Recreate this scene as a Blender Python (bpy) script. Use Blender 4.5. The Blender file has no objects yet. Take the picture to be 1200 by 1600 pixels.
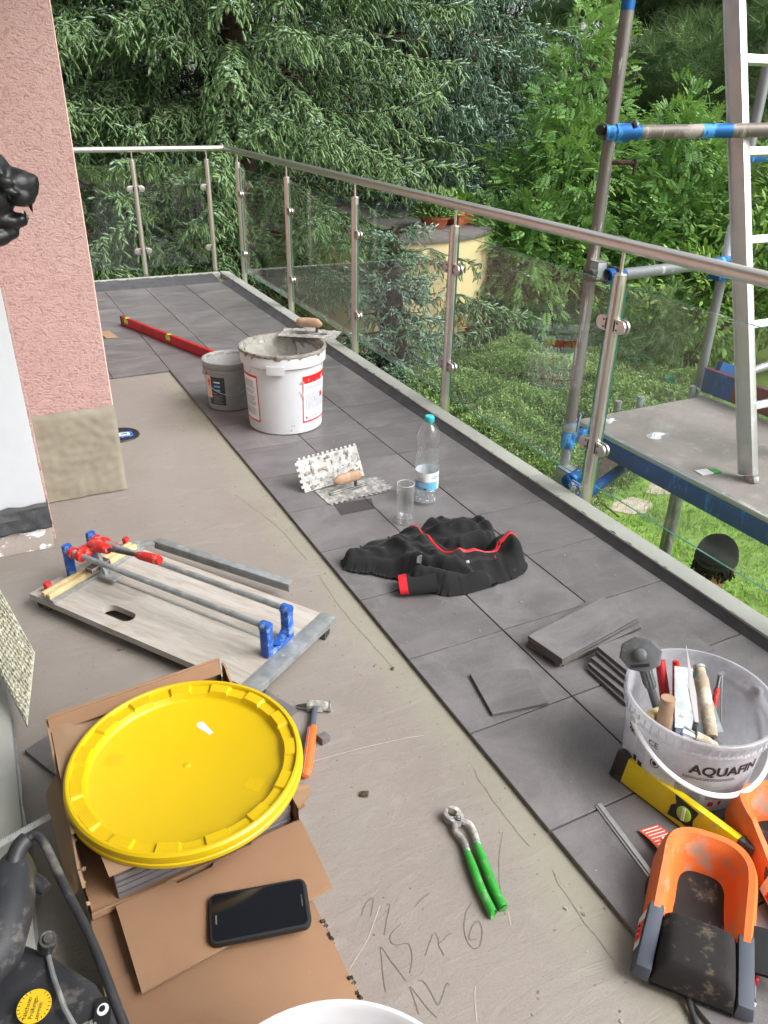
import bpy, bmesh, math, random
import numpy as np
from mathutils import Vector, Matrix, Euler, noise as mnoise

random.seed(7)
rng = np.random.default_rng(11)
PI = math.pi
SC = bpy.context.scene
COL = SC.collection

# ------------------------------------------------------------------ camera
cam_d = bpy.data.cameras.new("camera")
cam = bpy.data.objects.new("camera", cam_d)
COL.objects.link(cam)
cam_d.sensor_fit = 'VERTICAL'
cam_d.sensor_height = 24.0
cam_d.lens = 1208.16 / 1600.0 * 24.0
cam_d.clip_start = 0.02
cam_d.clip_end = 500.0
yaw, pit, rol = 0.475508, 0.487738, 0.018891
fw = Vector((math.sin(yaw) * math.cos(pit), math.cos(yaw) * math.cos(pit), -math.sin(pit)))
r0 = Vector((math.cos(yaw), -math.sin(yaw), 0.0))
u0 = r0.cross(fw)
rr = math.cos(rol) * r0 + math.sin(rol) * u0
uu = -math.sin(rol) * r0 + math.cos(rol) * u0
cam.matrix_world = Matrix(((rr.x, uu.x, -fw.x, -0.80706),
                           (rr.y, uu.y, -fw.y, -0.80529),
                           (rr.z, uu.z, -fw.z, 1.30029),
                           (0, 0, 0, 1)))
SC.camera = cam

# ------------------------------------------------------------------ light
SUN_EL, SUN_AZ = math.radians(46), math.radians(138)     # azimuth measured from +Y towards +X
world = bpy.data.worlds.new("World")
SC.world = world
world.use_nodes = True
wn = world.node_tree.nodes
wl = world.node_tree.links
bg = wn["Background"]
sky = wn.new("ShaderNodeTexSky")
sky.sky_type = 'NISHITA'
sky.sun_disc = False
sky.sun_elevation = SUN_EL
sky.sun_rotation = SUN_AZ
sky.air_density = 1.0
sky.dust_density = 4.0
sky.ozone_density = 1.0
hs = wn.new("ShaderNodeHueSaturation")
hs.inputs["Saturation"].default_value = 0.2
wl.new(sky.outputs[0], hs.inputs["Color"])
wl.new(hs.outputs[0], bg.inputs["Color"])
bg.inputs["Strength"].default_value = 0.15
sun_d = bpy.data.lights.new("sun", 'SUN')
sun_d.energy = 1.5
sun_d.angle = math.radians(40)
sun_d.color = (1.0, 0.985, 0.965)
sun = bpy.data.objects.new("sun", sun_d)
COL.objects.link(sun)
sd = Vector((math.sin(SUN_AZ) * math.cos(SUN_EL), math.cos(SUN_AZ) * math.cos(SUN_EL), math.sin(SUN_EL)))
sun.rotation_euler = sd.to_track_quat('Z', 'Y').to_euler()

SC.view_settings.view_transform = 'Standard'
SC.view_settings.look = 'None'
SC.view_settings.gamma = 1.0
SC.view_settings.use_curve_mapping = False
SC.view_settings.exposure = 1.1
SC.cycles.max_bounces = 8
SC.cycles.transparent_max_bounces = 24

# ------------------------------------------------------------------ materials
def lin(r, g, b):
    def f(c):
        c /= 255.0
        return c / 12.92 if c <= 0.04045 else ((c + 0.055) / 1.055) ** 2.4
    return (f(r), f(g), f(b), 1.0)


class N:
    """small node-tree helper"""
    def __init__(self, name):
        self.m = bpy.data.materials.new(name)
        self.m.use_nodes = True
        self.t = self.m.node_tree
        self.n = self.t.nodes
        self.l = self.t.links
        self.b = self.n["Principled BSDF"]
        self.out = self.n["Material Output"]
        self._tc = None

    def set(self, **k):
        for a, v in k.items():
            self.b.inputs[a.replace('_', ' ')].default_value = v
        return self

    def tc(self, which='Object'):
        if self._tc is None:
            self._tc = self.n.new("ShaderNodeTexCoord")
        return self._tc.outputs[which]

    def mapping(self, scale=(1, 1, 1), rot=(0, 0, 0), loc=(0, 0, 0), which='Object'):
        m = self.n.new("ShaderNodeMapping")
        m.inputs["Scale"].default_value = scale
        m.inputs["Rotation"].default_value = rot
        m.inputs["Location"].default_value = loc
        self.l.new(self.tc(which), m.inputs[0])
        return m.outputs[0]

    def noise(self, scale, detail=4, rough=0.55, vec=None, dist=0.0):
        t = self.n.new("ShaderNodeTexNoise")
        t.inputs["Scale"].default_value = scale
        t.inputs["Detail"].default_value = detail
        t.inputs["Roughness"].default_value = rough
        t.inputs["Distortion"].default_value = dist
        self.l.new(vec if vec is not None else self.tc(), t.inputs["Vector"])
        return t.outputs["Fac"]

    def voronoi(self, scale, feature='F1', vec=None, rand=1.0):
        t = self.n.new("ShaderNodeTexVoronoi")
        t.feature = feature
        t.inputs["Scale"].default_value = scale
        t.inputs["Randomness"].default_value = rand
        self.l.new(vec if vec is not None else self.tc(), t.inputs["Vector"])
        return t.outputs["Distance"]

    def wave(self, scale, dist=0.0, vec=None, direction='X', detail=2):
        t = self.n.new("ShaderNodeTexWave")
        t.bands_direction = direction
        t.inputs["Scale"].default_value = scale
        t.inputs["Distortion"].default_value = dist
        t.inputs["Detail"].default_value = detail
        self.l.new(vec if vec is not None else self.tc(), t.inputs["Vector"])
        return t.outputs["Fac"]

    def ramp(self, fac, stops):
        r = self.n.new("ShaderNodeValToRGB")
        e = r.color_ramp.elements
        while len(e) < len(stops):
            e.new(0.5)
        for el, (p, c) in zip(e, stops):
            el.position = p
            el.color = c if len(c) == 4 else (*c, 1)
        self.l.new(fac, r.inputs[0])
        return r.outputs[0]

    def step(self, fac, lo, hi):
        r = self.n.new("ShaderNodeMapRange")
        r.inputs["From Min"].default_value = lo
        r.inputs["From Max"].default_value = hi
        self.l.new(fac, r.inputs["Value"])
        return r.outputs["Result"]

    def math(self, op, a, b=None):
        m = self.n.new("ShaderNodeMath")
        m.operation = op
        for i, v in enumerate((a, b)):
            if v is None:
                continue
            if isinstance(v, (int, float)):
                m.inputs[i].default_value = v
            else:
                self.l.new(v, m.inputs[i])
        return m.outputs[0]

    def mix(self, fac, a, b, mode='MIX'):
        m = self.n.new("ShaderNodeMix")
        m.data_type = 'RGBA'
        m.blend_type = mode
        for s, v in zip((m.inputs[0], m.inputs[6], m.inputs[7]), (fac, a, b)):
            if isinstance(v, (int, float)):
                s.default_value = v
            elif isinstance(v, tuple):
                s.default_value = v if len(v) == 4 else (*v, 1)
            else:
                self.l.new(v, s)
        return m.outputs[2]

    def rand(self):
        o = self.n.new("ShaderNodeObjectInfo")
        return o.outputs["Random"]

    def attr(self, name):
        a = self.n.new("ShaderNodeAttribute")
        a.attribute_name = name
        return a.outputs["Fac"]

    def color(self, c):
        if isinstance(c, tuple):
            self.b.inputs["Base Color"].default_value = c if len(c) == 4 else (*c, 1)
        else:
            self.l.new(c, self.b.inputs["Base Color"])
        return self

    def rough(self, v):
        if isinstance(v, (int, float)):
            self.b.inputs["Roughness"].default_value = v
        else:
            self.l.new(v, self.b.inputs["Roughness"])
        return self

    def bump(self, h, strength=0.3, dist=0.01):
        b = self.n.new("ShaderNodeBump")
        b.inputs["Strength"].default_value = strength
        b.inputs["Distance"].default_value = dist
        self.l.new(h, b.inputs["Height"])
        self.l.new(b.outputs[0], self.b.inputs["Normal"])
        return self


M = {}


def simple(key, col, rough=0.5, metal=0.0, var=0.12, vs=18.0, bump=0.0, bs=80.0, bd=0.002, dirt=None, dirt_amt=0.5, ds=14.0, spec=0.5):
    """plain painted / plastic / metal surface with uneven tone, wear and fine relief"""
    n = N(key)
    c = col if len(col) == 4 else (*col, 1)
    dark = tuple(max(0, x * (1 - var)) for x in c[:3])
    lite = tuple(min(1, x * (1 + var)) for x in c[:3])
    o = n.ramp(n.noise(vs, 5, 0.6), [(0.3, dark), (0.7, lite)])
    if dirt is not None:
        f = n.step(n.noise(ds, 8, 0.7), 0.62 - dirt_amt * 0.25, 0.72 - dirt_amt * 0.2)
        o = n.mix(f, o, dirt)
        n.rough(n.mix(f, (rough,) * 3, (0.9,) * 3))
    else:
        n.rough(n.step(n.noise(vs * 1.7, 4), -0.6 + (0.5 - rough), 1.6 + (0.5 - rough)) if False else rough)
    n.color(o)
    n.set(Metallic=metal)
    n.b.inputs["Specular IOR Level"].default_value = spec
    if bump:
        n.bump(n.noise(bs, 4, 0.6), bump, bd)
    M[key] = n.m
    return n


# floor tiles: cloudy anthracite slate look with pale dust smears
n = N("slate_tile")
v1 = n.n.new("ShaderNodeVectorMath"); v1.operation = 'ADD'
ri = n.n.new("ShaderNodeObjectInfo")
mul = n.n.new("ShaderNodeVectorMath"); mul.operation = 'SCALE'
n.l.new(ri.outputs["Location"], mul.inputs[0]); mul.inputs["Scale"].default_value = 7.3
n.l.new(n.tc(), v1.inputs[0]); n.l.new(mul.outputs[0], v1.inputs[1])
pv = v1.outputs[0]
st = n.n.new("ShaderNodeMapping"); st.inputs["Scale"].default_value = (1.0, 2.6, 1.0); st.inputs["Rotation"].default_value = (0, 0, 0.5)
n.l.new(pv, st.inputs[0])
c = n.ramp(n.noise(4.5, 6, 0.6, st.outputs[0], 0.6), [(0.25, lin(86, 82, 85)), (0.5, lin(99, 96, 97)), (0.75, lin(114, 109, 112))])
c = n.mix(n.math('MULTIPLY', n.rand(), 0.35), c, lin(108, 103, 103))
gr = n.noise(420, 3, 0.7, pv)
c = n.mix(n.math('MULTIPLY', n.step(gr, 0.50, 0.68), 0.42), c, lin(140, 134, 134))
dust = n.step(n.noise(2.3, 9, 0.75, pv, 1.3), 0.46, 0.74)
c = n.mix(n.math('MULTIPLY', dust, 0.50), c, lin(150, 147, 146))
wet = n.step(n.noise(1.1, 5, 0.6, n.mapping((1, 1, 1), (0, 0, 0), (3.7, 1.1, 0), 'Generated') if False else pv), 0.62, 0.7)
n.color(c).rough(n.math('ADD', n.math('MULTIPLY', dust, 0.15), 0.42))
hgt = n.math('ADD', n.math('MULTIPLY', n.noise(9, 7, 0.62, st.outputs[0], 0.8), 1.0), n.math('MULTIPLY', gr, 0.12))
n.bump(hgt, 0.35, 0.004)
n.b.inputs["Specular IOR Level"].default_value = 0.4
M["tile"] = n.m

# cement-grey waterproofing coat on the floor
n = N("cement_slurry")
big = n.noise(0.9, 6, 0.62, dist=0.5)
c = n.ramp(big, [(0.3, lin(127, 119, 112)), (0.5, lin(137, 129, 123)), (0.72, lin(145, 139, 133))])
g2 = n.step(n.noise(2.1, 5, 0.6), 0.55, 0.75)
c = n.mix(n.math('MULTIPLY', g2, 0.4), c, lin(128, 124, 112))
trow = n.noise(7, 7, 0.7, n.mapping((1, 3.2, 1), (0, 0, 0.9)), 1.2)
c = n.mix(n.math('MULTIPLY', n.step(trow, 0.54, 0.72), 0.55), c, lin(152, 146, 142))
sp = n.voronoi(34)
c = n.mix(n.math('MULTIPLY', n.step(sp, 0.14, 0.06), 0.25), c, lin(99, 91, 81))
st1 = n.step(n.noise(3.4, 8, 0.75, dist=0.6), 0.64, 0.7)
c = n.mix(n.math('MULTIPLY', st1, 0.42), c, lin(159, 154, 150))
fine = n.noise(260, 3, 0.7)
c = n.mix(n.math('MULTIPLY', n.step(fine, 0.48, 0.70), 0.30), c, lin(101, 93, 84))
sx = n.n.new("ShaderNodeSeparateXYZ"); n.l.new(n.tc(), sx.inputs[0])
band = n.step(n.math('ADD', sx.outputs[0], n.math('MULTIPLY', n.noise(2.6, 6, 0.65), 0.30)), 0.02, 0.12)      # later, greener coat along the tiles
c = n.mix(n.math('MULTIPLY', band, 0.6), c, lin(143, 141, 124))
foot = n.step(n.noise(1.5, 7, 0.7, n.mapping((1, 1, 1), (0, 0, 0), (5.3, 2.2, 0)), 0.8), 0.56, 0.68)
c = n.mix(n.math('MULTIPLY', foot, 0.30), c, lin(118, 107, 95))
n.color(c).rough(0.72)
n.bump(n.math('ADD', n.math('ADD', n.math('MULTIPLY', trow, 0.8), n.math('MULTIPLY', fine, 0.10)), n.math('MULTIPLY', n.noise(36, 5, 0.7), 0.35)), 0.5, 0.006)
M["screed"] = n.m

# pink rough-cast render
n = N("pink_render")
lv = n.mapping((1, 1, 1.5), (0.5, 0.6, 0.3))
h1 = n.noise(52, 3, 0.55, lv, 1.5)
c = n.ramp(n.noise(2.2, 5, 0.6), [(0.3, lin(183, 149, 143)), (0.7, lin(194, 162, 157))])
c = n.mix(n.math('MULTIPLY', n.step(h1, 0.47, 0.34), 0.55), c, lin(146, 108, 102))
n.color(c).rough(0.9)
n.bump(n.math('ADD', h1, n.math('MULTIPLY', n.noise(240, 3), 0.2)), 0.8, 0.008)
M["pink"] = n.m

# greenish-grey adhesive patch
n = N("adhesive_mortar")
s1 = n.noise(4, 5, 0.6, n.mapping((1, 1, 2.2), (0, 0.5, 0)), 0.5)
c = n.ramp(s1, [(0.3, lin(134, 128, 112)), (0.55, lin(142, 136, 120)), (0.8, lin(150, 144, 129))])
c = n.mix(n.math('MULTIPLY', n.step(n.noise(3.2, 6, 0.7), 0.55, 0.7), 0.35), c, lin(112, 100, 90))
n.color(c).rough(0.75)
n.bump(n.math('ADD', s1, n.math('MULTIPLY', n.noise(140, 3), 0.12)), 0.3, 0.004)
M["adhesive"] = n.m

# concrete kerb
n = N("kerb_concrete")
c = n.ramp(n.noise(3, 6, 0.62), [(0.3, lin(150, 151, 145)), (0.7, lin(166, 167, 160))])
c = n.mix(n.math('MULTIPLY', n.step(n.noise(19, 7, 0.75), 0.58, 0.7), 0.4), c, lin(186, 187, 178))
c = n.mix(n.math('MULTIPLY', n.step(n.voronoi(60), 0.10, 0.05), 0.25), c, lin(120, 118, 112))
n.color(c).rough(0.85)
n.bump(n.noise(120, 5, 0.7), 0.3, 0.003)
M["kerb"] = n.m

simple("membrane", lin(74, 74, 77), 0.7, var=0.2, vs=12, bump=0.5, bs=26, bd=0.008, dirt=lin(110, 108, 104), dirt_amt=0.05, ds=30)
simple("white_wall", lin(204, 207, 212), 0.75, var=0.03, bump=0.1, bs=200)
n = N("scraped_base")
c = n.mix(n.step(n.noise(13, 6, 0.65, n.mapping((1, 1, 1.6))), 0.56, 0.58), lin(166, 156, 148), lin(232, 232, 232))
n.color(c).rough(0.85).bump(n.noise(30, 6, 0.7), 0.6, 0.006)
M["scraped"] = n.m

# stainless steel
n = N("brushed_steel")
g = n.noise(180, 3, 0.6, n.mapping((1, 1, 0.04)))
n.color(n.mix(n.math('MULTIPLY', g, 0.5), lin(226, 220, 214), lin(206, 198, 192)))
n.set(Metallic=1.0)
n.rough(0.36).bump(g, 0.05, 0.0005)
M["steel"] = n.m
simple("clamp_steel", lin(206, 200, 196), 0.32, 1.0, 0.06)
simple("zinc", lin(158, 162, 164), 0.45, 0.55, 0.25, 30, 0.15, 120, 0.001, lin(186, 184, 180), 0.2, 22)
simple("aluminium", lin(205, 205, 204), 0.42, 0.9, 0.06, 9, 0.05, 150, 0.001, lin(226, 226, 224), 0.25, 40)
simple("dark_steel", lin(92, 92, 92), 0.45, 0.8, 0.3, 30, 0.2, 90, 0.001, lin(160, 154, 146), 0.3, 30)
simple("dusty_steel", lin(146, 146, 144), 0.55, 0.4, 0.15, 30, 0.15, 90, 0.001, lin(206, 203, 197), 0.6, 35)
simple("blade_steel", lin(168, 176, 178), 0.35, 0.9, 0.2, 25, 0.1, 60, 0.001, lin(190, 196, 190), 0.4, 40)

# scaffold tubes with half-worn paint
def tube_mat(key, base, paint, amt):
    n = N(key)
    mp = n.mapping((1, 1, 0.22))
    c = n.ramp(n.noise(22, 5, 0.65, mp), [(0.25, tuple(x * 0.72 for x in base[:3])), (0.75, base[:3])])
    f = n.step(n.noise(13, 7, 0.7, mp, 0.5), 0.58 - amt, 0.62 - amt)
    c = n.mix(f, c, paint)
    n.color(c).rough(0.5)
    n.l.new(n.math('MULTIPLY', n.math('SUBTRACT', 1.0, f), 0.6), n.b.inputs["Metallic"])
    n.bump(n.noise(60, 6, 0.7, mp), 0.25, 0.002)
    M[key] = n.m
tube_mat("worn_tube", lin(134, 128, 124), lin(196, 188, 184), 0.03)
tube_mat("rusty_tube", lin(128, 120, 114), lin(158, 150, 144), 0.0)
tube_mat("grey_tube", lin(150, 153, 156), lin(180, 182, 184), 0.0)
tube_mat("blue_paint", lin(40, 104, 170), lin(62, 148, 216), 0.06)
tube_mat("deep_blue", lin(30, 92, 160), lin(48, 120, 190), 0.02)
tube_mat("brown_red", lin(132, 62, 52), lin(150, 76, 62), 0.0)
simple("yellow_paint", lin(228, 196, 30), 0.5)
n = N("phenolic_deck")
c = n.ramp(n.noise(3.5, 7, 0.66), [(0.3, lin(116, 110, 106)), (0.7, lin(146, 139, 134))])
c = n.mix(n.math('MULTIPLY', n.step(n.noise(11, 8, 0.75), 0.56, 0.7), 0.5), c, lin(178, 172, 166))
c = n.mix(n.step(n.voronoi(46), 0.13, 0.06), c, lin(92, 86, 82))
n.color(c).rough(0.8).bump(n.noise(200, 4, 0.7), 0.3, 0.002)
M["deck"] = n.m

# glass: thin pane, mirror by Fresnel, otherwise clear
def glass_mat(key, tint, ior=1.5, boost=1.0, veil=0.0, veilcol=(0.8, 0.82, 0.8, 1)):
    n = N(key)
    n.n.remove(n.b)
    lw = n.n.new("ShaderNodeLayerWeight"); lw.inputs["Blend"].default_value = 0.5
    f0 = ((ior - 1) / (ior + 1)) ** 2
    frv = n.math("ADD", n.math("MULTIPLY", n.math("POWER", lw.outputs["Facing"], 5.0), 1 - f0), f0)      # Schlick, the same from both sides
    tr = n.n.new("ShaderNodeBsdfTransparent"); tr.inputs[0].default_value = tint
    gl = n.n.new("ShaderNodeBsdfGlossy"); gl.inputs["Roughness"].default_value = 0.0
    gl.inputs[0].default_value = (1, 1, 1, 1)
    mx = n.n.new("ShaderNodeMixShader")
    n.l.new(n.math('MINIMUM', n.math('MULTIPLY', frv, boost), 1.0), mx.inputs[0])
    n.l.new(tr.outputs[0], mx.inputs[1]); n.l.new(gl.outputs[0], mx.inputs[2])
    last = mx.outputs[0]
    if veil > 0:
        df = n.n.new("ShaderNodeBsdfDiffuse"); df.inputs[0].default_value = veilcol
        tl = n.n.new("ShaderNodeBsdfTranslucent"); tl.inputs[0].default_value = veilcol
        m1 = n.n.new("ShaderNodeMixShader"); n.l.new(df.outputs[0], m1.inputs[1]); n.l.new(tl.outputs[0], m1.inputs[2])
        m2 = n.n.new("ShaderNodeMixShader")
        n.l.new(n.math('MULTIPLY', n.step(n.noise(7, 6, 0.7), 0.3, 0.8), veil), m2.inputs[0])
        n.l.new(last, m2.inputs[1]); n.l.new(m1.outputs[0], m2.inputs[2])
        last = m2.outputs[0]
    n.l.new(last, n.out.inputs[0])
    M[key] = n.m
glass_mat("pane_glass", (0.962, 0.98, 0.972, 1), 1.5, 1.0, 0.003)
glass_mat("clear_glass", (0.98, 0.985, 0.985, 1), 1.5, 1.7, 0.16, (0.75, 0.77, 0.78, 1))
glass_mat("bottle_plastic", (0.985, 0.99, 0.995, 1), 1.5, 1.4, 0.08, (0.7, 0.76, 0.8, 1))
glass_mat("water", (0.975, 0.985, 0.99, 1), 1.33, 1.4, 0.06, (0.6, 0.66, 0.7, 1))
n = N("glass_edge"); n.color(lin(38, 92, 78)).rough(0.15); M["glass_edge"] = n.m

# cloudy white plastic of a mixing bucket
n = N("milky_plastic")
n.n.remove(n.b)
df = n.n.new("ShaderNodeBsdfDiffuse"); tl = n.n.new("ShaderNodeBsdfTranslucent"); tp = n.n.new("ShaderNodeBsdfTransparent"); gl = n.n.new("ShaderNodeBsdfGlossy")
cc = n.ramp(n.noise(11, 8, 0.72), [(0.3, lin(196, 198, 204)), (0.55, lin(222, 223, 228)), (0.8, lin(238, 238, 242))])
for d in (df, tl): n.l.new(cc, d.inputs[0])
tp.inputs[0].default_value = (0.93, 0.94, 0.96, 1)
gl.inputs["Roughness"].default_value = 0.3
a = n.n.new("ShaderNodeMixShader"); a.inputs[0].default_value = 0.42
n.l.new(df.outputs[0], a.inputs[1]); n.l.new(tl.outputs[0], a.inputs[2])
b2 = n.n.new("ShaderNodeMixShader"); n.l.new(n.step(n.noise(9, 7, 0.72), 0.12, 1.15), b2.inputs[0])
n.l.new(a.outputs[0], b2.inputs[1]); n.l.new(tp.outputs[0], b2.inputs[2])
c2 = n.n.new("ShaderNodeMixShader"); c2.inputs[0].default_value = 0.06
n.l.new(b2.outputs[0], c2.inputs[1]); n.l.new(gl.outputs[0], c2.inputs[2])
n.l.new(c2.outputs[0], n.out.inputs[0])
M["milky"] = n.m

simple("white_plastic", lin(206, 207, 210), 0.38, var=0.025, dirt=lin(206, 202, 194), dirt_amt=0.0, ds=30)
simple("grey_plastic", lin(140, 140, 140), 0.45, var=0.08, dirt=lin(172, 168, 160), dirt_amt=0.2)
simple("yellow_plastic", lin(204, 172, 12), 0.36, var=0.03, vs=6, bump=0.03, bs=30)
simple("level_yellow", lin(226, 200, 22), 0.42, var=0.06, vs=20, dirt=lin(190, 178, 120), dirt_amt=0.2, ds=60)
simple("black_plastic", lin(38, 38, 40), 0.5, var=0.3, vs=30, dirt=lin(98, 94, 90), dirt_amt=0.25, ds=30)
simple("mallet_rubber", lin(92, 95, 98), 0.7, var=0.25, vs=30, dirt=lin(130, 126, 120), dirt_amt=0.35, ds=26)
simple("black_rubber", lin(46, 46, 48), 0.8, var=0.3, vs=30, dirt=lin(112, 106, 100), dirt_amt=0.25, ds=26)
simple("red_plastic", lin(196, 34, 30), 0.45, var=0.15, vs=30, dirt=lin(196, 150, 140), dirt_amt=0.35, ds=50)
simple("red_metal", lin(176, 26, 34), 0.45, var=0.14, dirt=lin(120, 60, 58), dirt_amt=0.2, ds=30)
simple("blue_cast", lin(28, 82, 166), 0.5, var=0.15, vs=30, dirt=lin(134, 158, 190), dirt_amt=0.45, ds=40)
simple("green_vinyl", lin(46, 148, 52), 0.5, var=0.15, vs=40, dirt=lin(126, 142, 112), dirt_amt=0.25, ds=60)
simple("orange_vinyl", lin(228, 108, 44), 0.5, var=0.1, vs=40, dirt=lin(110, 96, 90), dirt_amt=0.35, ds=40)
simple("orange_foam", lin(228, 112, 48), 0.6, var=0.05, vs=8, bump=0.15, bs=120, bd=0.001, dirt=lin(168, 146, 128), dirt_amt=0.3, ds=17)
simple("slate_foam", lin(74, 80, 92), 0.7, var=0.08, bump=0.1, bs=120)
simple("black_foam", lin(30, 28, 27), 0.85, var=0.35, vs=20, bump=0.2, bs=90, dirt=lin(104, 92, 78), dirt_amt=0.2, ds=22)
simple("strap_webbing", lin(34, 34, 36), 0.9, var=0.2, bump=0.4, bs=260, bd=0.001)
simple("wood_handle", lin(168, 136, 108), 0.6, var=0.16, vs=22, dirt=lin(172, 160, 144), dirt_amt=0.4, ds=30)
simple("dusty_wood", lin(160, 146, 126), 0.75, var=0.14, vs=20, dirt=lin(206, 198, 184), dirt_amt=0.6, ds=24)
simple("paper", lin(206, 207, 207), 0.8, var=0.02)
simple("print_black", lin(30, 30, 34), 0.6, var=0.1)
simple("print_red", lin(206, 30, 36), 0.5, var=0.06)
simple("print_grey", lin(150, 154, 162), 0.6, var=0.06)
simple("print_dark_blue", lin(44, 52, 66), 0.5, var=0.1)
simple("print_blue", lin(112, 178, 214), 0.5, var=0.08)
simple("print_white", lin(232, 234, 236), 0.5, var=0.03)
simple("print_orange", lin(214, 92, 66), 0.55, var=0.06)
simple("print_skin", lin(226, 190, 172), 0.6, var=0.05)
simple("teal_cap", lin(62, 186, 196), 0.4, var=0.05)
simple("lime_vial", lin(170, 220, 70), 0.15, var=0.05)
simple("lion_black", lin(22, 23, 26), 0.40, var=0.3, bump=0.4, bs=40, bd=0.006)
simple("terracotta", lin(176, 96, 66), 0.8, var=0.12)
simple("wet_mortar", lin(142, 139, 131), 0.7, var=0.2, vs=30, bump=0.6, bs=60, bd=0.006, dirt=lin(104, 92, 78), dirt_amt=0.45, ds=22)
simple("dry_mortar", lin(160, 158, 151), 0.85, var=0.1, vs=30, bump=0.6, bs=90, bd=0.004)
simple("yellow_render", lin(206, 186, 140), 0.85, var=0.05, vs=3, bump=0.2, bs=120)
simple("wall_cap", lin(96, 92, 90), 0.8, var=0.2)
simple("flagstone", lin(168, 160, 148), 0.85, var=0.2, vs=5, bump=0.4, bs=30)
simple("gravel", lin(168, 158, 140), 0.95, var=0.3, vs=14, bump=0.8, bs=30, bd=0.02)
simple("soil", lin(92, 74, 58), 0.95, var=0.35, vs=9, bump=0.8, bs=20, bd=0.03)
simple("bark", lin(66, 54, 44), 0.95, var=0.4, vs=14, bump=0.9, bs=24, bd=0.03)
simple("pale_bark", lin(150, 128, 104), 0.95, var=0.3, vs=14, bump=0.9, bs=24, bd=0.03)
simple("skin", lin(206, 150, 120), 0.5, var=0.06)
simple("hair", lin(34, 26, 22), 0.6, var=0.3, vs=60, bump=0.5, bs=120)
simple("cap_cloth", lin(62, 64, 66), 0.85, var=0.06, vs=20, bump=0.1, bs=300, bd=0.0005)
simple("white_cloth", lin(186, 188, 192), 0.9, var=0.05, bump=0.2, bs=20, bd=0.01)
simple("blue_cloth", lin(52, 62, 86), 0.9, var=0.1, bump=0.2, bs=20, bd=0.01)
simple("phone_case", lin(28, 28, 30), 0.6, var=0.1)
n = N("phone_screen"); n.color((0.006, 0.007, 0.012, 1)).rough(0.12); M["screen"] = n.m
simple("fleece", lin(19, 19, 22), 0.95, var=0.25, vs=40, bump=0.35, bs=320, bd=0.0015, dirt=lin(96, 92, 90), dirt_amt=-0.1, ds=60)
M["fleece"].node_tree.nodes["Principled BSDF"].inputs["Sheen Weight"].default_value = 0.06
simple("red_zip", lin(206, 32, 42), 0.6, var=0.08)
simple("machine_black", lin(50, 51, 55), 0.5, 0.0, 0.3, 12, 0.25, 70, 0.002, lin(118, 114, 108), 0.3, 12)
simple("sticker_yellow", lin(226, 186, 30), 0.55, var=0.1, vs=30, dirt=lin(190, 160, 80), dirt_amt=0.3, ds=50)

# cardboard with flute banding and scuffs
def card(key, base):
    n = N(key)
    c = n.ramp(n.noise(6, 6, 0.6), [(0.3, tuple(x * 0.88 for x in base[:3])), (0.7, tuple(x * 1.08 for x in base[:3]))])
    fl = n.wave(95, 0.3, None, 'Y')
    c = n.mix(n.math('MULTIPLY', fl, 0.10), c, tuple(x * 0.7 for x in base[:3]))
    c = n.mix(n.math('MULTIPLY', n.step(n.noise(19, 8, 0.75), 0.62, 0.72), 0.35), c, tuple(min(1, x * 1.4) for x in base[:3]))
    n.color(c).rough(0.85).bump(n.math('ADD', n.math('MULTIPLY', fl, 0.4), n.noise(9, 6, 0.6)), 0.2, 0.003)
    M[key] = n.m
card("cardboard", lin(149, 115, 88))
card("cardboard_pale", lin(155, 126, 98))

# tile cutter board: plywood grey with cement dust
n = N("dusty_plywood")
mp = n.mapping((1.0, 7.0, 1.0))
c = n.ramp(n.noise(7, 6, 0.65, mp, 0.8), [(0.3, lin(154, 145, 135)), (0.6, lin(176, 170, 163)), (0.8, lin(187, 183, 179))])
c = n.mix(n.math('MULTIPLY', n.step(n.noise(5, 6, 0.65), 0.6, 0.75), 0.55), c, lin(138, 118, 95))
n.color(c).rough(0.85).bump(n.noise(40, 6, 0.7, mp), 0.3, 0.002)
M["plywood"] = n.m
simple("pine_strip", lin(206, 184, 138), 0.7, var=0.14, vs=30)

# notched adhesive on the back of a tile
n = N("combed_mortar")
rv = n.wave(26, 2.5, n.mapping((1, 1, 1), (0, 0, 0.5)), 'X', 3)
v3 = n.voronoi(120)
c = n.mix(n.step(n.noise(110, 4, 0.7), 0.38, 0.60), lin(140, 138, 120), lin(192, 190, 172))
n.color(c).rough(0.85).bump(n.math('ADD', rv, n.math('MULTIPLY', v3, 0.9)), 0.4, 0.004)
M["combed"] = n.m

# edge of tiles (cut, paler)
simple("tile_edge", lin(102, 96, 93), 0.8, var=0.15, vs=60, bump=0.3, bs=160, bd=0.001)
simple("tile_stack", lin(116, 111, 113), 0.7, var=0.12, vs=40, bump=0.25, bs=160, bd=0.001)


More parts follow.
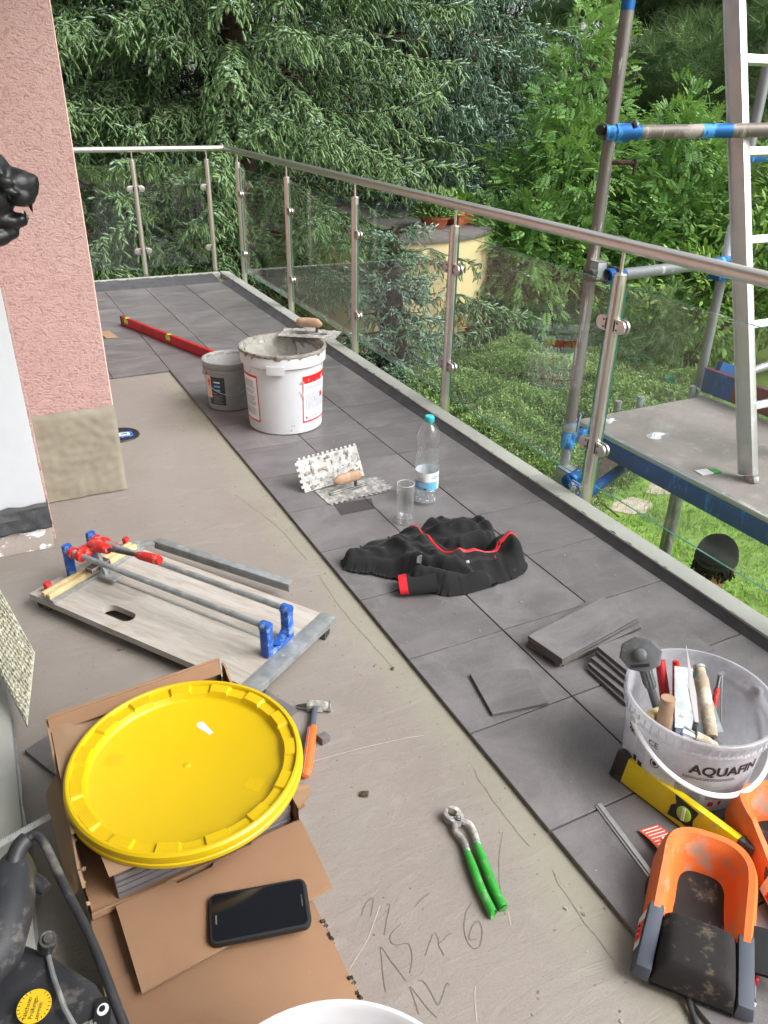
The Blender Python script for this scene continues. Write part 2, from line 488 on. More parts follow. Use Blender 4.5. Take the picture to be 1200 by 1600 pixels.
# leaves: tone per leaf from the "tint" attribute of the mesh
def leaf_mat(key, stops, rough=0.55, trans=0.25, spec=0.35):
    n = N(key)
    c = n.ramp(n.attr("tint"), stops)
    n.color(c).rough(rough)
    n.b.inputs["Specular IOR Level"].default_value = spec
    tl = n.n.new("ShaderNodeBsdfTranslucent")
    n.l.new(n.mix(0.5, c, (0.22, 0.30, 0.02, 1)), tl.inputs[0])
    mx = n.n.new("ShaderNodeMixShader"); mx.inputs[0].default_value = trans
    n.l.new(n.b.outputs[0], mx.inputs[1]); n.l.new(tl.outputs[0], mx.inputs[2])
    n.l.new(mx.outputs[0], n.out.inputs[0])
    M[key] = n.m
leaf_mat("spruce_needles", [(0.0, (0.065, 0.130, 0.060)), (0.45, (0.140, 0.240, 0.105)), (0.75, (0.230, 0.350, 0.145)), (0.9, (0.300, 0.430, 0.310)), (1.0, (0.400, 0.550, 0.460))], 0.6, 0.25)
leaf_mat("shaded_conifer", [(0.0, (0.012, 0.026, 0.014)), (0.6, (0.035, 0.062, 0.030)), (1.0, (0.075, 0.115, 0.055))], 0.7, 0.1)  # far thicket needles, darkened: shade in the tree gaps is painted into the colour
leaf_mat("blue_spruce_needles", [(0.0, (0.058, 0.110, 0.071)), (0.5, (0.121, 0.206, 0.130)), (0.8, (0.216, 0.334, 0.235)), (0.92, (0.343, 0.491, 0.392)), (1.0, (0.491, 0.666, 0.568))], 0.6, 0.22)
leaf_mat("pine_needles", [(0.0, (0.065, 0.128, 0.056)), (0.6, (0.154, 0.251, 0.099)), (1.0, (0.274, 0.383, 0.164))], 0.6, 0.15)
leaf_mat("ash_leaves", [(0.0, (0.065, 0.165, 0.045)), (0.6, (0.160, 0.330, 0.090)), (1.0, (0.310, 0.520, 0.160))], 0.5, 0.3)
leaf_mat("laurel_leaves", [(0.0, (0.055, 0.150, 0.030)), (0.6, (0.160, 0.330, 0.065)), (1.0, (0.380, 0.560, 0.130))], 0.4, 0.3, 0.5)
leaf_mat("hedge_leaves", [(0.0, (0.085, 0.165, 0.050)), (0.6, (0.195, 0.320, 0.100)), (1.0, (0.330, 0.460, 0.170))], 0.55, 0.2)
leaf_mat("ivy_leaves", [(0.0, (0.027, 0.083, 0.024)), (0.7, (0.068, 0.165, 0.045)), (1.0, (0.165, 0.285, 0.090))], 0.4, 0.15, 0.5)
leaf_mat("grass_blades", [(0.0, (0.112, 0.255, 0.033)), (0.6, (0.203, 0.405, 0.054)), (1.0, (0.352, 0.555, 0.105))], 0.55, 0.3)
simple("lawn_ground", (0.16, 0.26, 0.05), 0.95, var=0.45, vs=2.2, bump=0.6, bs=40, bd=0.02)

# ------------------------------------------------------------------ mesh helpers
class MB:
    def __init__(self):
        self.v, self.f, self.mi, self.mats = [], [], [], []

    def _m(self, key):
        if key not in self.mats:
            self.mats.append(key)
        return self.mats.index(key)

    def add(self, vs, fs, key, T=None):
        o = len(self.v)
        for p in vs:
            p = Vector(p)
            self.v.append(T @ p if T is not None else p)
        k = self._m(key)
        for f in fs:
            self.f.append([o + i for i in f])
            self.mi.append(k)
        return self

    def box(self, c, s, key, T=None, rot=None):
        R = Matrix.Translation(Vector(c))
        if rot is not None:
            R = R @ Euler(rot).to_matrix().to_4x4()
        if T is not None:
            R = T @ R
        x, y, z = (a / 2 for a in s)
        vs = [(-x, -y, -z), (x, -y, -z), (x, y, -z), (-x, y, -z), (-x, -y, z), (x, -y, z), (x, y, z), (-x, y, z)]
        fs = [(0, 3, 2, 1), (4, 5, 6, 7), (0, 1, 5, 4), (1, 2, 6, 5), (2, 3, 7, 6), (3, 0, 4, 7)]
        return self.add(vs, fs, key, R)

    def tube(self, pts, r, key, seg=12, T=None, cap=True, flat=1.0):
        """swept round section along a path; r a number or one per point"""
        pts = [Vector(p) for p in pts]
        rs = r if isinstance(r, (list, tuple)) else [r] * len(pts)
        vs, fs = [], []
        prev = None
        for i, p in enumerate(pts):
            d = (pts[min(i + 1, len(pts) - 1)] - pts[max(i - 1, 0)])
            if d.length < 1e-9:
                d = Vector((0, 0, 1))
            d.normalize()
            if prev is None:
                a = Vector((0, 0, 1)) if abs(d.z) < 0.9 else Vector((1, 0, 0))
                n1 = d.cross(a).normalized()
            else:
                n1 = (prev - d * prev.dot(d))
                n1 = n1.normalized() if n1.length > 1e-6 else d.orthogonal().normalized()
            prev = n1
            n2 = d.cross(n1)
            for k in range(seg):
                a = 2 * PI * k / seg
                vs.append(p + n1 * (math.cos(a) * rs[i]) + n2 * (math.sin(a) * rs[i] * flat))
        for i in range(len(pts) - 1):
            for k in range(seg):
                k2 = (k + 1) % seg
                fs.append((i * seg + k, i * seg + k2, (i + 1) * seg + k2, (i + 1) * seg + k))
        if cap:
            fs.append(tuple(range(seg))[::-1])
            fs.append(tuple((len(pts) - 1) * seg + k for k in range(seg)))
        return self.add(vs, fs, key, T)

    def cyl(self, a, b, r, key, seg=24, T=None):
        return self.tube([a, b], r, key, seg, T)

    def lathe(self, prof, key, seg=64, T=None, closed=False):
        vs, fs = [], []
        n = len(prof)
        for r, z in prof:
            for k in range(seg):
                a = 2 * PI * k / seg
                vs.append((r * math.cos(a), r * math.sin(a), z))
        for i in range(n if closed else n - 1):
            j = (i + 1) % n
            for k in range(seg):
                k2 = (k + 1) % seg
                fs.append((i * seg + k, i * seg + k2, j * seg + k2, j * seg + k))
        if not closed:
            if prof[0][0] > 1e-6 and prof[0][0] < 0:
                pass
        return self.add(vs, fs, key, T)

    def prism(self, outline, z0, z1, key, T=None):
        n = len(outline)
        vs = [(x, y, z0) for x, y in outline] + [(x, y, z1) for x, y in outline]
        fs = [tuple(range(n))[::-1], tuple(range(n, 2 * n))]
        fs += [(i, (i + 1) % n, n + (i + 1) % n, n + i) for i in range(n)]
        return self.add(vs, fs, key, T)

    def grid(self, fn, nu, nv, key, T=None, wrap=False):
        vs = [fn(i / nu, j / nv) for j in range(nv + 1) for i in range(nu + (0 if wrap else 1))]
        w = nu if wrap else nu + 1
        fs = []
        for j in range(nv):
            for i in range(nu):
                i2 = (i + 1) % w if wrap else i + 1
                fs.append((j * w + i, j * w + i2, (j + 1) * w + i2, (j + 1) * w + i))
        return self.add(vs, fs, key, T)


def obj(name, mb, parent=None, bevel=0.0, smooth=True, loc=None, rot=None, T=None, weld=False, seg=2):
    me = bpy.data.meshes.new(name)
    me.from_pydata([tuple(p) for p in mb.v], [], mb.f)
    for k in mb.mats:
        me.materials.append(M[k])
    me.polygons.foreach_set("material_index", mb.mi)
    bm = bmesh.new()
    bm.from_mesh(me)
    if weld:
        bmesh.ops.remove_doubles(bm, verts=bm.verts, dist=1e-5)
    bmesh.ops.recalc_face_normals(bm, faces=bm.faces)
    if bevel > 0:
        es = [e for e in bm.edges if len(e.link_faces) == 2 and e.calc_face_angle(0) > 0.6]
        bmesh.ops.bevel(bm, geom=es, offset=bevel, segments=seg, profile=0.6, affect='EDGES', clamp_overlap=True)
    if smooth:
        for f in bm.faces:
            f.smooth = True
        for e in bm.edges:
            if len(e.link_faces) == 2 and e.calc_face_angle(0) > 0.62:
                e.smooth = False
    bm.to_mesh(me)
    bm.free()
    o = bpy.data.objects.new(name, me)
    COL.objects.link(o)
    if parent is not None:
        o.parent = parent
    if T is not None:
        o.matrix_local = T
    if loc is not None:
        o.location = loc
    if rot is not None:
        o.rotation_euler = rot
    return o


def tag(o, label=None, cat=None, group=None, kind=None):
    if label: o['label'] = label
    if cat: o['category'] = cat
    if group: o['group'] = group
    if kind: o['kind'] = kind
    return o


def thing(name, label, cat, loc=(0, 0, 0), rot=(0, 0, 0), group=None):
    o = bpy.data.objects.new(name, None)
    COL.objects.link(o)
    o.empty_display_size = 0.05
    o.location = loc
    o.rotation_euler = rot
    return tag(o, label, cat, group)


def struct(name, mb, **k):
    return tag(obj(name, mb, **k), kind='structure')


def frame(o, x, y):
    """matrix with origin o, x axis along x, z from x cross y"""
    x = Vector(x).normalized(); z = x.cross(Vector(y)).normalized(); yy = z.cross(x)
    return Matrix(((x.x, yy.x, z.x, o[0]), (x.y, yy.y, z.y, o[1]), (x.z, yy.z, z.z, o[2]), (0, 0, 0, 1)))


def text_mesh(s, size, bold=0.0):
    cu = bpy.data.curves.new("lettering", 'FONT')
    cu.body = s
    cu.size = size
    cu.offset = bold
    cu.resolution_u = 3
    t = bpy.data.objects.new("lettering", cu)
    COL.objects.link(t)
    dg = bpy.context.evaluated_depsgraph_get()
    me = bpy.data.meshes.new_from_object(t.evaluated_get(dg))
    vs = [v.co.copy() for v in me.vertices]
    fs = [tuple(p.vertices) for p in me.polygons]
    bpy.data.objects.remove(t)
    bpy.data.curves.remove(cu)
    bpy.data.meshes.remove(me)
    return vs, fs


def wrap_text(mb, s, size, key, a0, z0, rfn, off=0.0008, bold=0.0, mirror=False):
    vs, fs = text_mesh(s, size, bold)
    out = []
    for p in vs:
        z = z0 + p.y
        r = rfn(z) + off
        a = a0 + p.x / r * (-1 if mirror else 1)
        out.append((r * math.cos(a), r * math.sin(a), z))
    mb.add(out, fs, key)


def wrap_patch(mb, a0, a1, z0, z1, key, rfn, off=0.0005, nu=12, nv=2):
    mb.grid(lambda u, v: ((rfn(z0 + (z1 - z0) * v) + off) * math.cos(a0 + (a1 - a0) * u),
                          (rfn(z0 + (z1 - z0) * v) + off) * math.sin(a0 + (a1 - a0) * u), z0 + (z1 - z0) * v), nu, nv, key)


def rounded(w, h, r, n=5):
    pts = []
    for cx, cy, a0 in ((w / 2 - r, h / 2 - r, 0), (-w / 2 + r, h / 2 - r, PI / 2), (-w / 2 + r, -h / 2 + r, PI), (w / 2 - r, -h / 2 + r, 1.5 * PI)):
        for k in range(n + 1):
            a = a0 + PI / 2 * k / n
            pts.append((cx + r * math.cos(a), cy + r * math.sin(a)))
    return pts


def nz(x, y, z=0.0, s=1.0):
    return mnoise.noise(Vector((x * s, y * s, z * s)))


def blob(name, parts, voxel, key, parent=None, smooth_it=8, T=None):
    """one continuous sculpted surface from overlapping ellipsoids and capsules (remeshed)"""
    bm = bmesh.new()
    for c, r, rot in parts:
        mat = Matrix.Translation(Vector(c)) @ Euler(rot).to_matrix().to_4x4() @ Matrix.Diagonal((*r, 1))
        bmesh.ops.create_icosphere(bm, subdivisions=3, radius=1, matrix=mat)
    me = bpy.data.meshes.new(name)
    bm.to_mesh(me)
    bm.free()
    o = bpy.data.objects.new(name, me)
    COL.objects.link(o)
    m = o.modifiers.new("r", 'REMESH'); m.mode = 'VOXEL'; m.voxel_size = voxel
    s = o.modifiers.new("s", 'SMOOTH'); s.iterations = smooth_it; s.factor = 0.5
    dg = bpy.context.evaluated_depsgraph_get()
    me2 = bpy.data.meshes.new_from_object(o.evaluated_get(dg))
    o.modifiers.clear()
    o.data = me2
    me2.name = name
    me2.materials.clear()
    me2.materials.append(M[key])
    me2.polygons.foreach_set("use_smooth", [True] * len(me2.polygons))
    if parent is not None:
        o.parent = parent
    if T is not None:
        o.matrix_local = T
    return o


# ------------------------------------------------------------------ the balcony
FL = -0.012                       # screed level, tile tops are z = 0
mb = MB()
mb.add([(-2.6, -3.0, FL), (0.955, -3.0, FL), (0.975, 5.66, FL), (-2.6, 5.66, FL),
        (-2.6, -3.0, -0.24), (0.955, -3.0, -0.24), (0.975, 5.66, -0.24), (-2.6, 5.66, -0.24)],
       [(0, 1, 2, 3), (7, 6, 5, 4), (0, 4, 5, 1), (1, 5, 6, 2), (2, 6, 7, 3), (3, 7, 4, 0)], "screed")
floor = struct("balcony_floor", mb, smooth=False)

# porcelain tiles, each its own piece
TV = 0.30228
mb = MB()
mb.box((0, 0, 0), (0.2965, 0.2985, 0.0095), "tile")
t0 = obj("floor_tile", mb, floor, bevel=0.0008, seg=1)
t0.location = (0.15, 0.15, -0.00475)
full_tile = t0.data
mb = MB(); mb.box((0, 0, 0), (0.292, 0.2985, 0.0095), "tile")
edge_me = obj("floor_tile", mb, floor, bevel=0.0008, seg=1)
first_edge = edge_me
cells = []
for v in range(-4, 18):
    for u in range(0, 3):
        cells.append((u, v))
for v in range(11, 18):
    for u in (-1, -2):
        cells.append((u, v))
used0 = used1 = False
for u, v in cells:
    jx, jy = random.uniform(-.0006, .0006), random.uniform(-.0006, .0006)
    if u == 2:
        if not used1:
            o = first_edge; used1 = True
        else:
            o = first_edge.copy(); COL.objects.link(o)
        o.location = (0.6 + 0.148 + jx + 0.001, (v + 0.5) * TV + jy, -0.00475 + random.uniform(-.0005, .0004))
    else:
        if not used0:
            o = t0; used0 = True
        else:
            o = t0.copy(); COL.objects.link(o)
        o.location = ((u + 0.5) * 0.3 + jx, (v + 0.5) * TV + jy, -0.00475 + random.uniform(-.0005, .0004))
    o.parent = floor
    o.rotation_euler = (random.uniform(-.0012, .0012), random.uniform(-.0012, .0012), random.choice((0, PI)))

# cement smears and trowel ridges on the bare floor (flat print: scratches, pencil sums)
def ribbon(mb, pts, w, key, z):
    for a, b in zip(pts[:-1], pts[1:]):
        a, b = Vector((*a, z)), Vector((*b, z))
        d = (b - a)
        if d.length < 1e-6:
            continue
        n = Vector((-d.y, d.x, 0)).normalized() * w / 2
        mb.add([a - n, b - n, b + n, a + n], [(0, 1, 2, 3)], key)
simple("pencil", lin(104, 98, 94), 0.8, var=0.3, vs=200)
simple("scratch", lin(172, 163, 152), 0.85, var=0.15, vs=120)
simple("grout_line", lin(122, 112, 98), 0.85, var=0.2, vs=120)

# kerb along the outer edge in two slabs with a joint, and the upturned sealing strip
def kx(y):                 # inner face of the kerb
    return 0.911 + 0.0105 * y
mb = MB()
kerb = bpy.data.objects.new("kerb", None); COL.objects.link(kerb); kerb['kind'] = 'structure'
def kerb_slab(y0, y1):
    b = MB()
    n = 10
    vs, fs = [], []
    for i in range(n + 1):
        y = y0 + (y1 - y0) * i / n
        x = kx(y); w = 0.006 * nz(0, y * 3) * 0.4
        vs += [(x + w, y, -0.02), (x + w, y, 0.03), (x + 0.078, y, 0.026), (x + 0.078, y, -0.05)]
    for i in range(n):
        a = i * 4
        for k in range(4):
            fs.append((a + k, a + (k + 1) % 4, a + 4 + (k + 1) % 4, a + 4 + k))
    fs += [(0, 1, 2, 3), tuple(n * 4 + k for k in (3, 2, 1, 0))]
    b.add(vs, fs, "kerb")
    obj("kerb_slab", b, kerb, bevel=0.004)
kerb_slab(-3.0, 1.348)
kerb_slab(1.352, 3.9)
kerb_slab(3.904, 5.73)
b = MB(); b.box((-0.52, 5.695, 0.004), (2.96, 0.07, 0.05), "kerb"); obj("kerb_slab", b, kerb, bevel=0.004)

def strip(fa, fb, n, dz=1.0):
    b = MB()
    vs, fs = [], []
    for i in range(n + 1):
        t = i / n
        for k, q in enumerate((0.0, 0.4, 0.8, 1.0)):
            p = fa(t).lerp(fb(t), q)
            wob = 0.005 * mnoise.noise(p * 26) + 0.003 * mnoise.noise(p * 70)
            z = (0.0, 0.012, 0.024, 0.033)[k] * dz + wob * (1.2 if k else 0)
            vs.append((p.x + wob * 0.6, p.y + wob * 0.4, z - 0.004))
    for i in range(n):
        for k in range(3):
            a = i * 4 + k
            fs.append((a, a + 1, a + 5, a + 4))
    b.add(vs, fs, "membrane")
    return b
obj("sealing_strip", strip(lambda t: Vector((0.8975, -3 + 8.45 * t, 0)), lambda t: Vector((kx(-3 + 8.45 * t) + 0.004, -3 + 8.45 * t, 0)), 420), kerb)
obj("sealing_strip", strip(lambda t: Vector((-2.0 + 2.9 * t, 5.45, 0)), lambda t: Vector((-2.0 + 2.9 * t, 5.662, 0)), 160), kerb)
# outer face of the slab below the kerb
b = MB(); b.box((0.985, 1.36, -0.17), (0.03, 8.72, 0.236), "kerb"); obj("slab_edge", b, kerb)
b = MB(); b.box((-0.52, 5.70, -0.15), (2.96, 0.05, 0.24), "kerb"); obj("slab_edge", b, kerb)

# ------------------------------------------------------------------ the house
wall = thing("house_wall", "pink roughcast house corner with greenish mortar patch at its foot", "wall", (0, 0, 0))
b = MB()
b.box((-1.55, 3.72, 1.9), (2.144, 3.49, 4.0), "pink")
pw = obj("rendered_wall", b, wall, bevel=0.004)
b = MB()
b.box((-1.70, 1.8295, 1.9), (1.886, 0.287, 4.0), "pink")
obj("rendered_reveal", b, wall, bevel=0.006)
# mortar patch, a few millimetres thick with a torn upper edge
b = MB()
def patch(u, v):
    x = -0.775 + 0.302 * u
    top = 0.318 + 0.006 * nz(u * 7, 3.3) + 0.004 * nz(u * 30, 1)
    z = FL + 0.004 + (top - FL) * v
    d = 0.010 + 0.004 * nz(x * 9, z * 9, 2) + 0.003 * nz(x * 40, z * 40, 5)
    d *= min(1, (1 - v) * 14 + 0.25) * min(1, (1 - u) * 18 + 0.3)
    return (x, 1.974 - d, z)
b.grid(patch, 40, 44, "adhesive")
obj("mortar_patch", b, wall)
b = MB()
b.grid(lambda u, v: (-0.4765 + 0.010 * (1 - abs(2 * u - 1)) * (1 if v < 1 else 0) + 0.002 * nz(u * 9, v * 30), 1.97 + 0.9 * u, FL + 0.332 * v + 0.01 * nz(u * 14, 8) * v), 30, 12, "adhesive")
obj("mortar_patch", b, wall)
simple("bead_pink", lin(232, 196, 186), 0.85)
for zc in (0,):                     # plaster corner bead, a paler worn arris
    b = MB(); b.tube([(-0.4795, 1.9765, 0.32 + 0.06 * i) for i in range(60)], 0.0030, "bead_pink", 6); obj("corner_bead", b, wall)

wht = thing("window_reveal", "white boarded wall end with black sealing band and scraped grey base", "wall", (0, 0, 0))
b = MB(); b.box((-1.71, 1.655, 2.03), (1.886, 0.05, 3.76), "white_wall"); obj("white_board", b, wht, bevel=0.003)
b = MB()
b.grid(lambda u, v: (-1.3 + 0.537 * u, 1.622 - 0.006 * nz(u * 20, v * 3) - 0.004 * nz(u * 9, v * 14, 3) - (0.01 if 0 < v < 1 else 0), 0.066 + 0.092 * v + (0.005 * nz(u * 12, v, 7) if v in (0.0, 1.0) else 0)), 60, 10, "membrane")
b.grid(lambda u, v: (-0.763 + 0.004 * nz(u * 9, v * 9), 1.622 + 0.04 * u, 0.07 + 0.088 * v), 4, 6, "membrane")
obj("sealing_band", b, wht)
b = MB(); b.box((-1.71, 1.652, 0.030), (1.884, 0.042, 0.083), "scraped"); obj("base_strip", b, wht, bevel=0.003)

# unseen eaves, inferred; their reach is tuned to shade floor and wall
eav = thing("unseen_roof_overhang", "pale soffit of the unseen overhang above the balcony", "roof")
b = MB(); b.box((-1.15, 1.2, 2.75), (2.9, 9.0, 0.22), "white_wall"); obj("soffit", b, eav, bevel=0.01)
# house front left of the camera: door opening with threshold, wall going on past it
hw = thing("door_wall", "pink house front beside the balcony door with its grey metal threshold", "wall")
b = MB(); b.box((-1.32, -1.75, 1.3), (0.5, 2.5, 2.9), "pink"); obj("rendered_wall", b, hw, bevel=0.004)
b = MB()
b.box((-1.28, 0.60, 0.0), (0.66, 2.05, 0.05), "kerb")
obj("threshold", b, hw, bevel=0.003)
b = MB()
b.grid(lambda u, v: (-0.995 + 0.05 * v + 0.004 * nz(u * 24, 2) * (v > 0.9), -0.4 + 1.66 * u, FL + 0.036 - 0.014 * v), 60, 3, "zinc")
b.box((-0.972, 0.43, 0.002), (0.046, 1.66, 0.02), "zinc")
obj("metal_flashing", b, hw)
b = MB()
for y in (-0.46, 1.58):
    b.box((-1.17, y, 1.15), (0.06, 0.08, 2.25), "white_wall")
b.box((-1.17, 0.56, 2.24), (0.06, 2.12, 0.08), "white_wall")
obj("door_frame", b, hw, bevel=0.004)
b = MB(); b.box((-1.18, 0.56, 1.12), (0.012, 1.96, 2.16), "pane_glass"); obj("door_pane", b, hw)
b = MB(); b.box((-1.32, 0.56, 2.52), (0.5, 2.12, 0.46), "pink"); obj("lintel", b, hw)
b = MB(); b.box((-2.3, 0.6, 0.8), (0.04, 4.0, 4.2), "wall_cap"); b.box((-1.8, 0.6, -0.03), (0.9, 4.0, 0.04), "dusty_wood"); obj("room_back", b, hw)

# ------------------------------------------------------------------ glass railing
rail = thing("glass_railing", "stainless steel balcony railing with clamped glass panes and round handrail", "railing", (0, 0, 0))
def rz(y): return 0.908 + 0.0105 * (y - 1.15)          # handrail axis
def pz(y): return 0.822 + 0.0125 * (y - 1.15)          # top of the post tube
def rx(y): return kx(y) + 0.125                        # line of the posts
corner = Vector((rx(5.72) + 0.01, 5.775, rz(5.72)))
pts = [(rx(-2.6), -2.6, rz(-2.6)), (rx(1.0), 1.0, rz(1.0)), tuple(corner)]
b = MB(); b.tube(pts, 0.0212, "steel", 28)
b.tube([tuple(corner), (-0.6, 5.83, rz(5.72) - 0.012)], 0.0212, "steel", 28)
b.tube([(corner.x, corner.y, corner.z - 0.0), (corner.x, corner.y, corner.z + 0.0005)], 0.0, "steel", 6)
bmx = obj("handrail", b, rail)
b = MB()
b.lathe([(0.0, 0.0213), (0.008, 0.0198), (0.0155, 0.0146), (0.02, 0.0075), (0.0213, 0), (0.02, -0.0075), (0.0155, -0.0146), (0.008, -0.0198), (0, -0.0213)], "steel", 24)
obj("corner_joint", b, rail, loc=tuple(corner))

def post(x, y, side, clamps=(1, 1)):
    """side: 'x' railing runs along y, 'y' runs along x; clamps on (minus, plus) side"""
    top = pz(y)
    b = MB(); b.tube([(0, 0, -0.20), (0, 0, top - 0.004)], 0.0212, "steel", 24)
    b.lathe([(0.0, top), (0.0175, top - 0.0005), (0.0212, top - 0.004)], "steel", 24)
    b.lathe([(0.0, top - 0.004), (0.0208, top - 0.004)], "steel", 24)
    p = obj("post", b, rail, loc=(x, y, 0))
    b = MB(); b.tube([(0, 0, top - 0.002), (0, 0, rz(y) - 0.012)], 0.006, "steel", 12)
    obj("pin", b, p)
    b = MB(); b.box((-0.03 if side == 'x' else 0, 0 if side == 'x' else -0.03, -0.13), (0.05, 0.05, 0.06), "steel")
    obj("wall_bracket", b, p, bevel=0.004)
    for z in (0.215, 0.655 if side == 'x' else 0.675):
        for s, on in zip((-1, 1), clamps):
            if not on:
                continue
            b = MB()
            for off in (-0.0085, 0.0085):
                out = [(0.012, -0.0235), (0.046, -0.0235)] + [(0.046 + 0.0235 * math.sin(a), -0.0235 * math.cos(a)) for a in [PI * k / 12 for k in range(1, 12)]] + [(0.046, 0.0235), (0.012, 0.0235)]
                vs0 = [(q[0] * s, off - 0.0045, q[1]) for q in out] + [(q[0] * s, off + 0.0045, q[1]) for q in out]
                n = len(out)
                fs = [tuple(range(n)), tuple(range(2 * n - 1, n - 1, -1))] + [(i, i + n, (i + 1) % n + n, (i + 1) % n) for i in range(n)]
                b.add(vs0, fs, "clamp_steel")
            b.box((0.020 * s, 0, 0), (0.01, 0.026, 0.04), "clamp_steel")
            T = Matrix.Translation((0, 0, z))
            if side == 'x':
                T = T @ Matrix.Rotation(PI / 2, 4, 'Z')
            c = obj("clamp", b, p, bevel=0.0015, T=T)
            b = MB()
            for zz in (-0.012, 0.012):
                for off in (-0.0135, 0.0135):
                    b.tube([(0.032 * s, off - 0.0008, zz), (0.032 * s, off + 0.0008, zz)], 0.004, "dark_steel", 10)
            obj("clamp_screw", b, p, T=T)
    return p
ys = [0.10, 1.15, 2.20, 3.25, 4.33, 5.42]
for i, y in enumerate(ys):
    post(rx(y), y, 'x', (1, 0) if i == 5 else (1, 1))
post(-0.235, 5.80, 'y'); post(0.385, 5.795, 'y'); post(0.955, 5.785, 'y', (1, 0))

def pane(a, bb, z0, z1a, z1b):
    a, bb = Vector(a), Vector(bb)
    d = (bb - a).normalized(); n = Vector((-d.y, d.x, 0)) * 0.004
    b = MB()
    q = [a - n, bb - n, bb + n, a + n]
    vs = [(p.x, p.y, z0) for p in q] + [(q[0].x, q[0].y, z1a), (q[1].x, q[1].y, z1b), (q[2].x, q[2].y, z1b), (q[3].x, q[3].y, z1a)]
    b.add(vs, [(0, 1, 5, 4), (2, 3, 7, 6)], "pane_glass")
    b.add(vs, [(1, 2, 6, 5), (3, 0, 4, 7), (0, 3, 2, 1), (4, 5, 6, 7)], "glass_edge")
    obj("glass_pane", b, rail, smooth=False)
for y0, y1 in zip(ys[:-1], ys[1:]):
    pane((rx(y0), y0 + 0.036, 0), (rx(y1), y1 - 0.036, 0), 0.07, pz(y0) - 0.035, pz(y1) - 0.035)
pane((rx(-1.2), -1.2, 0), (rx(0.06), 0.064, 0), 0.07, pz(-1.2) - 0.035, pz(0.1) - 0.035)
pane((0.421, 5.79, 0), (0.919, 5.785, 0), 0.09, pz(5.78) - 0.035, pz(5.78) - 0.035)
pane((-0.199, 5.80, 0), (0.349, 5.795, 0), 0.09, pz(5.78) - 0.035, pz(5.78) - 0.035)
pane((-0.9, 5.805, 0), (-0.271, 5.80, 0), 0.09, pz(5.78) - 0.035, pz(5.78) - 0.035)

# ------------------------------------------------------------------ scaffold
GZ = -2.1
sc = thing("scaffold", "tube scaffold with blue couplers, grey deck and red toe board beyond the railing", "scaffold", (1.42, 1.712, GZ))
def W(x, y, z): return Vector((x - 1.42, y - 1.712, z - GZ))
def sobj(name, mb, **k): return obj(name, mb, sc, **k)
def standard(x, y, z0, z1, mats):
    """mats: list of (z_from, z_to, material)"""
    b = MB()
    for a, c, m in mats:
        b.tube([W(x, y, a), W(x, y, c)], 0.0242, m, 20)
    return sobj("standard", b)
standard(1.42, 1.712, GZ, 2.6, [(GZ + 0.02, -0.02, "grey_tube"), (-0.02, 1.60, "worn_tube"), (1.60, 2.5, "blue_paint")])
standard(2.52, 1.99, GZ, 2.6, [(GZ + 0.02, 0.62, "grey_tube"), (0.62, 0.80, "white_wall"), (0.80, 1.12, "grey_tube"), (1.12, 1.14, "deep_blue"), (1.14, 2.5, "grey_tube")])
standard(2.12, 1.63, GZ, 0, [(GZ + 0.02, -1.06, "grey_tube"), (-1.06, -0.86, "yellow_paint"), (-0.86, -0.11, "grey_tube")])
for x, y in ((1.42, 1.712), (2.52, 1.99), (2.12, 1.63)):
    b = MB(); b.box(W(x, y, GZ + 0.01), (0.15, 0.15, 0.02), "zinc"); sobj("base_plate", b, bevel=0.003)
# cross tubes
def tube_parts(a, c, segs, name="ledger"):
    a, c = W(*a), W(*c)
    b = MB(); L = (c - a).length
    for t0_, t1_, m in segs:
        b.tube([a.lerp(c, t0_), a.lerp(c, t1_)], 0.0242, m, 20, cap=(t0_ > 0))
    d = (c - a).normalized()
    b.tube([a + d * 0.001, a - d * 0.0 + d * 0.06], 0.0205, "dark_steel", 20)
    return sobj(name, b)
tube_parts((1.318, 1.622, 1.213), (2.60, 0.995, 1.262), [(0, 0.09, "blue_paint"), (0.09, 0.245, "rusty_tube"), (0.245, 0.32, "blue_paint"), (0.32, 1, "rusty_tube")])
tube_parts((1.44, 1.655, 0.690), (2.53, 1.93, 0.640), [(0, 0.12, "deep_blue"), (0.12, 0.66, "grey_tube"), (0.66, 0.98, "blue_paint")])
tube_parts((2.545, 1.96, 0.572), (2.50, -0.6, 0.50), [(0, 1, "grey_tube")], "guard_rail")
tube_parts((2.50, 1.99, -0.045), (3.35, 1.905, 0.12), [(0, 1, "grey_tube")])
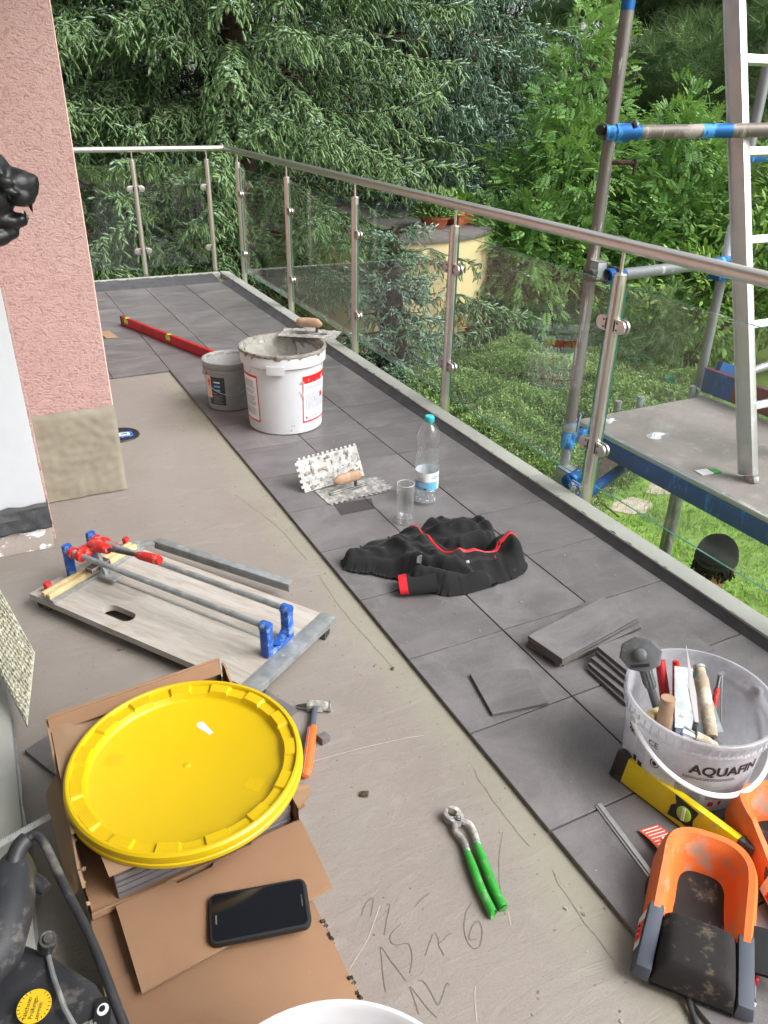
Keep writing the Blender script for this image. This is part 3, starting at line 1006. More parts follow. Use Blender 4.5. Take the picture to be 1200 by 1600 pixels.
# couplers: body, wrap, bolt and nut
def coupler(p, ax, s=1.0, mat="blue_paint", sx=1.42, sy=1.712):
    """collar round the tube at p, collar round the standard, bolt and nut between"""
    b = MB()
    T = frame(W(*p), ax, (0, 0, 1)) @ Matrix.Rotation(PI / 2, 4, 'Y')
    b.lathe([(0.0250, -0.027), (0.031, -0.025), (0.0325, 0), (0.031, 0.025), (0.0250, 0.027)], mat, 20, T)
    c = sobj("coupler", b)
    b = MB()
    S = W(sx, sy, p[2])
    b.lathe([(0.0250, -0.026), (0.031, -0.024), (0.0325, 0), (0.031, 0.024), (0.0250, 0.026)], "dark_steel", 20, Matrix.Translation(S))
    mid = (S + W(*p)) / 2
    b.box(mid, (0.05, 0.05, 0.045), "dark_steel", rot=(0, 0, math.atan2(sy - p[1], sx - p[0])))
    obj("coupler_jaw", b, c, bevel=0.004)
    b = MB()
    q = W(*p) + Vector((0.028, -0.005, 0.030))
    b.tube([q + Vector((0.0, -0.02, 0)), q + Vector((0.0, 0.045, 0))], 0.0065, "dark_steel", 8)
    b.tube([q + Vector((0.0, -0.030, 0)), q + Vector((0.0, -0.016, 0))], 0.0125, "dark_steel", 6)
    b.tube([q + Vector((0.0, -0.036, 0)), q + Vector((0.0, -0.029, 0))], 0.0075, "zinc", 8)
    obj("coupler_bolt", b, c, bevel=0.002)
coupler((1.375, 1.595, 1.215), (1.28, -0.63, 0.05))
b = MB()
b.tube([W(1.365, 1.67, 1.222), W(1.33, 1.655, 1.222)], [0.02, 0.024], "dark_steel", 8)
b.tube([W(1.325, 1.652, 1.222), W(1.312, 1.647, 1.222)], 0.019, "black_rubber", 6)
b.tube([W(1.425, 1.70, 1.11), W(1.50, 1.64, 1.11)], 0.009, "bark", 8); b.tube([W(1.50, 1.64, 1.125), W(1.50, 1.64, 1.07)], 0.007, "bark", 8)
sobj("coupler_pin", b)
coupler((1.46, 1.645, 0.692), (1.09, 0.27, -0.05), mat="deep_blue")
b = MB()
b.tube([W(1.395, 1.665, 0.71), W(1.345, 1.64, 0.71)], [0.018, 0.022], "dark_steel", 8)
b.box(W(1.42, 1.675, 0.715), (0.05, 0.05, 0.07), "zinc"); b.tube([W(1.47, 1.63, 0.60), W(1.52, 1.64, 0.60)], 0.008, "bark", 8)
sobj("coupler_pin", b, bevel=0.003)
b = MB(); b.box(W(2.47, 1.945, 0.60), (0.13, 0.075, 0.10), "deep_blue"); sobj("coupler", b, bevel=0.008)
b = MB(); b.tube([W(2.432, 1.91, 0.615), W(2.432, 1.90, 0.615)], 0.014, "dark_steel", 6); sobj("coupler_bolt", b)
b = MB(); b.box(W(2.5, 1.95, 1.10), (0.13, 0.06, 0.035), "deep_blue"); sobj("coupler", b, bevel=0.004)
# wedge head that carries the deck, and the blue tie tube by the kerb
b = MB()
b.tube([W(1.42, 1.712, -0.075), W(1.42, 1.712, 0.0)], 0.031, "blue_paint", 20)
b.tube([W(1.42, 1.712, 0.0), W(1.42, 1.712, 0.05)], 0.029, "zinc", 20)
b.box(W(1.51, 1.74, -0.04), (0.14, 0.03, 0.05), "blue_paint")
b.box(W(1.455, 1.70, 0.03), (0.014, 0.012, 0.12), "zinc", rot=(0.1, 0, 0))
sobj("wedge_head", b, bevel=0.003)
b = MB(); b.tube([W(1.24, 1.42, -0.19), W(1.68, 1.62, -0.20)], 0.0242, "deep_blue", 18); sobj("tie_tube", b)
b = MB()
b.tube([W(1.36, 1.60, -0.19), W(1.44, 1.64, -0.19)], 0.036, "deep_blue", 18); b.box(W(1.40, 1.66, -0.19), (0.07, 0.09, 0.07), "zinc")
b.tube([W(1.33, 1.55, -0.16), W(1.33, 1.49, -0.16)], 0.012, "zinc", 6); b.tube([W(1.36, 1.62, -0.165), W(1.30, 1.50, -0.165)], 0.008, "zinc", 8); b.tube([W(1.315, 1.53, -0.165), W(1.30, 1.50, -0.165)], 0.018, "zinc", 6)
sobj("tie_coupler", b, bevel=0.003)
# deck: grey panel in a pale frame with blue side beams
DX0, DX1, DY0, DY1, DZ = 1.60, 2.44, -2.4, 1.885, -0.030
b = MB(); b.box(W((DX0 + DX1) / 2, (DY0 + DY1) / 2, DZ - 0.006), (DX1 - DX0 - 0.03, DY1 - DY0 - 0.02, 0.012), "deck"); deck = sobj("deck", b)
b = MB()
b.box(W(DX0 + 0.012, (DY0 + DY1) / 2, DZ - 0.008), (0.026, DY1 - DY0, 0.022), "aluminium")
b.box(W(DX1 - 0.010, (DY0 + DY1) / 2, DZ - 0.008), (0.022, DY1 - DY0, 0.022), "aluminium")
sobj("deck_edge", b, bevel=0.003)
b = MB()
for x in (DX0 + 0.016, DX1 - 0.03):
    b.box(W(x, (DY0 + DY1) / 2, DZ - 0.062), (0.030, DY1 - DY0, 0.085), "deep_blue")
b.box(W((DX0 + DX1) / 2, DY1 - 0.025, DZ - 0.062), (DX1 - DX0 - 0.08, 0.03, 0.08), "deep_blue")
sobj("deck_beam", b, bevel=0.003)
for x, y in ((1.88, 1.905), (2.03, 1.91), (2.40, 1.92)):
    b = MB(); b.tube([W(x, y, -0.12), W(x, y, 0.015)], 0.017, "zinc", 14); sobj("spigot", b)
b = MB()
b.box(W(2.462, 1.815, 0.045), (0.028, 0.19, 0.12), "deep_blue")
b.box(W(2.462, 0.06, 0.045), (0.028, 3.32, 0.12), "brown_red")
b.box(W(2.462, 0.15, 0.107), (0.031, 3.53, 0.006), "brown_red")
sobj("toe_board", b, bevel=0.002)
b = MB(); b.box(W(2.60, 1.87, 0.05), (0.24, 0.03, 0.13), "deep_blue", rot=(0, 0.3, 0)); sobj("toe_board", b, bevel=0.002)

# rags and snippets lying on the deck
def scrap(name, label, cat, loc, r, key, seed, n=14, h=0.012, group=None):
    b = MB(); rs = np.random.default_rng(seed)
    rad = [r * rs.uniform(0.22, 1.0) for _ in range(n)]
    def f(u, v):
        a = 2 * PI * u; k = u * n; i = int(k) % n; j = (i + 1) % n; q = rad[i] * (1 - k % 1) + rad[j] * (k % 1)
        rr_ = q * (v if v < 0.99 else 1)
        return (rr_ * math.cos(a), rr_ * math.sin(a) * 0.6, h * (0.4 + abs(nz(rr_ * math.cos(a) * 40 + seed, rr_ * math.sin(a) * 40, seed)) * 1.6) * (1 - v * v * 0.8) + 0.0008)
    b.grid(f, 28, 5, key, wrap=True)
    b.lathe([(0, 0.0003), (r * 0.4, 0.0003)], key, 10)
    return tag(obj(name, b, loc=loc), label, cat, group)
scrap("crumpled_rag", "crumpled white rag at the far end of the scaffold deck", "rag", (1.72, 1.80, DZ), 0.07, "white_cloth", 1)
scrap("torn_glove", "torn white work glove lying flat on the scaffold deck", "glove", (1.79, 1.56, DZ), 0.085, "white_cloth", 5, 9)
b = MB(); b.box((-0.02, 0, 0.003), (0.06, 0.045, 0.004), "paper", rot=(0, 0, 0.2)); b.box((0.03, 0.004, 0.0035), (0.035, 0.04, 0.004), "green_vinyl", rot=(0, 0, 0.1))
tag(obj("paper_scrap", b, loc=(1.715, 1.17, DZ), rot=(0, 0, -0.3)), "small white and green paper scrap on the scaffold deck before the ladder", "paper")

# ladder standing on the deck
lad = thing("ladder", "aluminium ladder standing on the scaffold deck beside the railing", "ladder", (1.80, 1.04, DZ))
tilt = math.atan2(0.545, 1.67)
LT = Matrix.Rotation(-tilt, 4, 'X')
for x in (0.0, 0.42):
    b = MB()
    b.box((x, 0, 1.55), (0.025, 0.068, 3.05), "aluminium"); b.box((x - 0.004, -0.034, 1.55), (0.034, 0.004, 3.04), "aluminium"); b.box((x - 0.004, 0.034, 1.55), (0.034, 0.004, 3.04), "aluminium")
    obj("stile", b, lad, bevel=0.0015, T=LT)
    b = MB(); b.box((x, 0, 0.008), (0.030, 0.072, 0.022), "dusty_steel"); obj("foot", b, lad, bevel=0.003, T=LT)
for k in range(10):
    b = MB(); b.box((0.21, -0.004, 0.30 + 0.316 * k), (0.394, 0.032, 0.030), "aluminium"); obj("rung", b, lad, bevel=0.004, T=LT)

# ------------------------------------------------------------------ flat marks on the screed
PEN = [[(-0.4181,0.0075),(-0.4116,0.0171),(-0.3998,0.0269),(-0.3892,0.0311),(-0.3852,0.0276),(-0.3919,0.0168),(-0.4045,-0.0015)],
[(-0.3665,0.0075),(-0.3636,0.0029),(-0.3790,-0.0171),(-0.3988,-0.0442)],
[(-0.3609,-0.0379),(-0.3787,-0.0439),(-0.3903,-0.0513),(-0.3932,-0.0613),(-0.3867,-0.0701),(-0.3698,-0.0748),(-0.3671,-0.0826),(-0.3716,-0.0985),(-0.3809,-0.1130),(-0.3903,-0.1239)],
[(-0.2855,-0.0068),(-0.3040,-0.0121),(-0.3212,-0.0194)],
[(-0.3516,-0.1097),(-0.3362,-0.0949),(-0.3194,-0.0803)],
[(-0.3143,-0.0790),(-0.3155,-0.0923),(-0.3202,-0.1013),(-0.3210,-0.1122),(-0.3215,-0.1236)],
[(-0.2893,-0.0927),(-0.3026,-0.0957),(-0.3202,-0.1013)],
[(-0.2245,-0.0589),(-0.2437,-0.0711),(-0.2615,-0.0925),(-0.2707,-0.1142),(-0.2709,-0.1283),(-0.2663,-0.1368),(-0.2549,-0.1348),(-0.2409,-0.1202),(-0.2323,-0.1024),(-0.2361,-0.0945),(-0.2506,-0.1008),(-0.2642,-0.1131),(-0.2641,-0.1198),(-0.2541,-0.1224)],
[(-0.4412,-0.1344),(-0.4323,-0.1064),(-0.4232,-0.0841),(-0.4137,-0.0612),(-0.4096,-0.0880),(-0.4047,-0.1147),(-0.4017,-0.1332)],
[(-0.4086,-0.1900),(-0.4034,-0.1617),(-0.4005,-0.1442),(-0.3961,-0.1628),(-0.3906,-0.1903),(-0.3847,-0.2072)],
[(-0.3826,-0.1408),(-0.3764,-0.1464),(-0.3739,-0.1610),(-0.3741,-0.1799),(-0.3724,-0.1907),(-0.3589,-0.1811),(-0.3477,-0.1714),(-0.3410,-0.1670),(-0.3402,-0.1725)]]
SCR = [[(-0.3793,0.0106),(-0.4177,-0.0277),(-0.4603,-0.0605),(-0.4791,-0.0728)],
[(-0.1710,-0.1036),(-0.1833,-0.1278)], [(-0.3014,-0.1916),(-0.3160,-0.2122),(-0.3308,-0.2414)],
[(-0.3712,0.3938),(-0.2499,0.3826),(-0.1421,0.3664),(-0.0940,0.3547)]]
CRK = [[(-0.0449,0.2150),(-0.0523,0.1521),(-0.0559,0.0515),(-0.0524,-0.0053)], [(-0.0828,0.0470),(-0.1394,-0.0246),(-0.1819,-0.1077)],
[(-0.0476,-0.0693),(-0.0574,-0.1545),(-0.0597,-0.2608)], [(-0.05, 1.1), (-0.06, 0.9), (-0.045, 0.6)], [(-0.12, 1.75), (-0.06, 1.45), (-0.05, 1.2)]]
def dense(pts, n=7):
    P = [Vector((*p, 0)) for p in pts]
    P = [P[0] * 2 - P[1]] + P + [P[-1] * 2 - P[-2]]
    out = []
    for i in range(1, len(P) - 2):
        for k in range(n):
            t = k / n
            a, b_, c, d = P[i - 1], P[i], P[i + 1], P[i + 2]
            q = 0.5 * ((2 * b_) + (c - a) * t + (2 * a - 5 * b_ + 4 * c - d) * t * t + (3 * b_ - a - 3 * c + d) * t ** 3)
            out.append((q.x, q.y))
    out.append((P[-2].x, P[-2].y))
    return out
b = MB()
for s in PEN:
    ribbon(b, [(x + 0.0004 * nz(x * 90, y * 90, 1), y + 0.0004 * nz(x * 90, y * 90, 9)) for x, y in dense(s)], 0.0013, "pencil", FL + 0.0009)
obj("pencil_mark", b, floor, smooth=False)
b = MB()
for s in SCR:
    ribbon(b, [(x + 0.003 * nz(x * 20, y * 20, 1), y) for x, y in dense(s, 10)], 0.0018, "scratch", FL + 0.0007)
obj("scratch_mark", b, floor, smooth=False)
b = MB()
for s in CRK:
    ribbon(b, [(x + 0.004 * nz(x * 30, y * 30, 4), y) for x, y in dense(s, 10)], 0.0014, "grout_line", FL + 0.0007)
obj("hairline_crack", b, floor, smooth=False)
# crumbs and grit swept about, too many to count
b = MB()
rs = np.random.default_rng(5)
for i in range(1000):
    if i < 760:
        x, y = rs.uniform(-0.85, -0.01), rs.uniform(-0.6, 3.2)
        if rs.uniform() < 0.4: x = -abs(rs.normal(0, 0.09)) - 0.008
        z = FL
    else:
        x, y = rs.uniform(0.01, 0.88), rs.uniform(-0.3, 4.0); z = 0
    s = rs.uniform(0.0006, 0.0018) * (2.0 if rs.uniform() < 0.06 else 1)
    k = ["screed", "kerb", "grout_line", "kerb"][int(rs.integers(0, 4))]
    b.box((x, y, z + s * 0.45), (s * 2.0, s * 1.5, s), k, rot=(rs.uniform(-.3, .3), rs.uniform(-.3, .3), rs.uniform(0, 3)))
tag(obj("grit", b, smooth=False), "fine mortar grit scattered over the floor and tiles", "grit", kind="stuff")

# ------------------------------------------------------------------ drain, paper slip
dr = thing("floor_drain", "black round floor drain with blue sticker beside the house corner", "drain", (-0.405, 2.52, FL))
b = MB(); b.lathe([(0.0, 0.002), (0.066, 0.002), (0.072, 0.006), (0.082, 0.006), (0.085, 0.0)], "black_plastic", 40); obj("drain_ring", b, dr)
b = MB(); b.box((0.018, -0.005, 0.0045), (0.075, 0.06, 0.003), "blue_cast"); obj("sticker", b, dr)
b = MB(); b.box((0.018, -0.005, 0.0068), (0.045, 0.03, 0.001), "print_white"); b.box((0.018, -0.005, 0.0078), (0.03, 0.012, 0.0006), "print_dark_blue"); obj("printed_label", b, dr)
b = MB(); b.box((0, 0, 0.006), (0.07, 0.16, 0.003), "cardboard_pale", rot=(0.02, 0.05, 0))
tag(obj("card_slip", b, loc=(-0.185, 4.16, 0), rot=(0, 0, 0.15)), "pale cardboard slip on the tiles at the house corner", "card")

# ------------------------------------------------------------------ red spirit level
d = Vector((0.292, -0.925, 0)).normalized()
rl = thing("spirit_level", "long red spirit level lying on the tiles, its end behind the grey bucket", "spirit level", (-0.055, 4.38, 0))
rl.rotation_euler = (0, 0, math.atan2(d.y, d.x))
b = MB(); L = 1.2
b.box((L / 2, 0, 0.031), (L - 0.016, 0.022, 0.058), "red_metal"); obj("body", b, rl, bevel=0.003)
b = MB(); b.box((L / 2, 0, 0.0315), (L - 0.06, 0.0235, 0.026), "red_metal"); obj("side_groove", b, rl)
for x in (0.003, L - 0.003):
    b = MB(); b.box((x, 0, 0.031), (0.012, 0.025, 0.061), "black_plastic"); obj("end_cap", b, rl, bevel=0.002)
for x in (0.07, 0.58):
    b = MB(); b.box((x, 0, 0.037), (0.052, 0.025, 0.028), "lime_vial"); b.box((x, 0, 0.055), (0.03, 0.024, 0.012), "lime_vial"); v = obj("vial", b, rl, bevel=0.004)

# ------------------------------------------------------------------ grey bucket
gb = thing("bucket", "grey plastic bucket with dark label and wire handle beside the white one", "bucket", (0.146, 2.679, 0))
H, RB, RT = 0.232, 0.104, 0.1185
def rgrey(z): return RB + (RT - 0.006 - RB) * z / H
b = MB()
b.lathe([(0.0, 0.003), (RB - 0.006, 0.0), (RB, 0.004), (rgrey(0.185), 0.185), (RT - 0.001, 0.187), (RT - 0.001, 0.196), (rgrey(0.2), 0.197), (RT, 0.212), (RT + 0.002, H - 0.003), (RT, H), (RT - 0.006, H), (RT - 0.009, H - 0.004),
         (RB - 0.006, 0.010), (0.0, 0.009)], "grey_plastic", 56)
obj("body", b, gb)
b = MB(); b.lathe([(RB - 0.004, 0.03), (0.0, 0.03)], "grey_plastic", 40); obj("inner_base", b, gb)
b = MB(); b.lathe([(RT - 0.0105, H - 0.05), (RT - 0.0095, H - 0.006)], "dusty_steel", 56); obj("dried_residue", b, gb)
A = math.radians
b = MB(); wrap_patch(b, A(196), A(243), 0.03, 0.165, "print_dark_blue", rgrey, 0.0008)
wrap_patch(b, A(183), A(205), 0.06, 0.168, "print_skin", rgrey, 0.0012); wrap_patch(b, A(192), A(203), 0.118, 0.15, "print_orange", rgrey, 0.0016)
obj("label", b, gb)
b = MB()
for z, h_, k in ((0.137, 0.006, "print_white"), (0.116, 0.009, "print_blue"), (0.098, 0.008, "print_blue")):
    wrap_patch(b, A(214), A(231), z, z + h_, k, rgrey, 0.0013)
for i in range(7):
    wrap_patch(b, A(208), A(236 - 4 * (i % 3)), 0.038 + i * 0.006, 0.0395 + i * 0.006, "print_grey", rgrey, 0.0013)
wrap_patch(b, A(210), A(220), 0.084, 0.088, "print_orange", rgrey, 0.0014)
obj("print", b, gb)
pv1, pv2 = A(185), A(5)
hp = []
for k in range(33):
    t = PI * k / 32
    ax = Vector((math.cos(pv1), math.sin(pv1), 0)); pr = Vector((math.cos(A(262)), math.sin(A(262)), 0))
    q = ax * math.cos(t) * 0.121 + pr * math.sin(t) * 0.132 + Vector((0, 0, 0.175 - math.sin(t) * 0.085))
    hp.append(q)
b = MB(); b.tube(hp, 0.0018, "zinc", 8); obj("wire_handle", b, gb)
for a in (pv1, pv2):
    b = MB(); b.lathe([(0.0, 0.012), (0.010, 0.012), (0.013, 0.0)], "grey_plastic", 14, Matrix.Translation((0.112 * math.cos(a), 0.112 * math.sin(a), 0.178)) @ Matrix.Rotation(a, 4, 'Z') @ Matrix.Rotation(PI / 2, 4, 'Y')); obj("handle_lug", b, gb)

# ------------------------------------------------------------------ white mortar bucket
wb = thing("bucket", "tall white bucket with mortar-crusted rim and red-framed labels on the tiles", "bucket", (0.303, 2.345, 0))
H, RB, RT = 0.358, 0.163, 0.187
def rw(z): return RB + (0.177 - RB) * z / H
b = MB()
b.lathe([(0.0, 0.002), (RB - 0.008, 0.0), (RB, 0.006), (rw(0.300), 0.300), (RT - 0.004, 0.301), (RT - 0.001, 0.304), (RT, 0.352), (RT - 0.002, H), (RT - 0.008, H), (RT - 0.011, H - 0.006), (RB - 0.006, 0.012), (0.0, 0.010)], "white_plastic", 72)
obj("body", b, wb)
b = MB()
b.grid(lambda u, v: ((RT + 0.004) * math.cos(A(229 + 22 * u)) , (RT + 0.004) * math.sin(A(229 + 22 * u)), 0.282 + 0.036 * v), 8, 2, "white_plastic")
for k in range(9):
    a = A(229 + 22 * (k + .5) / 9)
    b.box(((RT - 0.004) * math.cos(a), (RT - 0.004) * math.sin(a), 0.300), (0.024, 0.0105, 0.036), "white_plastic", rot=(0, 0, a))
obj("grip_lug", b, wb)
for nm, a0, a1 in (("label", 171, 209), ("label", 277, 332)):
    b = MB(); wrap_patch(b, A(a0), A(a1), 0.050, 0.262, "print_red", rw, 0.0006)
    wrap_patch(b, A(a0 + 1.7), A(a1 - 1.7), 0.058, 0.228 if a0 > 200 else 0.252, "print_white", rw, 0.0010)
    lb = obj(nm, b, wb)
    b = MB(); rs = np.random.default_rng(a0)
    z = 0.216 if a0 > 200 else 0.240
    while z > (0.096 if a0 > 200 else 0.076):
        if rs.uniform() < 0.12:
            z -= 0.006; continue
        e = a1 - 5 - rs.uniform(0, 6)
        x = a0 + 4.5
        while x < e:
            w = rs.uniform(1.2, 4.0)
            wrap_patch(b, A(x), A(min(x + w, e)), z, z + 0.0021, "print_grey", rw, 0.0014, nu=2, nv=1); x += w + 0.7
        z -= 0.0036
    if a0 > 200:
        wrap_text(b, "SCHOMBURG", 0.0125, "print_dark_blue", A(a0 + 11), 0.068, rw, 0.0014)
        wrap_patch(b, A(a0 + 5), A(a0 + 8), 0.067, 0.078, "print_red", rw, 0.0014)
        wrap_text(b, "U", 0.021, "print_white", A(a0 + 40), 0.233, rw, 0.0012, 0.0006)
        wrap_patch(b, A(a0 + 36), A(a0 + 44), 0.150, 0.170, "print_red", rw, 0.0016)
    obj("print", b, lb)
# mortar on the rim and up the inside
def crust(u, v):
    a = 2 * PI * u
    q = nz(math.cos(a) * 6, math.sin(a) * 6, 1) + 0.6 * nz(math.cos(a) * 17, math.sin(a) * 17, 4)
    w = 0.55 + 0.45 * math.cos(a - A(150))
    drip = max(0, q) * 0.028 * (0.35 + w)
    prof = [(RT - 0.024, -0.030), (RT - 0.014, -0.006), (RT - 0.008, 0.003), (RT + 0.0015, 0.003), (RT + 0.003, -0.004), (RT + 0.0015, -0.010 - drip)]
    k = min(int(v * 5), 4); f = v * 5 - k
    r = prof[k][0] * (1 - f) + prof[k + 1][0] * f; z = prof[k][1] * (1 - f) + prof[k + 1][1] * f
    m = 0.0035 * nz(math.cos(a) * 30, math.sin(a) * 30, v * 9)
    return ((r + m) * math.cos(a), (r + m) * math.sin(a), H + z + m + 0.001)
b = MB(); b.grid(crust, 180, 10, "wet_mortar", wrap=True); obj("mortar_crust", b, wb)
def inside(u, v):
    a = 2 * PI * u
    z = 0.02 + 0.326 * v
    r = rw(z) - 0.0115 - 0.010 * abs(nz(math.cos(a) * 5, math.sin(a) * 5, z * 30)) - 0.005 * abs(nz(math.cos(a) * 19, math.sin(a) * 19, z * 90))
    bare = nz(math.cos(a) * 2.1 + 3, math.sin(a) * 2.1, z * 8 + 2)
    if bare > 0.22:
        r += 0.0135
    return (r * math.cos(a), r * math.sin(a), z)
b = MB(); b.grid(inside, 150, 26, "dry_mortar", wrap=True)
b.grid(lambda u, v: ((0.155 * v) * math.cos(2 * PI * u), (0.155 * v) * math.sin(2 * PI * u), 0.15 + 0.02 * nz(math.cos(2 * PI * u) * v * 4, math.sin(2 * PI * u) * v * 4, 3) + 0.008 * nz(math.cos(2 * PI * u) * v * 14, math.sin(2 * PI * u) * v * 14, 5)), 60, 14, "wet_mortar", wrap=True)
obj("mortar_inside", b, wb)

# ------------------------------------------------------------------ trowels
def trowel_handle(parent, T, key="wood_handle", L=0.125):
    b = MB()
    def hf(u, v):
        a = 2 * PI * u; x = -L / 2 + L * v
        e = min(1, (0.04 + min(v, 1 - v) * 6)) ** 0.5
        ry, rz_ = 0.0145 * e * (1 + 0.12 * math.cos(PI * (v - 0.45) * 2)), 0.019 * e * (1 + 0.15 * math.sin(PI * v))
        return (x, ry * math.cos(a), 0.052 + rz_ * math.sin(a) - 0.012 * max(0, v - 0.8) * 5 * 0.5)
    b.grid(hf, 20, 16, key, T, wrap=True)
    h = obj("handle", b, parent)
    b = MB(); b.tube([T @ Vector((L * 0.28, 0, 0.048)), T @ Vector((L * 0.28, 0, 0.006))], 0.006, "dark_steel", 12)
    b.box((0.0, 0, 0.0065), (0.165, 0.016, 0.009), "dusty_steel", T)
    obj("tang", b, parent, bevel=0.002)
tr = thing("trowel", "smoothing trowel with wooden handle laid across the white bucket rim", "trowel", (0.468, 2.440, 0.3655))
tr.rotation_euler = (0.02, -0.02, -0.68)
b = MB(); b.box((0, 0, 0.0), (0.27, 0.115, 0.0016), "dusty_steel"); obj("blade", b, tr)
b = MB()
b.grid(lambda u, v: (-0.134 + 0.27 * u, 0.02 + 0.045 * v + 0.006 * nz(u * 9, 3), 0.001 + max(0, 0.010 * (0.4 + nz(u * 11, v * 4, 2)) * min(1, v * 4, (1 - v) * 4 + 0.2))), 40, 8, "dry_mortar")
obj("mortar_residue", b, tr)
trowel_handle(tr, Matrix.Identity(4))
def notched(w, h, n, depth=0.008, two=False):
    out = [(-w / 2, -h / 2)]
    if two or True:
        st = h * 0
    step = w / n
    bot = []
    for k in range(n):
        x0 = -w / 2 + k * step
        bot += [(x0, -h / 2), (x0 + step * 0.5, -h / 2), (x0 + step * 0.5, -h / 2 + depth), (x0 + step, -h / 2 + depth)]
    return bot + [(w / 2, -h / 2), (w / 2, h / 2), (-w / 2, h / 2)]
def notched_blade(parent, T, n=13):
    b = MB()
    step = 0.27 / n
    b.box((0, 0.004, 0), (0.27, 0.122, 0.0016), "dusty_steel", T)
    for k in range(n):
        b.box((-0.135 + step * (k + 0.35), -0.061, 0), (step * 0.5, 0.011, 0.0016), "dusty_steel", T)
    for k in range(5):
        b.box((0.139, -0.045 + 0.022 * k, 0), (0.010, 0.011, 0.0016), "dusty_steel", T)
    obj("notched_blade", b, parent)
tf = thing("notched_trowel", "notched trowel lying flat on the tiles, wooden handle up", "trowel", (0.290, 1.575, 0.002))
tf.rotation_euler = (0, 0, 0.07)
notched_blade(tf, Matrix.Identity(4))
trowel_handle(tf, Matrix.Translation((-0.02, 0.012, 0)) @ Matrix.Rotation(0.1, 4, 'Z'))
tl_ = thing("notched_trowel", "mortar-smeared notched trowel propped upright, teeth at the top", "trowel", (0.247, 1.652, 0.002))
tl_.rotation_euler = (0, 0, 0.165)
TT = Matrix.Rotation(math.radians(62), 4, 'X') @ Matrix.Translation((0, 0.066, 0)) @ Matrix.Rotation(PI, 4, 'Z')
notched_blade(tl_, TT)
b = MB()
b.grid(lambda u, v: tuple(TT @ Vector((-0.132 + 0.264 * u, -0.05 + 0.112 * v, 0.0004 + max(-0.0012, 0.010 * (nz(u * 13, v * 6, 6) + 0.6 * nz(u * 40, v * 18, 2)) - 0.0012)))), 60, 30, "wet_mortar")
obj("mortar_residue", b, tl_)
trowel_handle(tl_, Matrix.Rotation(math.radians(62), 4, 'X') @ Matrix.Translation((0, 0.066, -0.001)) @ Matrix.Rotation(PI, 4, 'X'))
# damp square left beside the trowel
n = N("damp_patch"); n.color(lin(70, 66, 66)).rough(0.3); n.b.inputs["Alpha"].default_value = 0.3; M["damp_patch"] = n.m
b = MB(); b.prism([(-0.07, -0.045), (0.06, -0.05), (0.085, 0.03), (-0.06, 0.05)], 0, 0.0004, "damp_patch")
tag(obj("damp_patch", b, floor, loc=(0.235, 1.46, 0.0005)))

# ------------------------------------------------------------------ water bottle and glass
bt = thing("water_bottle", "large clear water bottle with turquoise cap standing on the tiles", "bottle", (0.492, 1.383, 0))
BP = [(0.030, 0.004), (0.040, 0.010), (0.043, 0.03), (0.0435, 0.06), (0.0415, 0.062), (0.0425, 0.066), (0.0425, 0.13), (0.0415, 0.134), (0.044, 0.142), (0.0445, 0.17), (0.042, 0.195), (0.036, 0.215), (0.0375, 0.228), (0.0415, 0.245), (0.041, 0.265), (0.034, 0.285), (0.022, 0.303), (0.0145, 0.312), (0.0135, 0.318)]
b = MB(); b.lathe([(0, 0.012), (0.02, 0.006)] + BP, "bottle_plastic", 44)
obj("shell", b, bt)
b = MB(); b.lathe([(0, 0.013), (0.022, 0.009), (0.038, 0.014), (0.0412, 0.06), (0.0405, 0.13), (0.0424, 0.145), (0.0426, 0.168), (0, 0.168)], "water", 44); obj("water", b, bt)
for k in range(5):
    a = 2 * PI * k / 5 + 0.4
    b = MB(); b.grid(lambda u, v: tuple(Vector((0.027 * math.cos(a), 0.027 * math.sin(a), 0.014)) + Vector((0.017 * math.sin(PI * v) * math.cos(2 * PI * u), 0.017 * math.sin(PI * v) * math.sin(2 * PI * u), 0.014 * math.cos(PI * v)))), 14, 8, "bottle_plastic", wrap=True)
    obj("petal_foot", b, bt)
def rb_(z): return 0.0429
b = MB(); wrap_patch(b, 0, 2 * PI, 0.064, 0.132, "print_white", rb_, 0.0, nu=44); wrap_patch(b, A(160), A(300), 0.064, 0.098, "print_blue", rb_, 0.0004, nu=20)
lb = obj("label", b, bt)
b = MB(); wrap_text(b, "GEROLSTEINER", 0.0145, "print_dark_blue", A(262), 0.110, rb_, 0.0007)
for i in range(9):
    wrap_patch(b, A(196), A(236 - (i * 7) % 13), 0.078 + i * 0.0042, 0.0797 + i * 0.0042, "print_white" if i < 4 else "print_grey", rb_, 0.0008, nu=5, nv=1)
wrap_patch(b, A(228), A(240), 0.067, 0.072, "print_dark_blue", rb_, 0.0008)
obj("print", b, lb)
b = MB(); b.lathe([(0.0155, 0.314), (0.0165, 0.316), (0.0165, 0.332), (0.015, 0.336), (0, 0.336)], "teal_cap", 28)
for k in range(28):
    a = 2 * PI * k / 28; b.box((0.0167 * math.cos(a), 0.0167 * math.sin(a), 0.324), (0.0012, 0.0018, 0.014), "teal_cap", rot=(0, 0, a))
obj("cap", b, bt)
dg_ = thing("drinking_glass", "straight clear drinking glass with bubbly base beside the water bottle", "glass", (0.347, 1.277, 0))
b = MB(); b.lathe([(0, 0.0), (0.027, 0.0), (0.0292, 0.004), (0.0305, 0.148), (0.0302, 0.150), (0.0286, 0.150), (0.0280, 0.024), (0.02, 0.016), (0, 0.015)], "clear_glass", 40); obj("tumbler", b, dg_)
b = MB(); b.lathe([(0.0303, 0.1485), (0.0300, 0.1503), (0.0288, 0.1503), (0.0286, 0.1485)], "white_plastic", 40); obj("rim", b, dg_)
b = MB(); rs = np.random.default_rng(3)
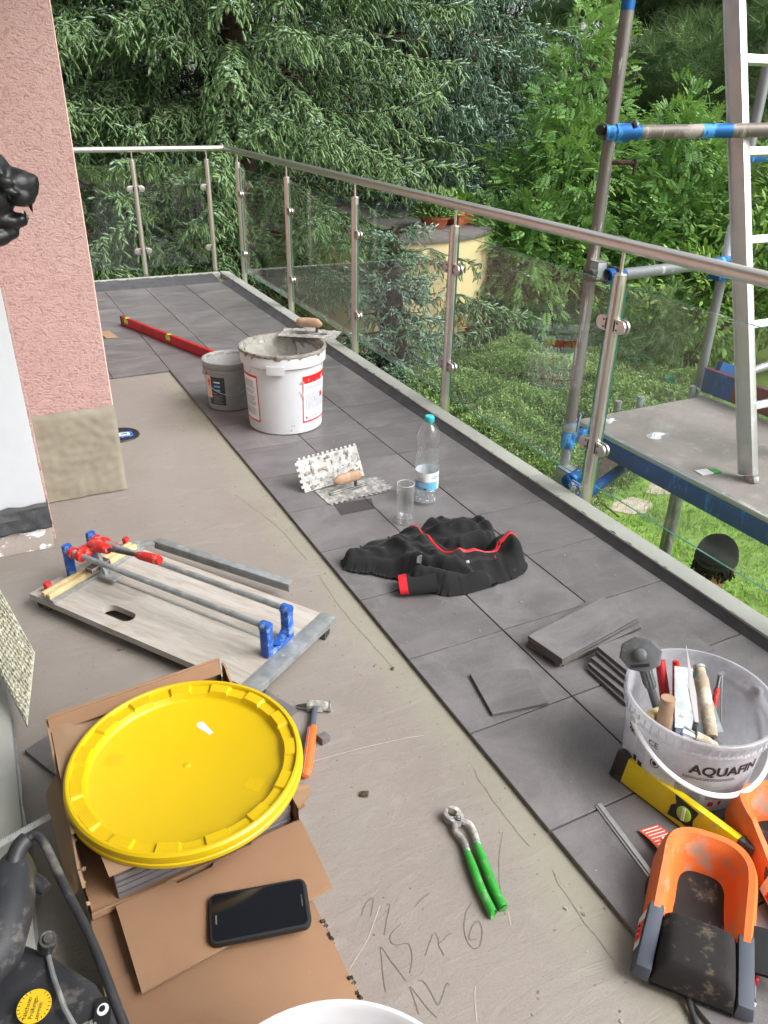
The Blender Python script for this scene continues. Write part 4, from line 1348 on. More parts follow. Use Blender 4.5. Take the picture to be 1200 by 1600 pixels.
for k in range(26):
    a = rs.uniform(0, 2 * PI); r = rs.uniform(0.004, 0.025); z = rs.uniform(0.006, 0.045); s = rs.uniform(0.0015, 0.004)
    if z > 0.02: r = 0.0275
    b.grid(lambda u, v: (r * math.cos(a) + s * math.sin(PI * v) * math.cos(2 * PI * u), r * math.sin(a) + s * math.sin(PI * v) * math.sin(2 * PI * u), z + s * math.cos(PI * v)), 8, 5, "clear_glass", wrap=True)
obj("water_drops", b, dg_)

# ------------------------------------------------------------------ jacket: a heap of dark cloth with red zip and cuff
# overlapping cloth layers, each with its own outline, thickness and soft folds
JL = [
 ("back", [(0.318, 1.110), (0.350, 1.160), (0.420, 1.178), (0.470, 1.165), (0.515, 1.130), (0.540, 1.085), (0.545, 1.032), (0.500, 0.968), (0.402, 0.955), (0.329, 0.960), (0.300, 1.041)], 0.074, 0.026,
  [((0.360, 1.075), (0.520, 1.034), 0.014, 0.012), ((0.352, 1.030), (0.515, 1.004), 0.010, -0.0072), ((0.350, 1.115), (0.510, 1.090), 0.016, 0.008), ((0.36, 0.995), (0.50, 0.98), 0.010, 0.009), ((0.36, 1.095), (0.50, 1.063), 0.008, -0.0044), ((0.42, 1.15), (0.50, 1.12), 0.008, -0.0033)]),
 ("main", [(0.291, 1.136), (0.325, 1.094), (0.332, 1.027), (0.328, 0.970), (0.36, 0.933), (0.426, 0.915), (0.483, 0.907), (0.553, 0.902), (0.558, 0.873), (0.528, 0.847), (0.437, 0.846), (0.33, 0.846), (0.281, 0.862), (0.212, 0.905), (0.169, 0.966), (0.152, 1.061), (0.179, 1.121), (0.251, 1.142)], 0.078, 0.024,
  [((0.315, 1.075), (0.335, 0.905), 0.016, 0.009), ((0.289, 1.100), (0.266, 0.891), 0.022, 0.012), ((0.250, 1.120), (0.240, 0.892), 0.010, -0.0055), ((0.195, 1.104), (0.215, 0.938), 0.016, 0.009), ((0.222, 1.11), (0.232, 0.95), 0.007, -0.0033), ((0.331, 0.895), (0.516, 0.856), 0.020, 0.008), ((0.300, 1.03), (0.292, 0.90), 0.006, -0.0033), ((0.355, 0.915), (0.315, 0.868), 0.008, -0.0039), ((0.20, 1.03), (0.175, 0.985), 0.008, -0.0033)]),
 ("sleeve", [(0.030, 1.092), (0.046, 1.112), (0.084, 1.118), (0.148, 1.150), (0.199, 1.150), (0.265, 1.150), (0.209, 1.041), (0.195, 0.960), (0.165, 0.975), (0.108, 1.022), (0.039, 1.070)], 0.048, 0.018,
  [((0.057, 1.085), (0.185, 1.060), 0.014, 0.007), ((0.075, 1.065), (0.185, 1.005), 0.009, -0.0039), ((0.11, 1.115), (0.18, 1.10), 0.010, 0.007), ((0.10, 1.04), (0.18, 0.985), 0.010, 0.006), ((0.14, 1.12), (0.17, 1.04), 0.007, -0.0033)]),
 ("under", [(0.150, 0.905), (0.198, 0.895), (0.272, 0.860), (0.34, 0.850), (0.41, 0.852), (0.41, 0.828), (0.375, 0.812), (0.312, 0.806), (0.263, 0.812), (0.210, 0.838), (0.150, 0.862), (0.139, 0.885)], 0.048, 0.018,
  [((0.170, 0.882), (0.267, 0.842), 0.010, 0.006), ((0.20, 0.865), (0.27, 0.83), 0.007, -0.0039), ((0.29, 0.846), (0.34, 0.815), 0.008, -0.0033), ((0.30, 0.835), (0.39, 0.825), 0.010, 0.006)]),
 ("roll", [(0.441, 0.925), (0.480, 0.945), (0.530, 0.945), (0.562, 0.915), (0.562, 0.873), (0.530, 0.846), (0.453, 0.846)], 0.078, 0.024,
  [((0.48, 0.925), (0.545, 0.900), 0.010, 0.006), ((0.50, 0.87), (0.55, 0.89), 0.007, -0.0028)]),
]
def edge_dist(P, poly):
    """signed distance to a polygon, positive inside"""
    ins = np.zeros(len(P), bool); dm = np.full(len(P), 9.0); j = len(poly) - 1
    for i in range(len(poly)):
        A0, B0 = np.array(poly[j]), np.array(poly[i]); ab = B0 - A0
        tt = np.clip(((P - A0) @ ab) / (ab @ ab + 1e-12), 0, 1); dm = np.minimum(dm, np.linalg.norm(P - A0 - tt[:, None] * ab, axis=1))
        cr = (A0[1] > P[:, 1]) != (B0[1] > P[:, 1]); dy = ab[1] if abs(ab[1]) > 1e-9 else 1e-9
        ins ^= cr & (P[:, 0] < ab[0] * (P[:, 1] - A0[1]) / dy + A0[0]); j = i
    return np.where(ins, dm, -dm)
gx, gy = np.arange(0.018, 0.580, 0.004), np.arange(0.796, 1.192, 0.004)
GX, GY = np.meshgrid(gx, gy, indexing='ij'); GP = np.stack([GX.ravel(), GY.ravel()], 1)
HH = np.zeros(len(GP))
for nm_, poly, hh_, w_, folds in JL:
    dd_ = edge_dist(GP, dense(poly + [poly[0]], 4))
    e = np.where(dd_ > 0, (1 - np.exp(-np.maximum(dd_, 0) / w_)), 0) ** 0.6
    q = hh_ * e * (0.9 + 0.1 * np.minimum(dd_, .08) / .08)
    for A0, B0, wd, am in folds:
        A0, B0 = np.array(A0), np.array(B0); ab = B0 - A0
        tt = np.clip(((GP - A0) @ ab) / (ab @ ab), 0, 1); ds = np.linalg.norm(GP - A0 - tt[:, None] * ab, axis=1)
        q = q + am * np.exp(-(ds / wd) ** 2) * e
    HH = np.maximum(HH, q)
HH = HH + (HH > .006) * np.array([0.0040 * nz(x * 15, y * 15, 2) + 0.0030 * (1 - 3.2 * abs(nz((x * .85 + y * .5) * 26 + 1.5 * nz(x * 9, y * 9), (y * .85 - x * .5) * 11, 5))) + 0.0013 * (1 - 3 * abs(nz(x * 48 + 9 * y, y * 30, 3))) + 0.0005 * nz(x * 120, y * 120, 8) for x, y in GP])
HG = HH.reshape(GX.shape)
def jh0(x, y):
    i = min(max((x - gx[0]) / 0.004, 0), len(gx) - 2); k = min(max((y - gy[0]) / 0.004, 0), len(gy) - 2)
    a, c = int(i), int(k); u, v = i - a, k - c
    return float(HG[a, c] * (1 - u) * (1 - v) + HG[a + 1, c] * u * (1 - v) + HG[a, c + 1] * (1 - u) * v + HG[a + 1, c + 1] * u * v)
# the cloth settled over those layers: vertex positions in half millimetres from (0.33, 1.02, 0)
SETTLED = [
    -658, 110, 13, -641, 100, 8, -611, 124, 64, -649, 128, 8, -604, 144, 76, -647, 148, 8, -607, 164, 77, -644, 168, 8, -629, 193, 8, -648, 188, 11, -629, 84, 8, -583, 122, 72, -573, 146, 79, -579, 164, 86, -590, 188, 79,
    -614, 218, 8, -634, 213, 12, -629, 65, 16, -611, 60, 8, -572, 108, 61, -564, 131, 64, -572, 153, 59, -563, 166, 74, -570, 192, 77, -597, 230, 8, -610, 42, 16, -592, 39, 8, -563, 84, 53, -558, 108, 45, -552, 135, 47,
    -552, 147, 68, -548, 169, 61, -550, 195, 72, -580, 241, 8, -574, 28, 8, -541, 85, 52, -537, 109, 45, -531, 134, 52, -533, 142, 74, -531, 166, 74, -529, 193, 70, -561, 250, 8, -571, 11, 17, -553, 9, 8, -521, 64, 53,
    -518, 86, 50, -514, 110, 45, -515, 126, 64, -512, 143, 74, -512, 166, 68, -512, 191, 59, -543, 258, 8, -549, -9, 17, -531, -11, 8, -501, 45, 56, -498, 67, 51, -498, 86, 41, -497, 105, 58, -495, 125, 67, -494, 146, 63,
    -500, 164, 49, -502, 188, 40, -508, 212, 46, -530, 265, 8, -541, 269, 25, -513, -20, 8, -478, 50, 56, -479, 65, 42, -477, 86, 45, -476, 105, 59, -475, 125, 59, -480, 144, 47, -480, 166, 43, -481, 187, 44, -483, 205, 54,
    -482, 229, 54, -508, 284, 8, -526, 283, 17, -516, -32, 23, -503, -28, 8, -458, 29, 60, -458, 48, 51, -459, 66, 41, -458, 83, 53, -456, 105, 55, -458, 125, 48, -460, 146, 52, -459, 166, 46, -459, 186, 48, -460, 204, 58,
    -466, 224, 41, -490, 293, 8, -503, -46, 18, -486, -50, 8, -438, 8, 61, -438, 27, 53, -442, 42, 40, -440, 61, 48, -439, 82, 47, -436, 105, 49, -439, 123, 58, -438, 144, 56, -439, 164, 59, -440, 184, 61, -439, 206, 57,
    -445, 220, 36, -450, 248, 40, -464, 307, 8, -481, 308, 19, -484, -68, 17, -467, -72, 8, -421, -14, 62, -416, 7, 57, -422, 21, 42, -420, 41, 41, -419, 62, 44, -417, 83, 48, -418, 102, 63, -419, 121, 71, -419, 142, 70,
    -419, 164, 66, -419, 184, 58, -420, 204, 50, -425, 222, 34, -427, 242, 45, -444, 311, 8, -465, -90, 17, -448, -94, 8, -407, -40, 55, -400, -15, 58, -401, 1, 44, -400, 21, 43, -401, 40, 55, -399, 61, 57, -398, 82, 61,
    -399, 100, 75, -399, 121, 73, -399, 142, 66, -403, 160, 52, -403, 180, 46, -402, 200, 39, -404, 223, 35, -406, 241, 46, -410, 263, 54, -417, 322, 8, -435, 327, 17, -389, -303, 8, -370, -309, 9, -366, -286, 89, -383, -283, 8,
    -364, -265, 85, -383, -263, 8, -361, -245, 74, -380, -242, 8, -356, -226, 8, -376, -222, 7, -447, -112, 17, -429, -116, 8, -394, -67, 48, -384, -40, 53, -381, -19, 50, -381, 0, 42, -381, 20, 50, -381, 39, 64, -380, 59, 66,
    -378, 80, 70, -379, 101, 70, -382, 120, 58, -383, 141, 50, -383, 162, 46, -383, 182, 52, -383, 202, 46, -383, 223, 39, -385, 242, 46, -389, 260, 59, -397, 325, 8, -378, -327, 11, -358, -327, 9, -347, -308, 87, -346, -288, 105,
    -345, -267, 98, -333, -244, 11, -335, -224, 10, -412, -127, 8, -366, -63, 54, -362, -41, 53, -361, -21, 46, -360, -1, 43, -361, 17, 55, -362, 38, 53, -362, 58, 52, -361, 79, 56, -360, 100, 60, -362, 121, 57, -363, 143, 55,
    -363, 162, 47, -362, 182, 55, -362, 198, 42, -364, 218, 48, -366, 238, 55, -368, 260, 62, -376, 328, 8, -338, -330, 8, -326, -305, 92, -326, -289, 112, -325, -268, 104, -315, -236, 15, -410, -144, 19, -393, -146, 8, -351, -87, 58,
    -342, -62, 56, -340, -42, 51, -337, -20, 55, -339, 0, 60, -339, 19, 53, -340, 40, 53, -340, 59, 61, -339, 80, 62, -339, 101, 60, -341, 121, 53, -343, 142, 48, -342, 161, 55, -341, 182, 58, -344, 203, 50, -346, 223, 40,
    -348, 244, 47, -348, 265, 58, -356, 331, 8, -342, -350, 10, -322, -354, 8, -309, -324, 76, -305, -304, 94, -306, -290, 115, -304, -268, 101, -298, -247, 13, -379, -182, 16, -360, -183, 8, -326, -120, 81, -382, -164, 8, -321, -97, 81,
    -319, -77, 74, -316, -60, 63, -315, -40, 58, -313, -19, 66, -313, 1, 69, -314, 22, 69, -312, 41, 62, -312, 62, 62, -312, 83, 65, -315, 101, 73, -315, 122, 67, -322, 142, 67, -321, 162, 54, -323, 182, 48, -324, 204, 43,
    -325, 226, 40, -328, 248, 43, -328, 268, 55, -336, 334, 8, -303, -362, 8, -288, -326, 82, -285, -308, 103, -285, -290, 113, -283, -268, 92, -278, -248, 14, -341, -214, 18, -322, -214, 9, -305, -160, 92, -346, -198, 8, -300, -134, 99,
    -295, -111, 97, -293, -90, 92, -294, -70, 87, -294, -52, 77, -291, -38, 62, -292, -18, 62, -291, 3, 66, -289, 25, 69, -288, 45, 74, -291, 64, 80, -296, 83, 89, -288, 102, 85, -294, 121, 88, -298, 142, 85, -301, 163, 78,
    -305, 185, 67, -303, 204, 45, -306, 228, 46, -307, 249, 41, -308, 271, 52, -315, 336, 8, -283, -367, 8, -267, -326, 83, -267, -303, 94, -264, -289, 109, -254, -265, 16, -258, -245, 16, -290, -238, 8, -275, -224, 8, -287, -203, 95,
    -304, -223, 8, -282, -176, 105, -278, -152, 106, -273, -131, 96, -272, -110, 89, -272, -90, 83, -270, -70, 87, -271, -49, 87, -266, -34, 74, -270, -15, 79, -275, 4, 88, -271, 24, 87, -278, 41, 100, -276, 62, 105, -275, 82, 110,
    -275, 103, 109, -274, 124, 100, -276, 144, 90, -278, 163, 79, -283, 181, 62, -286, 207, 63, -287, 228, 37, -287, 250, 39, -287, 273, 50, -295, 338, 8, -287, -386, 15, -268, -382, 8, -254, -347, 73, -246, -323, 81, -249, -311, 100,
    -242, -287, 104, -234, -266, 18, -267, -235, 22, -253, -231, 8, -265, -220, 106, -258, -193, 111, -253, -169, 107, -249, -144, 109, -247, -123, 103, -246, -107, 90, -248, -88, 82, -249, -68, 76, -246, -53, 91, -252, -35, 97, -255, -15, 101,
    -256, 5, 106, -257, 26, 108, -256, 43, 96, -256, 61, 105, -255, 82, 106, -255, 103, 103, -259, 119, 87, -261, 138, 77, -262, 158, 68, -265, 179, 74, -265, 203, 64, -265, 225, 44, -266, 249, 36, -267, 272, 49, -274, 341, 8,
    -250, -390, 8, -233, -351, 73, -230, -331, 91, -227, -313, 102, -220, -286, 93, -215, -274, 19, -247, -245, 21, -233, -252, 8, -243, -239, 109, -237, -213, 114, -230, -186, 116, -226, -162, 113, -224, -140, 110, -224, -119, 106, -228, -100, 101,
    -231, -80, 96, -235, -60, 91, -230, -44, 80, -232, -31, 95, -238, -12, 90, -237, 6, 100, -236, 25, 109, -236, 46, 105, -235, 65, 97, -243, 81, 86, -237, 100, 90, -240, 118, 77, -240, 139, 73, -245, 158, 80, -245, 179, 71,
    -244, 201, 65, -244, 223, 53, -246, 247, 35, -246, 267, 50, -254, 342, 8, -266, -398, 16, -247, -403, 11, -224, -373, 67, -212, -350, 74, -210, -336, 95, -205, -313, 99, -213, -286, 18, -198, -280, 30, -222, -260, 23, -208, -263, 8,
    -222, -260, 101, -218, -231, 116, -212, -205, 110, -212, -183, 104, -219, -166, 94, -220, -146, 89, -220, -125, 86, -220, -105, 81, -219, -83, 80, -215, -66, 91, -213, -46, 91, -217, -29, 79, -218, -8, 77, -219, 12, 81, -214, 27, 95,
    -227, 37, 83, -222, 56, 77, -221, 77, 79, -219, 98, 79, -220, 119, 79, -224, 138, 86, -224, 158, 76, -225, 177, 67, -225, 197, 58, -223, 221, 55, -225, 246, 35, -225, 264, 50, -233, 344, 8, -228, -411, 8, -201, -377, 71,
    -199, -359, 91, -190, -341, 97, -186, -314, 93, -193, -287, 16, -190, -271, 12, -204, -257, 117, -200, -231, 100, -199, -209, 94, -202, -189, 86, -203, -169, 81, -203, -149, 77, -202, -128, 74, -200, -107, 74, -198, -86, 76, -195, -67, 83,
    -197, -47, 77, -197, -27, 82, -198, -7, 75, -201, 6, 90, -207, 21, 77, -209, 41, 75, -205, 55, 89, -206, 77, 95, -206, 97, 97, -205, 118, 95, -204, 139, 93, -205, 159, 88, -206, 180, 80, -208, 201, 70, -204, 218, 49,
    -204, 248, 34, -205, 264, 50, -213, 346, 8, -229, -431, 13, -209, -433, 8, -188, -393, 64, -180, -370, 71, -178, -358, 92, -180, -341, 76, -166, -306, 69, -175, -289, 14, -185, -282, 28, -177, -271, 14, -192, -283, 113, -184, -255, 100,
    -179, -229, 90, -179, -209, 86, -181, -188, 83, -180, -167, 81, -182, -147, 85, -181, -129, 74, -179, -108, 74, -178, -88, 75, -176, -67, 76, -177, -47, 78, -177, -27, 81, -187, -13, 92, -184, 3, 80, -188, 23, 84, -189, 43, 82,
    -190, 64, 77, -185, 77, 92, -189, 96, 85, -191, 116, 80, -192, 137, 75, -190, 158, 72, -188, 179, 69, -187, 200, 72, -186, 223, 58, -184, 247, 36, -184, 267, 48, -188, 289, 57, -184, 351, 8, -200, 359, 17, -191, -443, 8,
    -165, -396, 73, -167, -377, 92, -157, -359, 92, -156, -329, 72, -164, -301, 31, -149, -287, 37, -171, -303, 104, -160, -270, 110, -155, -245, 94, -155, -222, 104, -154, -202, 96, -156, -182, 95, -160, -161, 99, -156, -145, 88, -157, -126, 79,
    -161, -109, 90, -167, -90, 95, -168, -69, 97, -166, -49, 98, -162, -29, 99, -165, -11, 88, -165, 8, 92, -167, 24, 78, -169, 45, 78, -169, 65, 78, -172, 86, 79, -171, 103, 91, -171, 117, 75, -172, 139, 72, -172, 157, 81,
    -168, 177, 76, -172, 194, 60, -167, 218, 55, -171, 247, 53, -165, 281, 40, -167, 293, 57, -164, 349, 8, -189, -461, 16, -170, -461, 8, -146, -407, 67, -147, -385, 68, -146, -376, 90, -150, -363, 70, -140, -329, 53, -149, -305, 14,
    -151, -319, 77, -143, -291, 117, -134, -265, 99, -134, -241, 113, -133, -218, 114, -137, -197, 114, -139, -176, 115, -139, -156, 112, -140, -136, 106, -141, -119, 94, -142, -101, 84, -147, -89, 100, -149, -71, 90, -151, -51, 84, -149, -31, 83,
    -146, -11, 82, -147, 10, 84, -148, 30, 84, -155, 46, 95, -152, 66, 91, -151, 84, 81, -150, 101, 93, -153, 121, 89, -148, 136, 75, -149, 154, 86, -149, 171, 70, -159, 191, 77, -160, 215, 76, -160, 244, 72, -152, 288, 55,
    -136, 340, 8, -146, 356, 16, -151, -466, 8, -131, -402, 53, -127, -383, 67, -126, -372, 86, -130, -354, 63, -131, -326, 27, -129, -302, 27, -130, -320, 104, -119, -284, 118, -118, -255, 113, -116, -232, 106, -125, -216, 95, -123, -195, 99,
    -119, -177, 110, -119, -157, 107, -124, -142, 93, -123, -123, 85, -126, -106, 96, -126, -86, 101, -128, -70, 89, -129, -49, 86, -131, -32, 97, -132, -11, 99, -133, 10, 100, -130, 30, 97, -135, 49, 103, -132, 63, 88, -133, 83, 91,
    -133, 101, 81, -132, 118, 94, -140, 137, 95, -128, 149, 83, -140, 167, 89, -144, 191, 92, -144, 217, 88, -143, 246, 82, -111, 325, 8, -118, 343, 16, -131, -472, 8, -111, -408, 57, -106, -387, 72, -106, -368, 81, -109, -350, 57,
    -111, -318, 13, -111, -327, 67, -109, -315, 111, -99, -282, 111, -100, -257, 103, -106, -241, 90, -106, -220, 100, -104, -198, 108, -99, -178, 105, -101, -160, 95, -105, -143, 83, -106, -128, 96, -106, -107, 98, -106, -86, 98, -107, -68, 88,
    -109, -48, 87, -110, -31, 98, -111, -11, 102, -113, 10, 107, -114, 30, 111, -115, 50, 108, -114, 68, 97, -113, 86, 86, -114, 106, 90, -116, 125, 84, -123, 128, 102, -126, 149, 103, -126, 172, 103, -124, 198, 96, -123, 223, 82,
    -120, 255, 81, -92, 318, 10, -111, -476, 8, -96, -401, 45, -91, -382, 59, -85, -363, 73, -89, -350, 45, -89, -325, 29, -90, -332, 84, -88, -313, 112, -85, -287, 98, -84, -264, 91, -85, -243, 86, -85, -222, 100, -84, -200, 99,
    -87, -184, 85, -84, -164, 78, -82, -148, 91, -85, -128, 84, -83, -108, 88, -83, -88, 91, -83, -67, 89, -85, -47, 91, -89, -26, 92, -95, -7, 86, -95, 13, 92, -93, 30, 102, -93, 51, 105, -93, 65, 90, -92, 86, 90,
    -94, 105, 81, -97, 121, 93, -104, 131, 109, -106, 152, 110, -105, 177, 105, -101, 204, 88, -98, 236, 87, -95, 265, 74, -73, 311, 11, -91, -480, 8, -90, -411, 63, -77, -390, 73, -66, -362, 68, -69, -348, 33, -67, -333, 54,
    -69, -334, 98, -66, -308, 112, -64, -284, 98, -64, -263, 92, -64, -243, 87, -65, -222, 96, -65, -206, 83, -62, -187, 75, -60, -168, 85, -61, -148, 79, -63, -129, 71, -64, -109, 71, -64, -88, 69, -62, -68, 68, -63, -47, 69,
    -67, -26, 72, -67, -6, 74, -67, 15, 76, -69, 34, 85, -68, 50, 99, -70, 66, 86, -73, 85, 78, -77, 98, 93, -78, 117, 102, -82, 136, 107, -83, 159, 105, -80, 185, 100, -76, 217, 90, -53, 287, 9, -46, 302, 21,
    -58, 319, 22, -70, -481, 8, -69, -409, 69, -66, -394, 55, -47, -368, 57, -49, -347, 26, -47, -338, 69, -48, -334, 105, -44, -305, 110, -45, -280, 108, -48, -258, 107, -53, -236, 105, -44, -221, 95, -45, -210, 76, -42, -190, 80,
    -43, -170, 72, -43, -150, 67, -41, -129, 65, -39, -108, 67, -40, -88, 70, -40, -68, 76, -41, -47, 76, -44, -27, 78, -44, -6, 78, -44, 14, 74, -46, 31, 87, -46, 52, 91, -48, 72, 89, -53, 92, 86, -62, 107, 74,
    -63, 126, 82, -60, 145, 90, -63, 169, 81, -59, 197, 75, -44, 277, 7, -50, 274, 25, -50, -482, 8, -49, -416, 68, -46, -402, 53, -40, -379, 42, -28, -353, 37, -34, -354, 80, -27, -329, 101, -28, -300, 97, -35, -278, 90,
    -34, -255, 91, -31, -241, 109, -28, -232, 90, -25, -212, 79, -23, -191, 73, -22, -170, 71, -22, -148, 75, -17, -127, 68, -17, -109, 80, -14, -89, 79, -12, -69, 76, -14, -48, 77, -15, -27, 77, -14, -7, 76, -16, 14, 76,
    -21, 36, 76, -29, 53, 68, -33, 73, 67, -35, 93, 62, -35, 115, 61, -37, 136, 64, -37, 158, 63, -36, 184, 58, -36, 211, 43, -25, 274, 8, -29, -482, 8, -29, -422, 68, -28, -401, 63, -21, -388, 39, -12, -366, 44,
    -14, -358, 88, -16, -328, 83, -18, -302, 79, -19, -278, 77, -15, -263, 100, -11, -246, 113, -11, -227, 101, -5, -214, 82, -2, -191, 77, -5, -169, 85, 2, -142, 85, 14, -119, 78, 15, -112, 51, 8, -93, 48, 2, -71, 51,
    -2, -48, 56, -7, -28, 54, -12, -9, 51, -11, 13, 54, -11, 35, 56, -10, 56, 58, -11, 76, 60, -12, 97, 60, -13, 119, 58, -15, 140, 56, -16, 162, 54, -16, 183, 54, -15, 205, 53, -22, 229, 61, -41, 284, 20,
    -23, 290, 20, -9, -482, 8, -9, -423, 70, -8, -402, 66, -2, -395, 39, 3, -379, 51, 6, -357, 85, 5, -325, 81, 2, -299, 72, 2, -274, 76, 5, -267, 102, 9, -249, 111, 8, -224, 108, 18, -210, 86, 20, -184, 86,
    21, -158, 99, 43, -136, 80, 50, -134, 43, 33, -105, 57, 15, -88, 72, 10, -64, 79, 13, -42, 77, 12, -22, 72, 12, -5, 62, 11, 16, 64, 5, 34, 73, 8, 55, 74, 9, 75, 72, 9, 96, 67, 11, 116, 62,
    11, 136, 66, 6, 154, 76, 8, 175, 75, 11, 197, 70, 11, 219, 60, 4, 242, 72, -15, 289, 8, -26, 296, 24, 12, -481, 8, 11, -420, 69, 10, -397, 76, 6, -411, 51, 12, -393, 63, 23, -355, 72, 20, -326, 67,
    22, -295, 66, 19, -282, 89, 24, -262, 95, 18, -242, 88, 34, -227, 103, 32, -200, 108, 40, -172, 107, 86, -150, 7, 100, -144, 19, 90, -135, 8, 33, -107, 85, 30, -79, 94, 32, -57, 89, 36, -41, 77, 37, -21, 70,
    35, -1, 71, 27, 16, 81, 26, 33, 69, 29, 53, 74, 30, 72, 67, 30, 93, 69, 30, 113, 76, 27, 130, 87, 27, 151, 90, 31, 169, 80, 34, 187, 67, 36, 209, 67, 36, 231, 74, 34, 251, 84, 37, 274, 78,
    -3, 305, 8, 21, 322, 8, 1, 324, 14, 32, -481, 8, 32, -419, 71, 31, -395, 73, 26, -417, 51, 28, -394, 50, 36, -357, 56, 33, -326, 50, 35, -306, 78, 39, -282, 86, 38, -262, 79, 42, -236, 80, 54, -208, 89,
    60, -192, 110, 89, -164, 8, 85, -159, 26, 107, -128, 15, 48, -107, 100, 50, -80, 88, 55, -55, 95, 54, -32, 95, 60, -19, 81, 55, 1, 86, 45, 10, 70, 46, 31, 67, 50, 52, 71, 46, 68, 84, 44, 88, 88,
    51, 108, 93, 51, 126, 107, 53, 146, 98, 53, 159, 77, 57, 179, 71, 61, 199, 75, 62, 215, 88, 65, 236, 92, 67, 258, 95, 64, 285, 87, 45, 338, 8, 25, 341, 14, 53, -481, 8, 53, -415, 76, 51, -392, 71,
    46, -418, 50, 46, -398, 42, 50, -359, 42, 54, -327, 51, 56, -310, 75, 59, -283, 80, 60, -260, 78, 64, -233, 81, 64, -217, 106, 83, -194, 103, 106, -171, 8, 111, -147, 22, 66, -102, 109, 71, -83, 90, 74, -55, 88,
    77, -31, 104, 82, -17, 90, 68, -13, 74, 67, 8, 70, 67, 29, 72, 67, 47, 85, 67, 68, 88, 66, 88, 89, 71, 104, 108, 74, 123, 120, 76, 140, 102, 74, 152, 78, 80, 171, 76, 83, 186, 90, 87, 205, 96,
    89, 227, 90, 91, 249, 96, 90, 274, 94, 85, 306, 82, 68, 355, 8, 49, 358, 13, 73, -481, 8, 73, -414, 75, 72, -393, 66, 67, -419, 48, 66, -400, 38, 70, -362, 49, 74, -330, 51, 76, -306, 71, 77, -285, 90,
    80, -263, 77, 85, -235, 88, 83, -219, 113, 108, -183, 7, 109, -179, 27, 98, -161, 22, 86, -109, 111, 91, -86, 94, 94, -58, 88, 97, -32, 99, 89, -33, 79, 88, -13, 80, 88, 8, 70, 86, 26, 80, 87, 48, 83,
    87, 68, 84, 88, 88, 89, 92, 103, 110, 95, 121, 121, 94, 131, 98, 93, 144, 76, 95, 160, 90, 104, 178, 97, 109, 198, 97, 111, 221, 96, 112, 245, 95, 112, 269, 93, 109, 299, 90, 88, 362, 8, 94, -481, 8,
    94, -421, 68, 91, -396, 60, 87, -419, 44, 86, -400, 36, 90, -363, 53, 95, -330, 54, 97, -303, 73, 97, -287, 92, 101, -264, 77, 105, -237, 94, 104, -213, 113, 128, -188, 9, 118, -159, 22, 105, -116, 112, 106, -86, 108,
    111, -58, 99, 116, -33, 92, 109, -32, 73, 109, -13, 79, 108, 8, 72, 107, 28, 76, 108, 48, 85, 109, 69, 83, 109, 89, 88, 113, 104, 106, 115, 120, 120, 113, 140, 99, 114, 142, 77, 116, 158, 94, 120, 175, 84,
    118, 196, 79, 118, 221, 77, 119, 244, 76, 123, 267, 76, 128, 294, 84, 107, 369, 8, 114, -485, 12, 114, -428, 61, 112, -401, 54, 108, -419, 41, 107, -399, 35, 111, -362, 57, 116, -328, 58, 116, -308, 80, 118, -288, 88,
    122, -260, 82, 123, -239, 105, 125, -206, 104, 124, -168, 12, 123, -141, 14, 126, -121, 106, 127, -90, 107, 124, -69, 87, 133, -44, 85, 130, -32, 69, 130, -11, 74, 126, 7, 82, 127, 27, 75, 129, 48, 84, 129, 69, 85,
    130, 87, 98, 125, 92, 120, 123, 108, 105, 120, 128, 83, 134, 143, 79, 135, 165, 90, 132, 182, 101, 138, 198, 84, 138, 220, 70, 136, 242, 64, 142, 261, 74, 148, 285, 81, 132, 317, 73, 135, 375, 8, 119, 384, 15,
    129, -494, 22, 124, -480, 8, 131, -414, 57, 128, -419, 37, 126, -400, 28, 131, -363, 57, 134, -331, 68, 136, -305, 77, 132, -285, 74, 132, -270, 97, 138, -238, 91, 143, -198, 91, 131, -151, 19, 142, -134, 12, 146, -123, 104,
    147, -93, 105, 142, -64, 96, 149, -52, 75, 150, -31, 75, 146, -14, 86, 145, 4, 73, 147, 24, 73, 148, 46, 76, 147, 61, 93, 146, 81, 111, 145, 98, 124, 142, 115, 107, 140, 125, 80, 145, 138, 97, 152, 161, 103,
    152, 182, 102, 151, 206, 98, 154, 226, 82, 157, 242, 62, 158, 266, 60, 159, 290, 65, 152, 320, 76, 156, 374, 8, 138, -490, 19, 151, -478, 8, 148, -414, 42, 147, -406, 23, 151, -367, 50, 151, -332, 57, 152, -305, 64,
    146, -296, 83, 150, -269, 87, 157, -238, 101, 138, -160, 12, 151, -145, 19, 163, -133, 11, 166, -125, 101, 164, -91, 94, 162, -59, 101, 170, -52, 79, 169, -32, 84, 167, -12, 87, 166, 3, 71, 166, 22, 81, 168, 43, 79,
    167, 63, 89, 165, 84, 106, 166, 100, 124, 162, 118, 106, 161, 122, 80, 165, 139, 92, 164, 160, 86, 166, 181, 87, 171, 202, 97, 175, 227, 83, 177, 243, 63, 176, 263, 69, 173, 282, 80, 173, 312, 85, 177, 374, 8,
    159, -486, 25, 164, -476, 8, 167, -406, 21, 171, -364, 46, 169, -330, 47, 165, -317, 73, 166, -300, 86, 171, -271, 90, 176, -232, 91, 157, -160, 8, 183, -132, 10, 187, -125, 99, 185, -87, 94, 183, -54, 107, 184, -40, 89,
    185, -28, 72, 187, -13, 86, 186, 3, 70, 188, 24, 81, 185, 41, 95, 186, 62, 101, 183, 81, 117, 186, 101, 119, 183, 120, 104, 181, 122, 81, 183, 144, 82, 180, 158, 99, 184, 178, 97, 191, 204, 90, 187, 219, 69,
